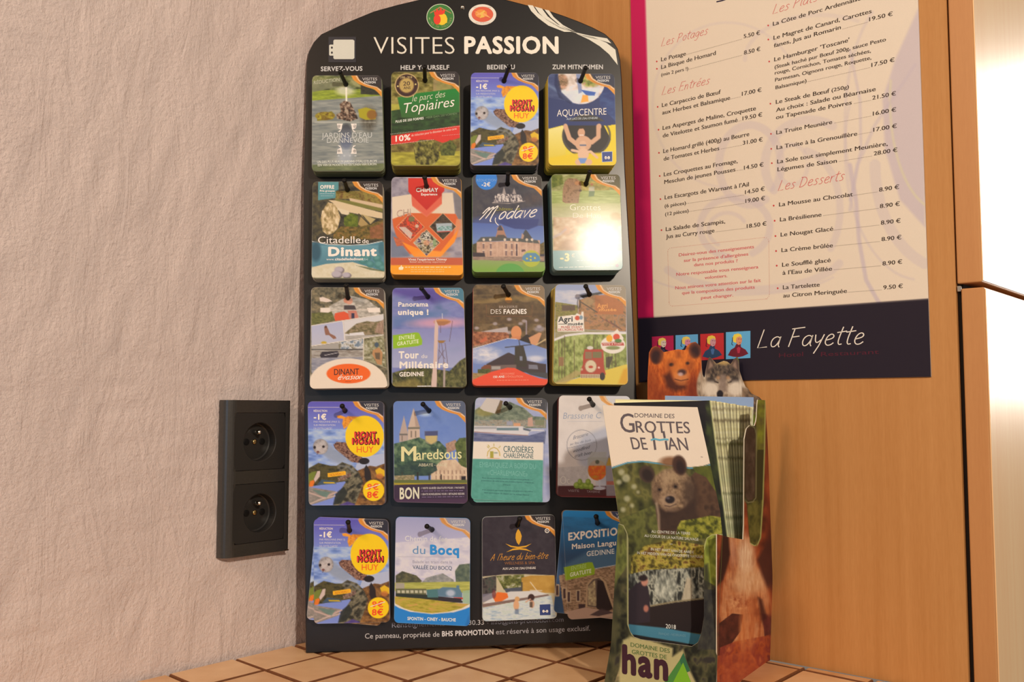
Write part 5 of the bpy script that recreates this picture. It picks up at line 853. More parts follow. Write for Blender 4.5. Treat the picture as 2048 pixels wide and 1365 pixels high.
def expo(A, I):
    A.grad(A.full(), (44, 140, 206), (48, 74, 104), 10, 420); A.tex([(900, 60), (1700, 100), (1700, 300), (900, 200)], [(50, 120, 170), (48, 90, 130)], 90, 40, 171, .6); A.poly([(960, 500), (1250, 330), (1600, 420), (1600, 560), (940, 620)], (84, 116, 140), .7, 40)
    A.poly([(900, 600), (1430, 505), (1700, 460), (1700, 1020), (960, 1020)], (140, 110, 84)); A.tex([(900, 600), (1430, 505), (1700, 460), (1700, 1020), (960, 1020)], [(112, 88, 66), (150, 120, 92), (176, 144, 112)], 20, 10, 172, con=2.2); A.line([(940, 590), (1430, 503), (1600, 470)], 6, (200, 196, 190))
    A.poly([(1140, 890), (1150, 680), (1200, 620), (1280, 610), (1330, 660), (1400, 890)], (176, 146, 112)); A.poly([(1160, 880), (1165, 690), (1210, 635), (1265, 620), (1310, 665), (1380, 900), (1240, 890)], (92, 76, 68)); A.tex([(1165, 700), (1230, 640), (1245, 880), (1165, 870)], [(110, 90, 74), (196, 176, 130)], 20, 26, 173); A.poly([(1240, 890), (1250, 640), (1300, 650), (1390, 900), (1300, 960)], (44, 32, 32), .95, 6)
    for x_, y_ in ((1075, 790), (990, 800), (885, 740), (950, 770)): A.rect(x_ - 20, y_ - 60, x_ + 20, y_ + 50, (190, 164, 130)); A.rect(x_ - 11, y_ - 50, x_ + 11, y_ + 40, (74, 54, 54))
    A.rect(1080, 860, 1140, 910, (66, 48, 48)); A.poly([(960, 930), (1140, 890), (1400, 930), (1420, 1020), (960, 1020)], (176, 144, 122)); A.poly([(1180, 960), (1290, 900), (1400, 940), (1260, 970)], (70, 54, 54), .9)
    A.poly([(945, 525), (1170, 478), (1205, 480), (1228, 540), (1222, 590), (960, 645)], (142, 172, 40))
    I.text('EXPOSITION', 985, 280, 1500, 222, 66, WH, 0.045); I.text('Maison Languillier', 1018, 360, 1560, 310, 46, WH, 0.03); I.text('GEDINNE', 1152, 425, 1404, 400, 44, (216, 212, 206), 0.02); I.text('ENTRÉE', 1012, 555, 1150, 530, 36, (180, 206, 120), 0.0); I.text('GRATUITE', 1000, 612, 1195, 575, 36, (220, 226, 180), 0.04)
    corner(A, I, 1590, 10, 4.55, (66, 72, 100))

CARDS = [  # row, column, painter, art frame, art quad, photograph quad (None: same), thickness of the stack, hook (hole -> tip), label
 (1, 1, jardins, 1, [(92, 573), (617, 573), (640, 1300), (90, 1300)], .013, (692, 169, 679, 142), 'water garden leaflet with fountain and grey pond, top left of the board', 7),
 (1, 2, topiaires, 1, [(692, 545), (1207, 545), (1215, 1258), (690, 1258)], .024, (850, 161, 849, 132), 'green leaflet with 20 years seal and red ten percent stripe, top row', 21),
 (1, 3, mosan, 2, [(83, 552), (597, 552), (597, 1255), (78, 1255)], .020, (1008, 162, 1019, 132), 'blue seal leaflet with yellow circle in the top row of the board', 18),
 (1, 4, aquacentre, 2, [(667, 560), (1172, 560), (1187, 1255), (672, 1255)], .026, (1161, 162, 1172, 134), 'swimming centre leaflet in dark blue and yellow, top right of the board', 14),
 (2, 1, citadelle, 3, [(143, 133), (940, 133), (965, 1240), (130, 1240)], .012, (695, 380, 688, 360), 'leaflet with a citadel on pale cliffs above a teal band', 6),
 (2, 2, chimay, 3, [(1040, 82), (1832, 82), (1855, 1200), (1028, 1190)], .019, (853, 373, 849, 354), 'red and orange leaflet with three diamond pictures', 9),
 (2, 3, modave, 4, [(140, 55), (930, 55), (972, 1160), (140, 1165)], .021, (1015, 368, 1016, 346), 'dark blue castle leaflet with swirling white script', 8),
 (2, 4, grottes_card, 4, [(1035, 50), (1818, 50), (1852, 1140), (1062, 1145)], .022, (1172, 368, 1180, 342), 'pale bear leaflet with bright glare and minus three euro band', 10),
 (3, 1, evasion, 5, [(130, 85), (955, 90), (1005, 1225), (112, 1240)], .014, (696, 596, 692, 570), 'rafting leaflet with orange oval on white at its foot', 3),
 (3, 2, tour, 5, [(1050, 92), (1860, 90), (1895, 1225), (1042, 1215)], .012, (856, 594, 842, 576), 'violet sky leaflet with a tall viewing tower', 2),
 (3, 3, fagnes, 6, [(150, 55), (960, 62), (1000, 1200), (140, 1205)], .020, (1017, 590, 1006, 572), 'brewery leaflet with windmill house and red foot', 3),
 (3, 4, agri, 6, [(1085, 52), (1888, 62), (1912, 1195), (1060, 1185)], .020, (1179, 589, 1171, 572), 'farm museum leaflet with red train on a yellow road', 3),
 (4, 1, mosan, 7, [(85, 128), (912, 128), (930, 1260), (95, 1265)], .010, (690, 822, 684, 812), 'blue seal leaflet with yellow circle in the fourth row, above another like it', 1),
 (4, 2, maredsous, 7, [(1018, 125), (1805, 122), (1830, 1245), (1025, 1228)], .010, (858, 822, 845, 808), 'abbey leaflet with twin spires and purple foot', 1),
 (4, 3, croisieres, 8, [(168, 85), (940, 92), (898, 1232), (118, 1200)], .008, (1020, 815, 1011, 807), 'sea green river cruise leaflet hanging askew', 1),
 (4, 4, brasserie, 8, [(1080, 62), (1858, 70), (1905, 1185), (1065, 1170)], .014, (1186, 810, 1178, 798), 'cream brewery leaflet with beer glass, half behind the brochure holder', 8),
 (5, 1, mosan, 9, [(125, 85), (802, 92), (818, 1025), (126, 1040)], .008, (699, 1062, 696, 1044), 'blue seal leaflet with yellow circle in the bottom row of the board', 1),
 (5, 2, bocq, 9, [(872, 66), (1548, 80), (1545, 1062), (856, 1030)], .008, (864, 1060, 853, 1053), 'white and blue steam train leaflet in the bottom row', 1),
 (5, 3, bienetre, 10, [(202, 68), (862, 45), (884, 990), (203, 1018)], .006, (1035, 1051, 1040, 1037), 'black spa leaflet with gold flame over a pool', 1),
 (5, 4, expo, 10, [(930, 5), (1600, 22), (1660, 960), (985, 1002)], .009, (1195, 1047, 1192, 1033), 'blue exhibition leaflet with stone house, beside the brochure holder', 1),
]
MOSAN_Q = [(85, 128), (912, 128), (930, 1260), (95, 1265)]
def card_plane(off, tilt=(0, 0), at=None):
    if tilt == (0, 0): return PB.off(off)
    p = PB.hit(*at, off=off); nn = PB.n + b_e * tilt[0] + UP * tilt[1]; return Plane(p, nn)
def build_card(paint, crop, quad, off, label, mat, group='discount leaflets hanging on the board', tilt=(0, 0), letters=True, th=.0005, step=1.3):
    c = K[crop]; ph = np.stack(c.ph(*np.array(quad, float).T), -1); artq = MOSAN_Q if paint is mosan else quad
    k = K[7].k if paint is mosan else c.k
    pl = card_plane(off, tilt, tuple(ph.mean(0))); sh = Sheet(pl, artq, ph)
    w = np.hypot(*(ph[1] - ph[0])); h = np.hypot(*(ph[3] - ph[0])); rx, ry = 9.0 / w, 9.0 / h
    Ug, Vg = card_grid(int(w / step), int(h / step), rx, ry)
    aq = bil(artq, Ug, Vg); P3 = pl.hit(*np.moveaxis(bil(ph, Ug, Vg), -1, 0))
    A = Art(aq[..., 0], aq[..., 1], k * 1.2); I = Ink(sh, .00010); paint(A, I)
    # thin pale cut edge
    dm = np.minimum(np.minimum(Ug, 1 - Ug) * w, np.minimum(Vg, 1 - Vg) * h); A.mix(np.clip(1 - dm / 1.0, 0, 1) * .35, (190, 182, 170))
    o = solid_sheet('discount_leaflet', P3, A.C, pl.n, th, mat); tag(o, label, 'leaflet', group)
    if letters: I.make(o, mat)
    return o, sh, ph, (w, h), A
def stack_mesh(ph, w, h, off, n_l, drop, edge, right, seed):
    ol = round_outline(9.0 / w, 9.0 / h, 5); r = random.Random(seed); V, Fc, CC = [], [], []; m = len(ol)
    f3 = PB.hit(*np.moveaxis(bil(ph, ol[:, 0], ol[:, 1]), -1, 0), off=off)
    top = off - .0007; dz = (top - .001) / n_l
    for i in range(n_l):
        t = i / max(1, n_l - 1)
        sh_ = b_e * (r.uniform(-.0004, .0004) - right * t) - np.cross(b_n, b_e) * 0 - UP * (drop * t + r.uniform(-.0002, .0002))
        base = f3 + sh_; z1 = off - .0007 - i * dz; z0 = z1 - dz * .86; k = len(V)
        for z in (z1, z0): V += [tuple(p + b_n * (z - off)) for p in base]
        Fc.append(tuple(range(k, k + m))); Fc.append(tuple(range(k + m, k + 2 * m))[::-1])
        Fc += [(k + j, k + m + j, k + m + (j + 1) % m, k + (j + 1) % m) for j in range(m)]
        g = r.uniform(.75, 1.1); CC += [np.clip(np.asarray(edge, float) * g, 0, 255)] * (2 * m)
    return V, [f for f in Fc], ink(np.array(CC))
for (row, col, paint, crop, quad, t, hk, label, ndrop) in CARDS:
    tilt = (0, 0); mat = M_CARD
    t = t * 1.25
    if (row, col) == (2, 4):               # this one hangs so that the lamp shines off its lower right corner
        q_ = PB.hit(1205, 485, off=t); hv = nrm(nrm(CAM - q_) + nrm(np.array(LAMP) - q_)); hv = hv / (hv @ b_n) - b_n; tilt = (hv @ b_e, hv @ UP); mat = M_GLARE
    o, sh, ph, (w, h), A = build_card(paint, crop, quad, t, label, mat, tilt=tilt)
    edge = A.C[8:-8, -3].mean(0) * .75 + np.array([40, 36, 30])
    n_l = max(3, int(t / .0008)); tb = t - (.0045 if tilt != (0, 0) else .0012 if (row, col) in ((5, 1), (4, 3), (5, 4)) else 0.0)
    V, Fc, CC = stack_mesh(ph, w, h, tb, n_l, {True: .0012, False: 0.0}[row <= 2], edge, .0025 if (row, col) in ((1, 4), (2, 4), (3, 4)) else 0.0, row * 9 + col)
    s_ = link('leaflet_stack', mesh('leaflet_stack', V, Fc, cols=CC), M_PAPER)
    tag(s_, 'stack of leaflets hanging behind the ' + label.split(',')[0].split(' on the board')[0], 'leaflet stack', 'stacks behind the front leaflets', 'stuff')
    # the hook the leaflets hang on: a black peg rising from the board, its tip beyond the hole
    x0, y0, x1, y1 = hk; a = PB.hit(x0, y0, off=t + .0006); b = PB.hit(x1, y1, off=t + .024)
    L_ = nrm(b - a); start = PB.hit(x0, y0, off=.0) ; start = a - L_ * ((a - PB.p) @ b_n) / (L_ @ b_n)
    hkobj = tube('hook', [start, a - L_ * .001, a, a + L_ * .0012, a + L_ * .003, b - L_ * .003, b - L_ * .0016, b], [.0022, .0022, .0027, .0027, .0021, .0021, .0026, .0016], M_HOOK, board, 14)
# leaflets that show behind a front one because they hang crooked
e1_, *_ = build_card(mosan, 9, [(150, 65), (800, 88), (735, 1060), (58, 1000)], .0093, 'seal leaflet sticking out crookedly behind the front one in the bottom row', M_CARD, letters=False, th=.0004, step=2.2)
e2_, *_ = build_card(croisieres, 8, [(172, 86), (955, 98), (985, 1230), (138, 1232)], .0093, 'sea green leaflet showing behind the askew cruise leaflet', M_CARD, letters=False, th=.0004, step=1.8)
e3_, *_ = build_card(expo, 10, [(935, 8), (1590, 45), (1500, 1010), (850, 935)], .0105, 'exhibition leaflet swung out behind the front exhibition leaflet', M_CARD, letters=True, th=.0004, step=1.6)

# ------------------------------------------------------------ the restaurant menu on the cabinet side
PM = PR.off(.0016)
mq = np.array([(1257.5, -150), (1823, -374), (1862, 754), (1279, 765)], float)
menu = tag(empty('restaurant_menu'), 'large printed menu with magenta strip and black foot fixed to the beech panel', 'menu')
nu, nv = 232, 400
Ug, Vg = np.meshgrid(np.linspace(0, 1, nu), np.linspace(0, 1, nv), indexing='ij')
pq = bil(mq, Ug, Vg); A = Art(pq[..., 0], pq[..., 1], 2.2)
A.mix(A.full(), (226, 205, 176)); SWC = (196, 178, 176)
def arc(cx, cy, rx, ry, a0, a1, n=40): 
    t = np.radians(np.linspace(a0, a1, n)); return list(zip(cx + rx * np.cos(t), cy + ry * np.sin(t)))
for cx, cy, rx, ry, a0, a1, w_, al in ((1455, 210, 150, 165, 90, 330, 5, .35), (1500, 330, 62, 80, 60, 400, 16, .55), (1470, 455, 70, 60, 100, 420, 14, .55), (1455, 460, 38, 34, 120, 330, 8, .5), (1500, 500, 190, 80, 20, 150, 16, .5), (1480, 520, 215, 70, 30, 150, 4, .5),
        (1620, 330, 90, 90, 150, 300, 18, .5), (1600, 420, 80, 120, 280, 400, 14, .5), (1800, 250, 110, 260, 150, 240, 6, .5), (1900, 330, 150, 210, 110, 180, 22, .5), (1840, 300, 150, 260, 95, 200, 5, .5), (1585, 330, 30, 40, 0, 340, 9, .4), (1640, 120, 150, 90, 180, 300, 8, .35)):
    A.line(arc(cx, cy, rx, ry, a0, a1), w_, SWC, al * .7, 3)
A.poly([(1835, 20), (1790, 120), (1765, 200), (1770, 300), (1800, 400), (1850, 455), (1850, 0)], (190, 172, 176), .6, 6); A.line(arc(1880, 200, 100, 220, 100, 190), 5, (214, 200, 160), .7, 3); A.line([(1700, 330), (1712, 400), (1718, 480), (1732, 560), (1760, 610)], 8, (190, 172, 176), .6, 3)
A.line([(1700, 100), (1720, 200), (1722, 300), (1700, 400)], 6, SWC, .5, 3); A.line([(1830, 130), (1750, 250), (1715, 330), (1700, 420)], 7, SWC, .5, 3)
A.poly([(1250, -200), (1285, -200), (1290.8, 0), (1307.8, 638), (1270, 640)], (196, 24, 80)); A.poly([(1260, 637.5), (1307, 635), (1700, 609), (1870, 597), (1880, 780), (1260, 780)], (34, 27, 38))
P3 = PM.hit(pq[..., 0], pq[..., 1]); solid_sheet('sheet', P3, A.C, PM.n, .0013, M_PAPER, menu, (190, 170, 150))
BK = (58, 44, 34); RD = (206, 100, 92); MJ = {n_: Ink(Flat(PM, K[n_]), .0001) for n_ in (11, 12, 13, 14)}
def T(n_, txt, x0, y0, x1, y1, cap=27, col=BK, b=.019, **k): MJ[n_].text(txt, x0, y0, x1, y1, cap, col, b, **k)
def LD(n_, x0, y0, x1, y1): MJ[n_].dots(x0, y0, x1, y1, 7.6, 1.9, (84, 66, 50))
def BU(n_, *pts):
    for x, y in pts: MJ[n_].disc(x, y, 5.5, 6.0, (200, 60, 60), 10)
for t_, *c_ in (('Les Potages', 212, 318, 535, 232), ('Les Entrées', 216, 650, 548, 572)): T(11, t_, *c_, 56, RD, kind='hand', w=.055, slant=.25)
BU(11, (183, 420), (184, 470), (189, 730), (195, 886), (198, 1044), (203, 1202), (208, 1360))
for t_ in (('Le Potage', 212, 420, 382, 378), ('5.50 €', 776, 262, 888, 236), ('La Bisque de Homard', 213, 472, 586, 374), ('(min 2 pers !)', 213, 522, 398, 478, 22), ('8.50 €', 778, 374, 890, 347), ('Le Carpaccio de Bœuf', 218, 732, 620, 640), ('aux Herbes et Balsamique', 220, 783, 684, 680), ('17.00 €', 764, 655, 898, 626),
    ('Les Asperges de Maline, Croquette', 223, 888, 860, 752), ('de Vitelotte et Saumon fumé', 224, 940, 735, 832), ('19.50 €', 768, 823, 903, 795), ('Le Homard grillé (400g) au Beurre', 227, 1046, 815, 928), ('de Tomates et Herbes', 230, 1098, 610, 1025), ('31.00 €', 770, 990, 906, 965), ('Les Croquettes au Fromage,', 231, 1205, 735, 1112), ('Mesclun de jeunes Pousses', 234, 1257, 720, 1170), ('14.50 €', 778, 1160, 912, 1136), ("Les Escargots de Warnant à l'Ail", 237, 1362, 812, 1272)): T(11, *t_)
for c_ in ((388, 372, 762, 268), (404, 473, 762, 378), (688, 676, 752, 662), (741, 828, 757, 824), (622, 1018, 762, 992), (728, 1165, 768, 1160)): LD(11, *c_)
T(12, 'Les Plats', 85, 97, 400, 5, 62, RD, kind='hand', w=.055, slant=.25); T(12, 'Les Desserts', 122, 1303, 580, 1230, 68, RD, kind='hand', w=.055, slant=.25)
BU(12, (56, 174), (57, 270), (63, 420), (71, 708), (75, 914), (77, 1016), (81, 1114))
for t_ in (('La Côte de Porc Ardennaise', 88, 177, 690, 0), ('Le Magret de Canard, Carottes', 92, 272, 762, 88), ('fanes, Jus au Romarin', 95, 325, 552, 198), ('19.50 €', 745, 146, 906, 106), ("Le Hamburger 'Toscane'", 97, 420, 610, 285), ('(Steak haché pur Bœuf 200g, sauce Pesto', 100, 470, 860, 280, 24), ('rouge, Cornichon, Tomates séchées,', 101, 510, 757, 358, 24), ('Parmesan, Oignons rouge, Roquette,', 103, 558, 760, 405, 24), ('Balsamique)', 106, 610, 318, 562, 24), ('17.50 €', 760, 458, 918, 420),
    ('Le Steak de Bœuf', 108, 710, 475, 632), ('(250g)', 488, 628, 607, 603, 24), ('Au choix : Salade ou Béarnaise', 109, 765, 790, 620), ('ou Tapenade de Poivres', 109, 815, 627, 712), ('21.50 €', 766, 682, 928, 650), ('La Truite Meunière', 111, 918, 493, 845), ('16.00 €', 770, 790, 930, 760), ('La Truite à la Grenouillère', 113, 1020, 664, 925), ('17.00 €', 773, 900, 934, 872), ('La Sole tout simplement Meunière,', 117, 1117, 872, 993), ('Légumes de Saison', 119, 1170, 525, 1110), ('28.00 €', 776, 1062, 938, 1035)): T(12, *t_)
for c_ in ((565, 198, 733, 152), (325, 558, 748, 462), (642, 707, 755, 685), (510, 840, 756, 793), (672, 918, 760, 902), (540, 1103, 763, 1065)): LD(12, *c_)
BU(13, (215, 275))
for t_ in (('(6 pièces)', 237, 122, 382, 100, 23), ('14.50 €', 785, 30, 920, 5), ('(12 pièces)', 240, 178, 400, 153, 23), ('19.00 €', 788, 90, 922, 70), ('La Salade de Scampis,', 244, 282, 650, 228), ('Jus au Curry rouge', 246, 333, 577, 290), ('18.50 €', 797, 262, 932, 243)): T(13, *t_)
for c_ in ((386, 94, 776, 36), (404, 148, 778, 92), (588, 287, 790, 262)): LD(13, *c_)
for t_ in (('Désirez-vous des renseignements', 333, 455, 847, 398), ("sur la présence d'allergènes", 368, 493, 808, 448), ('dans nos produits ?', 437, 523, 735, 494), ('Notre responsable vous renseignera', 316, 588, 876, 536), ('volontiers.', 510, 610, 665, 596), ('Nous attirons votre attention sur le fait', 309, 680, 893, 628), ('que la composition des produits', 355, 714, 852, 674), ('peut changer.', 485, 747, 705, 729)): T(13, *t_, 21, (206, 92, 92))
for c_ in ((285, 396, 915, 325), (948, 350, 952, 715), (935, 745, 290, 794), (268, 770, 258, 420)): MJ[13].dots(*c_, 10, 2.2, (200, 120, 100))
for c_ in (arc(285, 420, 26, 24, 180, 270, 4), arc(918, 350, 28, 25, 270, 360, 4), arc(925, 715, 26, 28, 0, 80, 4), arc(292, 768, 26, 26, 100, 180, 4)):
    for x, y in c_: MJ[13].disc(x, y, 2.2, 2.2, (200, 120, 100), 6)
BU(14, (85, 222), (91, 316), (96, 411), (100, 504), (104, 595), (110, 735))
for t_ in (('La Mousse au Chocolat', 118, 228, 577, 163), ('8.90 €', 739, 136, 864, 117), ('La Brésilienne', 124, 321, 382, 289), ('8.90 €', 744, 238, 868, 222), ('Le Nougat Glacé', 128, 415, 455, 377), ('8.90 €', 750, 341, 873, 327), ('La Crème brûlée', 133, 511, 453, 480), ('8.90 €', 754, 443, 878, 430), ('Le Soufflé glacé', 137, 602, 440, 572), ("à l'Eau de Villée", 140, 652, 448, 625), ('8.90 €', 760, 594, 883, 582), ('La Tartelette', 142, 742, 371, 724), ('au Citron Meringuée', 144, 793, 540, 763), ('9.50 €', 765, 743, 887, 733)): T(14, *t_, 25)
for c_ in ((583, 158, 727, 137), (395, 284, 735, 239), (460, 374, 738, 343), (465, 473, 742, 445), (460, 620, 747, 596), (546, 760, 752, 745)): MJ[14].dots(*c_, 7, 1.8, (84, 66, 50))
MJ[14].text('La Fayette', -18, 1106, 648, 1083, 112, (232, 216, 192), kind='hand', w=.05, slant=.22)
MJ[14].text('Hotel', 118, 1165, 268, 1156, 26, (82, 28, 42)); MJ[14].text('Restaurant', 378, 1158, 738, 1142, 26, (82, 28, 42))
MJ[11].stroke([(590, 13), (625, 5), (665, -8)], 9, (46, 38, 60))
for n_, j_ in MJ.items(): j_.make(menu, M_PAPER)
PORT = [([(150, 1003), (297, 995), (299, 1150), (152, 1160)], (178, 34, 74), (226, 196, 90), (214, 190, 170), (40, 34, 50)),
        ([(311, 993), (464, 986), (466, 1145), (312, 1155)], (96, 160, 196), (226, 196, 90), (206, 130, 150), (40, 34, 50)),
        ([(480, 985), (640, 977), (642, 1155), (482, 1165)], (188, 46, 48), (226, 190, 70), (196, 140, 140), (44, 66, 92)),
        ([(655, 972), (822, 963), (822, 1148), (655, 1157)], (96, 166, 200), (232, 200, 70), (214, 140, 100), (110, 30, 44))]
for qd, bg, hair, face, coat in PORT:
    I = Ink(Flat(PM, K[13]), .00012); I.shape(qd[::1], bg); q_ = np.array(qd, float)
    def g(L): return [tuple(bil(q_, x, y)) for x, y in L]
    I.shape(g([(.08, .86), (.2, .66), (.36, .58), (.42, .46), (.6, .46), (.62, .58), (.8, .68), (.92, .84), (.7, .92), (.5, .95), (.3, .92)]), coat, .00006)
    I.shape(g([(.44, .62), (.52, .56), (.6, .62), (.56, .8), (.48, .8)]), tuple(min(255, int(c * 1.6)) for c in coat), .00010)
    I.shape(g([(.28, .2), (.34, .1), (.5, .07), (.62, .12), (.66, .22), (.6, .28), (.46, .3), (.4, .42), (.3, .36)]), hair, .00010)
    I.shape(g([(.44, .22), (.58, .18), (.66, .26), (.66, .36), (.62, .46), (.52, .5), (.44, .44), (.41, .32)]), face, .00014)
    I.stroke(g([(.5, .28), (.56, .27)]), 3, (50, 40, 40), lift=.0002); I.stroke(g([(.6, .29), (.64, .28)]), 3, (50, 40, 40), lift=.0002); I.stroke(g([(.54, .42), (.6, .41)]), 3, (120, 40, 50), lift=.0002)
    I.stroke(g([(.28, .2), (.26, .36), (.24, .46), (.3, .5)]), 4, (30, 26, 34), lift=.00018)
    I.make(menu, M_PAPER, 'portrait')

# ------------------------------------------------------------ leaflet dispenser in front, right
gFL, gFR, gBR = ground(1204, 1388), ground(1430, 1400), ground(1545, 1318)
gBR = gBR + nR * .004
def fur(A, m, cols, seed, a=1.0, sx=3.2, sy=7.5, con=1.5, rot=0): A.tex(m, cols, sx, sy, seed, a, con, rot)
fe = nrm(gFR - gFL); PF = Plane(gFL, nrm(np.cross(fe, UP)) * 1.0 if np.cross(fe, UP)[1] < 0 else -nrm(np.cross(fe, UP)))
se = nrm(gBR - gFR); sn = np.cross(se, UP); PS = Plane(gFR, sn if sn[0] > 0 else -sn)
# the side leans like the front edge
rl = PF.hit(1445, 1069) - gFR; sn = np.cross(rl, se); PS = Plane(gFR, sn if sn @ (CAM - gFR) > 0 else -sn)
be = nrm(gBR - (gFL + (gBR - gFR))); bn = np.cross(be, UP); PBK = Plane(gBR, bn if bn[1] < 0 else -bn)
hold = tag(empty('brochure_dispenser'), 'printed card dispenser with bear and wolf heads on its back, full of brochures', 'brochure holder')
def colsheet(name, plane, x0, x1, step, top, bot, paint, mat, th=.0012, edge=(206, 190, 160), n=.75, back=True):
    nx = max(3, int((x1 - x0) / step)); xs = np.linspace(x0, x1, nx); tp = np.interp(xs, *np.array(top, float).T); bt = np.interp(xs, *np.array(bot, float).T)
    ny = max(3, int((bt - tp).max() / step)); v = np.linspace(0, 1, ny); X = np.repeat(xs[:, None], ny, 1); Y = tp[:, None] + (bt - tp)[:, None] * v
    A = Art(X, Y, 1.6); paint(A); P3 = plane.hit(X, Y); return solid_sheet(name, P3, A.C, plane.n, th, mat, hold, edge)
FOREST = [(26, 28, 18), (58, 58, 28), (92, 86, 44), (134, 124, 72)]
def fur(A, m, cols, seed, a=1.0, sx=3.2, sy=7.5, con=1.5, rot=0): A.tex(m, cols, sx, sy, seed, a, con, rot)
def p_back(A):
    A.tex(A.full(), [(60, 70, 20), (110, 120, 30), (70, 60, 40)], 26, 18, 201)
    A.grad(A.pm([(1288, 680), (1406, 680), (1408, 900), (1288, 900)]), (206, 104, 38), (150, 58, 24), 700, 800)
    fur(A, A.pm([(1288, 680), (1406, 680), (1408, 900), (1288, 900)], 3), [(120, 44, 16), (190, 88, 30), (224, 128, 50)], 202, .6)
    A.ell(1388, 785, 16, 34, (104, 34, 20), .75, soft=14); A.ell(1304, 775, 14, 36, (128, 52, 22), .6, soft=12); A.ell(1330, 800, 20, 26, (120, 46, 22), .6, soft=14)
    A.ell(1313, 711, 14, 18, (96, 46, 30), soft=4); A.ell(1312, 714, 9, 13, (44, 24, 28), .9, soft=5); A.ell(1390, 701, 13, 16, (92, 46, 34), soft=4); A.ell(1390, 704, 8, 12, (44, 24, 28), .9, soft=5)
    A.ell(1356, 722, 30, 20, (214, 118, 44), .6, soft=18); A.poly([(1352, 703), (1360, 703), (1364, 716), (1353, 716)], (120, 56, 30), .6, 7); A.ell(1343, 734, 12, 14, (134, 62, 28), .6, soft=10); A.ell(1380, 732, 9, 12, (140, 66, 30), .6, soft=9)
    A.ell(1343, 730, 4.5, 3.4, (36, 22, 24), .95, soft=3); A.ell(1375, 727, 3.6, 3, (44, 26, 26), .9, soft=3)
    A.poly([(1326, 752), (1340, 744), (1350, 762), (1372, 768), (1372, 778), (1352, 784), (1334, 776)], (62, 26, 22), .85, 10); A.ell(1362, 753, 15, 14, (196, 120, 66), .9, soft=9); A.ell(1352, 740, 10, 12, (206, 116, 48), .6, soft=8)
    A.ell(1364, 745, 8.5, 6, (66, 42, 42), .95, soft=4); A.ell(1361, 749, 5, 3.6, (206, 170, 160), .8, soft=3); A.line([(1350, 759), (1362, 762), (1376, 759)], 2, (70, 32, 26), .8); A.ell(1364, 768, 11, 4, (170, 94, 46), .7, soft=4)
    m = A.em(1446, 775, 52, 62, soft=5); A.mix(m, (150, 128, 104)); fur(A, m, [(96, 78, 62), (160, 136, 110), (206, 184, 156)], 205, .8, 3, 6)
    A.poly([(1411, 750), (1414, 722), (1420, 713), (1428, 724), (1436, 738), (1430, 748)], (84, 64, 54), 1, 3); A.poly([(1480, 750), (1477, 722), (1472, 713), (1464, 722), (1457, 738), (1464, 748)], (84, 64, 54), 1, 3); A.poly([(1417, 738), (1420, 722), (1428, 734)], (156, 122, 100), .8, 4); A.poly([(1474, 738), (1471, 722), (1463, 734)], (156, 122, 100), .8, 4)
    fur(A, A.pm([(1416, 745), (1430, 728), (1446, 724), (1462, 728), (1477, 745), (1472, 762), (1458, 756), (1446, 764), (1434, 756), (1420, 762)], 5), [(34, 28, 28), (78, 64, 54), (120, 98, 74)], 206, .95, 2.6, 5)
    A.ell(1446, 726, 14, 4, (196, 156, 84), .7, soft=5); A.ell(1437, 756, 4, 3.4, (176, 130, 90), .8, soft=4); A.ell(1456, 756, 4, 3.4, (176, 130, 90), .8, soft=4)
    A.poly([(1412, 756), (1424, 754), (1434, 764), (1428, 768), (1414, 764)], (56, 46, 42), .85, 4); A.poly([(1480, 756), (1468, 754), (1459, 764), (1464, 768), (1478, 764)], (56, 46, 42), .85, 4)
    A.ell(1422, 779, 16, 15, (214, 194, 168), .9, soft=9); A.ell(1472, 778, 16, 15, (214, 194, 168), .9, soft=9); A.poly([(1441, 750), (1451, 750), (1455, 784), (1437, 784)], (132, 110, 94), .85, 5); A.line([(1430, 764), (1436, 766)], 2.2, (40, 30, 28)); A.line([(1462, 764), (1457, 766)], 2.2, (40, 30, 28)); A.ell(1440, 789, 6.5, 8, (30, 24, 28), soft=2)
    A.tex([(1484, 775), (1536, 790), (1536, 830), (1484, 830)], [(60, 44, 34), (140, 112, 84)], 6, 6, 207); A.tex([(1510, 825), (1540, 825), (1545, 1000), (1510, 1000)], [(60, 66, 24), (120, 122, 26), (90, 96, 40)], 12, 16, 208); A.tex([(1500, 1000), (1560, 1000), (1560, 1330), (1500, 1330)], [(50, 24, 24), (130, 60, 34), (84, 40, 34)], 14, 24, 209)
colsheet('back_panel', PBK, 1295, 1535, 1.5, [(1295, 760), (1298, 706), (1303, 696), (1311, 692), (1320, 696), (1327, 705), (1340, 702), (1356, 699), (1370, 701), (1374, 692), (1382, 686), (1391, 684), (1400, 692), (1403, 706), (1402, 722), (1405, 748), (1409, 758), (1411, 742), (1415, 722), (1419, 714), (1423, 717), (1433, 728), (1440, 725), (1447, 722), (1455, 724), (1461, 729), (1468, 718), (1475, 714), (1478, 722), (1479, 742), (1485, 760), (1491, 774), (1497, 779), (1502, 787), (1512, 792), (1519, 795), (1524, 801), (1529, 795), (1535, 802)], [(1295, 1302), (1535, 1322)], p_back, M_PAPER, .0009)
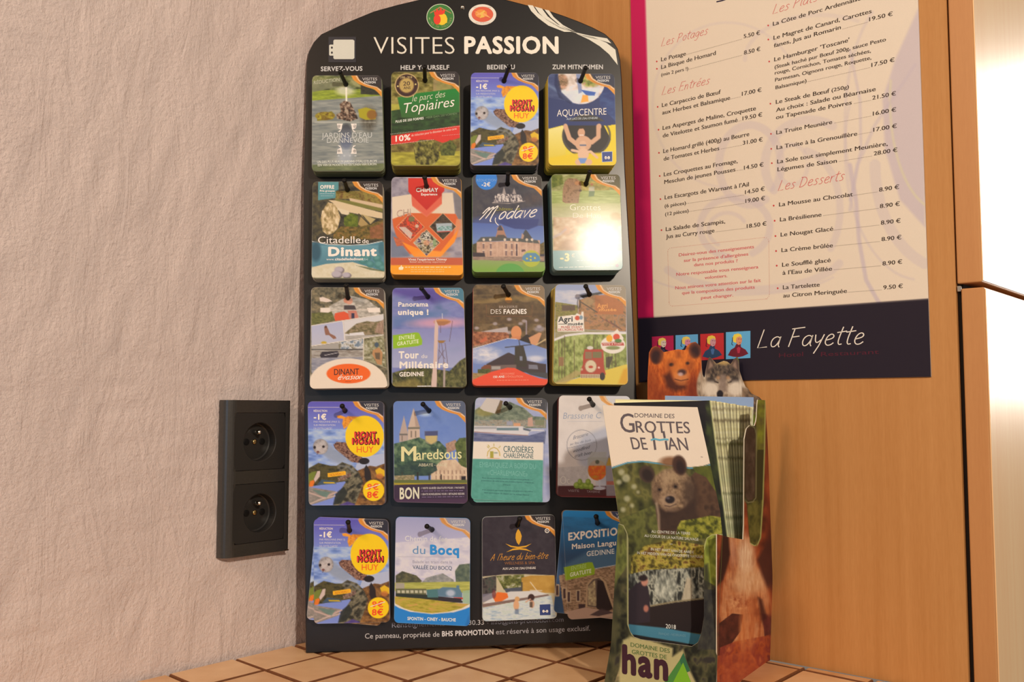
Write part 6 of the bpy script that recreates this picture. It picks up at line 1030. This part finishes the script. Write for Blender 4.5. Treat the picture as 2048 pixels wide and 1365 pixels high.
def p_side(A):
    A.tex(A.full(), [(80, 34, 24), (140, 62, 34), (184, 96, 50)], 22, 34, 211, con=1.8)
    cone = A.pm([(1458, 1070), (1498, 1078), (1512, 1130), (1530, 1165), (1545, 1230), (1542, 1275), (1500, 1300), (1450, 1290), (1441, 1230), (1446, 1170), (1462, 1120)], 9)
    A.mix(cone, (190, 112, 64)); A.tex(cone, [(140, 66, 36), (196, 116, 64), (224, 164, 112), (206, 132, 80)], 7, 34, 212, .9, con=2.2); A.tex(cone, [(120, 56, 34), (200, 126, 76)], 22, 12, 218, .35, con=2)
    A.tex(A.em(1492, 1120, 16, 44, soft=14), [(206, 156, 110), (238, 204, 160), (216, 170, 124)], 3.5, 26, 213, .95); A.tex(A.em(1500, 1165, 34, 26, soft=20), [(206, 150, 100), (232, 190, 140)], 5, 14, 219, .85); A.ell(1466, 1105, 6, 30, (214, 160, 124), .6, soft=8)
    A.poly([(1445, 1069), (1457, 1075), (1460, 1110), (1446, 1160), (1434, 1172)], (44, 24, 24), 1, 5); A.poly([(1514, 1120), (1545, 1060), (1550, 1185), (1534, 1175), (1524, 1150)], (64, 32, 30), .9, 8)
    A.tex(A.em(1478, 1205, 20, 16, soft=12), [(150, 70, 40), (226, 166, 110)], 5, 6, 220, .8)
    A.tex([(1438, 1248), (1464, 1228), (1486, 1230), (1482, 1262), (1462, 1290), (1446, 1312), (1436, 1312)], [(50, 22, 24), (92, 42, 34)], 8, 12, 226, .95); A.poly([(1516, 1195), (1524, 1200), (1538, 1250), (1534, 1266), (1522, 1240)], (60, 28, 26), .85, 6); A.tex([(1524, 1228), (1550, 1232), (1550, 1320), (1532, 1300)], [(60, 26, 30), (110, 46, 44)], 8, 12, 227, .85)
    A.tex([(1440, 1296), (1470, 1284), (1545, 1270), (1545, 1330), (1430, 1400)], [(110, 38, 42), (180, 84, 42), (140, 54, 44), (196, 106, 60)], 13, 22, 214, .85); A.tex(A.em(1486, 1262, 7, 42, soft=8), [(190, 104, 54), (226, 150, 90)], 4, 20, 228, .8); A.tex(A.em(1502, 1250, 8, 46, soft=8), [(180, 94, 50), (220, 146, 90)], 4, 20, 229, .7)
    A.tex([(1446, 1315), (1500, 1300), (1520, 1340), (1440, 1380)], [(150, 60, 40), (206, 110, 60)], 14, 12, 230, .6)
    A.poly([(1486, 1000), (1489, 868), (1493, 850), (1512, 850), (1514, 798), (1531, 798), (1530, 900), (1527, 1000), (1522, 1076), (1516, 1090), (1509, 1092), (1502, 1088), (1498, 1070), (1494, 1010)], (46, 50, 26)); A.tex([(1512, 795), (1531, 795), (1529, 900), (1512, 900)], [(86, 80, 40), (128, 134, 40)], 10, 14, 215)
    A.tex([(1494, 1005), (1527, 1000), (1522, 1076), (1514, 1090), (1500, 1086)], [(44, 50, 26), (84, 84, 36), (110, 106, 50)], 8, 14, 216); A.line([(1531, 800), (1529, 900), (1526, 1000), (1521, 1076), (1515, 1090), (1509, 1092), (1502, 1088)], 2.2, (170, 170, 96)); A.line([(1488, 1000), (1496, 1006), (1506, 1004), (1512, 996), (1513, 870), (1509, 856), (1502, 852), (1494, 855), (1490, 866)], 2, (130, 122, 84), .9)
    A.tex([(1490, 866), (1494, 857), (1502, 854), (1509, 858), (1511, 870), (1510, 994), (1504, 1001), (1496, 1002), (1490, 994)], [(48, 38, 30), (84, 68, 54)], 6, 14, 217)
colsheet('side_panel', PS, 1434, 1545, 1.2, [(1434, 1069), (1457, 1075), (1487.5, 1080), (1488.7, 880), (1493, 858), (1500, 851), (1509, 853), (1513, 840), (1515, 800), (1531, 801), (1536, 900), (1545, 1150)], [(1434, 1398), (1545, 1318)], p_side, M_PAPER, .0009)
def p_front(A):
    A.tex(A.full(), [(22, 24, 18), (50, 50, 32), (78, 74, 46), (44, 40, 36)], 16, 20, 221, con=1.8)
    A.tex([(1220, 1040), (1258, 1048), (1256, 1130), (1222, 1180)], [(70, 76, 36), (104, 108, 50), (60, 60, 34)], 10, 20, 222); A.tex([(1408, 1068), (1446, 1068), (1444, 1180), (1408, 1160)], [(110, 118, 36), (134, 140, 52), (84, 92, 30)], 12, 22, 223); A.poly([(1408, 1130), (1416, 1128), (1420, 1170), (1408, 1190)], (40, 40, 30), .8, 6); A.tex([(1405, 1180), (1440, 1180), (1434, 1300), (1395, 1300)], [(34, 34, 34), (64, 62, 50)], 10, 16, 224)
    A.tex([(1240, 1335), (1300, 1350), (1290, 1390), (1220, 1390)], [(96, 90, 60), (150, 130, 90)], 14, 8, 225); A.poly([(1246, 1281), (1262, 1274), (1300, 1282), (1346, 1297), (1345, 1314), (1366, 1300), (1374, 1330), (1392, 1366), (1392, 1392), (1240, 1392), (1238, 1350)], (176, 164, 110), .92, 5)
    A.line([(1237, 1047), (1247, 1051), (1255, 1068), (1256, 1250), (1264, 1270), (1282, 1281)], 3, (150, 146, 96)); A.line([(1408, 1100), (1413, 1077), (1424, 1070), (1445, 1070)], 2.4, (160, 160, 96)); A.line([(1443.5, 1070), (1432, 1398)], 2, (110, 84, 60), .8)
PFf = PF.off(0.0)
colsheet('front_panel', PFf, 1205, 1257, 1.4, [(1205, 1386), (1222, 1290), (1236, 1048), (1247, 1051), (1254, 1066), (1257, 1080)], [(1205, 1388), (1257, 1391)], p_front, M_PAPER, .0009)
colsheet('front_panel', PFf, 1257, 1408, 1.6, [(1257, 1252), (1260, 1264), (1268, 1275), (1282, 1280), (1384, 1294), (1396, 1286), (1403, 1266), (1408, 1235)], [(1257, 1391), (1408, 1399)], p_front, M_PAPER, .0009)
colsheet('front_panel', PFf, 1408, 1445, 1.4, [(1408, 1092), (1413, 1077), (1424, 1070), (1445, 1069)], [(1408, 1399), (1431, 1400), (1433, 1365), (1445, 1075)], p_front, M_PAPER, .0009)
IF = Ink(Flat(PF, K[16]), .0002)
IF.text('DOMAINE DES', 312, 1092, 614, 1142, 32, (84, 104, 56), .015); IF.text('GROTTES DE', 322, 1146, 590, 1190, 32, (84, 104, 56), .015); IF.text('han', 246, 1288, 602, 1350, 205, (56, 26, 36), 0.05)
IF.shape([(572, 1368), (690, 1195), (720, 1235), (640, 1378)], (66, 120, 52)); IF.shape([(690, 1195), (718, 1140), (770, 1280), (745, 1290), (716, 1220), (700, 1230)], (46, 96, 60), .00006); IF.shape([(622, 1400), (716, 1215), (790, 1400)], (110, 160, 34), .00012)
IF.make(hold, M_PAPER)

# the brochures inside, each a folded leaflet of its own
def brochure(name, plane, L, R, y0, y1, nx, ny, paint, label, group, thick, mat=M_PAPER):
    v = np.linspace(0, 1, ny); u = np.linspace(0, 1, nx); ymid = y0[0] + (y1[0] - y0[0]) * v
    Lx = np.interp(ymid, *np.array(L, float).T); Rx = np.interp(ymid, *np.array(R, float).T)
    X = Lx[None] * (1 - u[:, None]) + Rx[None] * u[:, None]; Y = (y0[0] + (y1[0] - y0[0]) * v)[None] * (1 - u[:, None]) + (y0[1] + (y1[1] - y0[1]) * v)[None] * u[:, None]
    A = Art(X, Y, 1.5); paint(A, u[:, None] + 0 * X); P3 = plane.hit(X, Y)
    o = solid_sheet(name, P3, A.C, plane.n, thick, mat, None, (200, 192, 140)); tag(o, label, 'brochure', group); return o
def dplane(d, k=.05): return Plane((0.13, d, 0.05), (0.0, -1.0, k))
def p_cover(A, U):
    A.tex(A.full(), [(34, 36, 18), (70, 70, 32), (104, 98, 48), (60, 58, 30)], 20, 26, 231, con=1.6); A.poly([(1195, 800), (1410, 800), (1440, 930), (1423, 927), (1404, 933), (1379, 935), (1319, 926), (1285, 922), (1255, 925), (1226, 934), (1200, 950)], (222, 200, 172)); A.line([(1222, 937), (1255, 926), (1285, 923.5), (1319, 928), (1379, 937), (1404, 935), (1427, 928)], 2.6, (84, 146, 166))
    for x_, y_, r_ in ((1252, 957, 8), (1243, 945, 6), (1268, 974, 5), (1238, 965, 5), (1254, 998, 6), (1246, 1020, 5), (1276, 985, 3), (1264, 1012, 4)): A.ell(x_, y_, r_, r_, (176, 168, 130), .75, soft=5)
    A.tex([(1385, 935), (1430, 930), (1445, 1010), (1430, 1010)], [(96, 98, 30), (66, 70, 26)], 12, 14, 232); A.tex([(1390, 945), (1412, 955), (1436, 990), (1450, 1040), (1450, 1070), (1320, 1070), (1310, 1020), (1330, 1005)], [(44, 28, 22), (84, 58, 40), (64, 42, 30)], 18, 20, 233)
    A.ell(1340, 924, 20, 10, (120, 78, 48), .9, soft=7)
    A.ell(1294, 949, 15, 18, (66, 48, 38), soft=4, rot=-30); A.ell(1295, 951, 10, 13, (38, 26, 24), .95, soft=5, rot=-30)
    hd = A.pm([(1303, 968), (1312, 952), (1328, 941), (1346, 937), (1366, 943), (1380, 956), (1387, 975), (1385, 996), (1370, 1014), (1350, 1024), (1332, 1024), (1316, 1014), (1306, 996)], 6)
    A.mix(hd, (122, 94, 68)); fur(A, hd, [(76, 56, 40), (124, 96, 68), (166, 136, 100)], 234, .75, 3.5, 5.5); A.ell(1346, 952, 24, 12, (172, 142, 104), .55, soft=14); A.ell(1380, 988, 14, 30, (62, 44, 34), .8, soft=14); A.poly([(1306, 1000), (1330, 1022), (1366, 1018), (1390, 1000), (1400, 1060), (1318, 1062)], (50, 34, 28), .75, 9); A.ell(1312, 988, 8, 18, (96, 72, 54), .6, soft=8); A.ell(1330, 966, 6, 18, (160, 130, 96), .6, soft=8)
    A.ell(1359, 931, 14, 20, (66, 42, 32), soft=4, rot=-14); A.ell(1361, 935, 8, 14, (40, 24, 24), .95, soft=5, rot=-14)
    A.ell(1319, 980, 5, 4.5, (60, 42, 34), .7, soft=4); A.ell(1351, 974, 6, 5, (60, 42, 34), .7, soft=4); A.ell(1319, 980, 2.4, 2.2, (16, 10, 12), soft=2); A.ell(1351, 974, 2.6, 2.3, (16, 10, 12), soft=2)
    A.ell(1338, 1003, 17, 15, (158, 128, 98), .75, soft=9); A.ell(1340, 1000, 9.5, 7.5, (30, 22, 26), soft=3); A.ell(1336, 997, 3.4, 2.2, (110, 100, 104), .7, soft=3); A.line([(1330, 1012), (1340, 1014), (1352, 1009)], 2, (60, 42, 36), .8); A.ell(1344, 1020, 12, 4, (110, 84, 64), .7, soft=5)
    A.line([(1313, 1008), (1317, 1030), (1318, 1066)], 5, (176, 150, 120), .7, 5)
    A.tex([(1355, 1055), (1362, 1042), (1392, 1038), (1420, 1032), (1448, 1036), (1448, 1075), (1380, 1080), (1352, 1070)], [(60, 62, 20), (120, 118, 36), (160, 150, 58)], 8, 8, 235, con=2.2); A.tex([(1235, 1040), (1310, 1010), (1316, 1060), (1290, 1110), (1240, 1110)], [(60, 62, 28), (96, 96, 44), (48, 48, 26)], 16, 18, 236)
    A.tex([(1262, 1115), (1290, 1092), (1340, 1080), (1412, 1092), (1412, 1150), (1360, 1150), (1262, 1150)], [(66, 56, 22), (130, 116, 40), (170, 150, 62), (96, 66, 30)], 9, 9, 237, con=2.2)
    A.tex([(1256, 1150), (1300, 1140), (1412, 1135), (1412, 1205), (1300, 1215), (1256, 1210)], [(40, 40, 36), (96, 96, 84), (168, 164, 140), (60, 60, 52)], 7, 14, 238, con=2.4); A.poly([(1362, 1204), (1374, 1155), (1382, 1160), (1384, 1202)], (176, 160, 130), .9, 3); A.tex(A.em(1330, 1175, 22, 28, soft=8), [(90, 92, 80), (206, 202, 176)], 5, 12, 239, .8)
    A.poly([(1256, 1205), (1300, 1213), (1410, 1198), (1412, 1270), (1256, 1250)], (34, 24, 24)); A.line([(1296, 1214), (1350, 1204), (1405, 1198)], 3, (130, 116, 84)); A.poly([(1256, 1185), (1270, 1170), (1284, 1162), (1296, 1175), (1300, 1200), (1300, 1245), (1256, 1250)], (44, 34, 40)); A.ell(1289, 1164, 7, 9, (176, 120, 98), soft=3); A.ell(1286, 1157, 9, 6, (34, 24, 26), soft=3); A.ell(1292, 1218, 5, 7, (166, 104, 84), soft=3)
    A.poly([(1256, 1249), (1330, 1257), (1412, 1272), (1412, 1296), (1262, 1275), (1256, 1268)], (66, 118, 132)); A.poly([(1256, 1268), (1400, 1292), (1400, 1310), (1256, 1300)], (30, 26, 24))
fc = dplane(max(gFL[1], gFR[1]) + .006, .05)
cov = brochure('brochure', fc, [(811, 1205), (905, 1219), (1050, 1240), (1270, 1257), (1300, 1258)], [(811, 1395), (905, 1417), (1010, 1440), (1075, 1447), (1300, 1447)], (811, 815), (1292, 1316), 130, 300, p_cover, 'front brochure with a brown bear on its cover, leaning left in the dispenser', 'brochures in the dispenser', .0012)
IC = Ink(Flat(fc, K[15]), .0002); gc = (92, 80, 80)
IC.text('DOMAINE DES', 358, 623, 678, 630, 33, gc, 0); IC.text('G', 248, 742, 362, 745, 150, gc, 0.005, dy=-12); IC.text('ROTTES', 372, 745, 806, 752, 92, gc, 0.01, dy=-10); IC.text('DE', 342, 880, 466, 883, 96, gc, 0.01, dy=-22)
IC.stroke([(500, 735), (514, 810), (524, 885)], 17, gc); IC.stroke([(590, 735), (600, 790)], 17, gc); IC.stroke([(608, 812), (620, 885)], 17, gc); IC.stroke([(488, 806), (520, 797), (560, 806), (600, 800), (630, 803)], 14, (96, 164, 176), lift=.0001); IC.text('AN', 632, 885, 793, 888, 100, gc, 0.01, dy=-22); IC.text('TM', 888, 946, 905, 947, 8, gc)
IC.make(cov, M_PAPER); ID = Ink(Flat(fc, K[16]), .0002); lc = (206, 200, 176)
for t_ in (('AU CENTRE DE LA TERRE', 472, 216, 770, 232, 20), ('AU COEUR DE LA NATURE SAUVAGE', 418, 248, 834, 278, 20), ('IN HET HART VAN DE AARDE', 468, 352, 798, 376, 20), ('IN HET MIDDEN VAN DE ONGEREPTE NATUUR', 362, 380, 868, 412, 20), ('2018', 582, 950, 660, 958, 32)): ID.text(*t_, lc if t_[5] < 30 else (226, 220, 206), 0.0)
ID.text('FRANÇAIS - NEDERLANDS', 528, 1000, 735, 1018, 18, (110, 150, 156)); ID.stroke([(610, 302), (635, 304)], 3, lc); ID.make(cov, M_PAPER)
NB = 27
ORD = 'x second third fourth fifth sixth seventh eighth ninth tenth eleventh twelfth thirteenth fourteenth fifteenth sixteenth seventeenth eighteenth nineteenth twentieth twenty-first twenty-second twenty-third twenty-fourth twenty-fifth twenty-sixth'.split()
for k_ in range(NB):
    t = k_ / (NB - 1); d = max(gFL[1], gFR[1]) + .014 + .0030 * k_; rr = random.Random(k_)
    tr = 1420 + (1507 - 1420) * t + rr.uniform(-.7, .7); br = 1457 + (1500 - 1457) * t; ty = 801 + 14 * t + rr.uniform(-.8, .8)
    wpx = .0865 * 1935 / d; last = k_ == NB - 1
    if last: ty = 795
    def p_k(A, U, k_=k_, last=last):
        if k_ == 0: A.tex(A.full(), [(24, 22, 22), (40, 44, 28), (66, 74, 34)], 14, 20, 240); A.rect(1200, 790, 1412, 880, (26, 22, 26)); A.mix(np.clip((U - .985) * 80, 0, 1), (196, 190, 130)); return
        if last: A.mix(A.full(), (134, 152, 178)); A.tex(A.pm([(1300, 815), (1560, 815), (1560, 1300), (1300, 1300)]), [(190, 180, 140), (220, 210, 164)], 14, 8, 241); return
        y = A.Y + 6 * U; A.mix(A.full(), (238, 220, 160)); A.tex(A.full(), [(220, 202, 140), (248, 234, 182)], 60, 5, 260)
        for yc, h_, c_ in ((823, 3, (160, 140, 100)), (846, 3.5, (110, 92, 66)), (882, 2.5, (150, 136, 90)), (893, 4, (120, 112, 60)), (921, 3, (110, 104, 66)), (938, 8, (196, 190, 136)), (962, 14, (190, 186, 130)), (992, 3, (110, 112, 70)), (1012, 16, (190, 186, 138)), (1040, 4, (110, 120, 84)), (1060, 14, (158, 160, 112))):
            A.mix(np.exp(-((y - yc - (k_ * 1.7) % 3) / h_) ** 2) * (.55 + .35 * ((k_ * 7) % 5) / 5), c_)
        A.mix(np.clip(1.6 - (1 - U) * wpx / .9, 0, 1) * (.75, .0, .5, .25)[k_ % 4], (96, 84, 58))  # shade between neighbouring brochures, painted as dark edge lines of varying strength
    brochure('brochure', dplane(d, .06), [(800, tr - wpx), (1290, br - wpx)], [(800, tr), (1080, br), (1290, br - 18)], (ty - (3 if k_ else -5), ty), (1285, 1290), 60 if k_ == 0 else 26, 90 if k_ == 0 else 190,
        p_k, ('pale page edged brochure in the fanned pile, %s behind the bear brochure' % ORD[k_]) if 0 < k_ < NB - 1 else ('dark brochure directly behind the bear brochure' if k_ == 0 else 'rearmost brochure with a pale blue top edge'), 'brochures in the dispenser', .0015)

# ------------------------------------------------------------ double socket on the plaster wall
sock = tag(empty('wall_socket'), 'black double power socket on the rough plaster wall', 'socket')
def sl(u, v, off): return float((PL.hit(u, v, off=off) - CORNER) @ (-dL)), float(PL.hit(u, v, off=off)[2])
H_ = .0112
s_left = sl(436, 950, 0.0)[0]; s_right = sl(578, 950, .009)[0]; z_t = sl(507, 801, .009)[1]; z_b = sl(507, 1110, .009)[1]
def at(s, z, o): return CORNER - dL * s + UP * z + nL * o
prof = [(s_left, 0)] + [(s_left - .0125 * (1 - math.cos(a)), H_ * math.sin(a)) for a in np.linspace(.12, math.pi / 2, 9)]
m1 = sl(467, 940, H_)[0]; m2 = sl(569.5, 940, H_)[0]
pr_end = [(s_right + .003, H_), (s_right + .0012, H_ - .0006), (s_right, H_ - .003), (s_right, 0)]
zs = [z_t, sl(507, 826, H_)[1], sl(507, 941.5, H_)[1], sl(507, 967.5, H_)[1], sl(507, 1086, H_)[1], z_b]
def prism(poly, z0, z1, V, Fc):
    k = len(V); n = len(poly); V += [at(s, z0, o) for s, o in poly] + [at(s, z1, o) for s, o in poly]
    Fc += [(k + i, k + (i + 1) % n, k + n + (i + 1) % n, k + n + i) for i in range(n)] + [tuple(range(k, k + n))[::-1], tuple(range(k + n, k + 2 * n))]
V, Fc = [], []
for z1, z0, mod in ((zs[0], zs[1], 0), (zs[1], zs[2], 1), (zs[2], zs[3], 0), (zs[3], zs[4], 1), (zs[4], zs[5], 0)):
    if not mod: prism(prof + pr_end, z0, z1, V, Fc)
    else: prism(prof + [(m1, H_), (m1, 0)], z0, z1, V, Fc); prism([(m2, 0), (m2, H_)] + pr_end, z0, z1, V, Fc)
link('frame', mesh('frame', V, Fc), M_SOCK, sock)
for z1, z0, cy in ((zs[1], zs[2], 884.5), (zs[3], zs[4], 1027)):
    cs, cz = sl(520, cy, H_); R = .0192; g_ = .00045; a0, a1, b0, b1 = m1 - g_, m2 + g_, z0 + g_, z1 - g_
    N = 48; V, Fc = [], []; an = np.arange(N) * 2 * math.pi / N
    def sq(a):                             # point of the square's edge in direction a
        dx, dz = math.cos(a), math.sin(a); t = min(((a0 if dx > 0 else a1) - cs) / dx if abs(dx) > 1e-6 else 9, ((b1 if dz > 0 else b0) - cz) / dz if abs(dz) > 1e-6 else 9); return cs + dx * t, cz + dz * t
    rings = [[(*sq(a), .004) for a in an], [(*sq(a), H_ + .0001) for a in an], [(cs + (R + .0006) * math.cos(a), cz + (R + .0006) * math.sin(a), H_ + .0001) for a in an], [(cs + R * math.cos(a), cz + R * math.sin(a), H_ - .0005) for a in an], [(cs + R * .97 * math.cos(a), cz + R * .97 * math.sin(a), .0022) for a in an], [(cs + R * .9 * math.cos(a), cz + R * .9 * math.sin(a), .0016) for a in an]]
    for r_ in rings: V += [at(*p) for p in r_]
    for j in range(len(rings) - 1): Fc += [(j * N + i, (j + 1) * N + i, (j + 1) * N + (i + 1) % N, j * N + (i + 1) % N) for i in range(N)]
    Fc.append(tuple(range(5 * N, 6 * N))); mo = link('socket_insert', mesh('socket_insert', V, Fc), M_SOCKD, sock)
    tube('earth_pin', [at(cs, cz + .0098, .0016), at(cs, cz + .0098, .0105), at(cs, cz + .0098, .0118)], [.0023, .0023, .0012], M_STEEL, mo)
    tube('screw', [at(cs, cz, .0016), at(cs, cz, .0030), at(cs, cz, .0034)], [.0026, .0026, .0018], M_BRASS, mo)
    for q_ in (-.0095, .0095): tube('pin_hole', [at(cs + q_, cz, .0016), at(cs + q_, cz, .0021), at(cs + q_, cz, .0022)], [.0034, .0034, .003], M_HOOK, mo)
boxm('chip', at(s_right + .006, z_b - .0002, H_ - .0035), -dL * .0055 * -1, UP * .0012, nL * .0036, M_STEEL, sock)
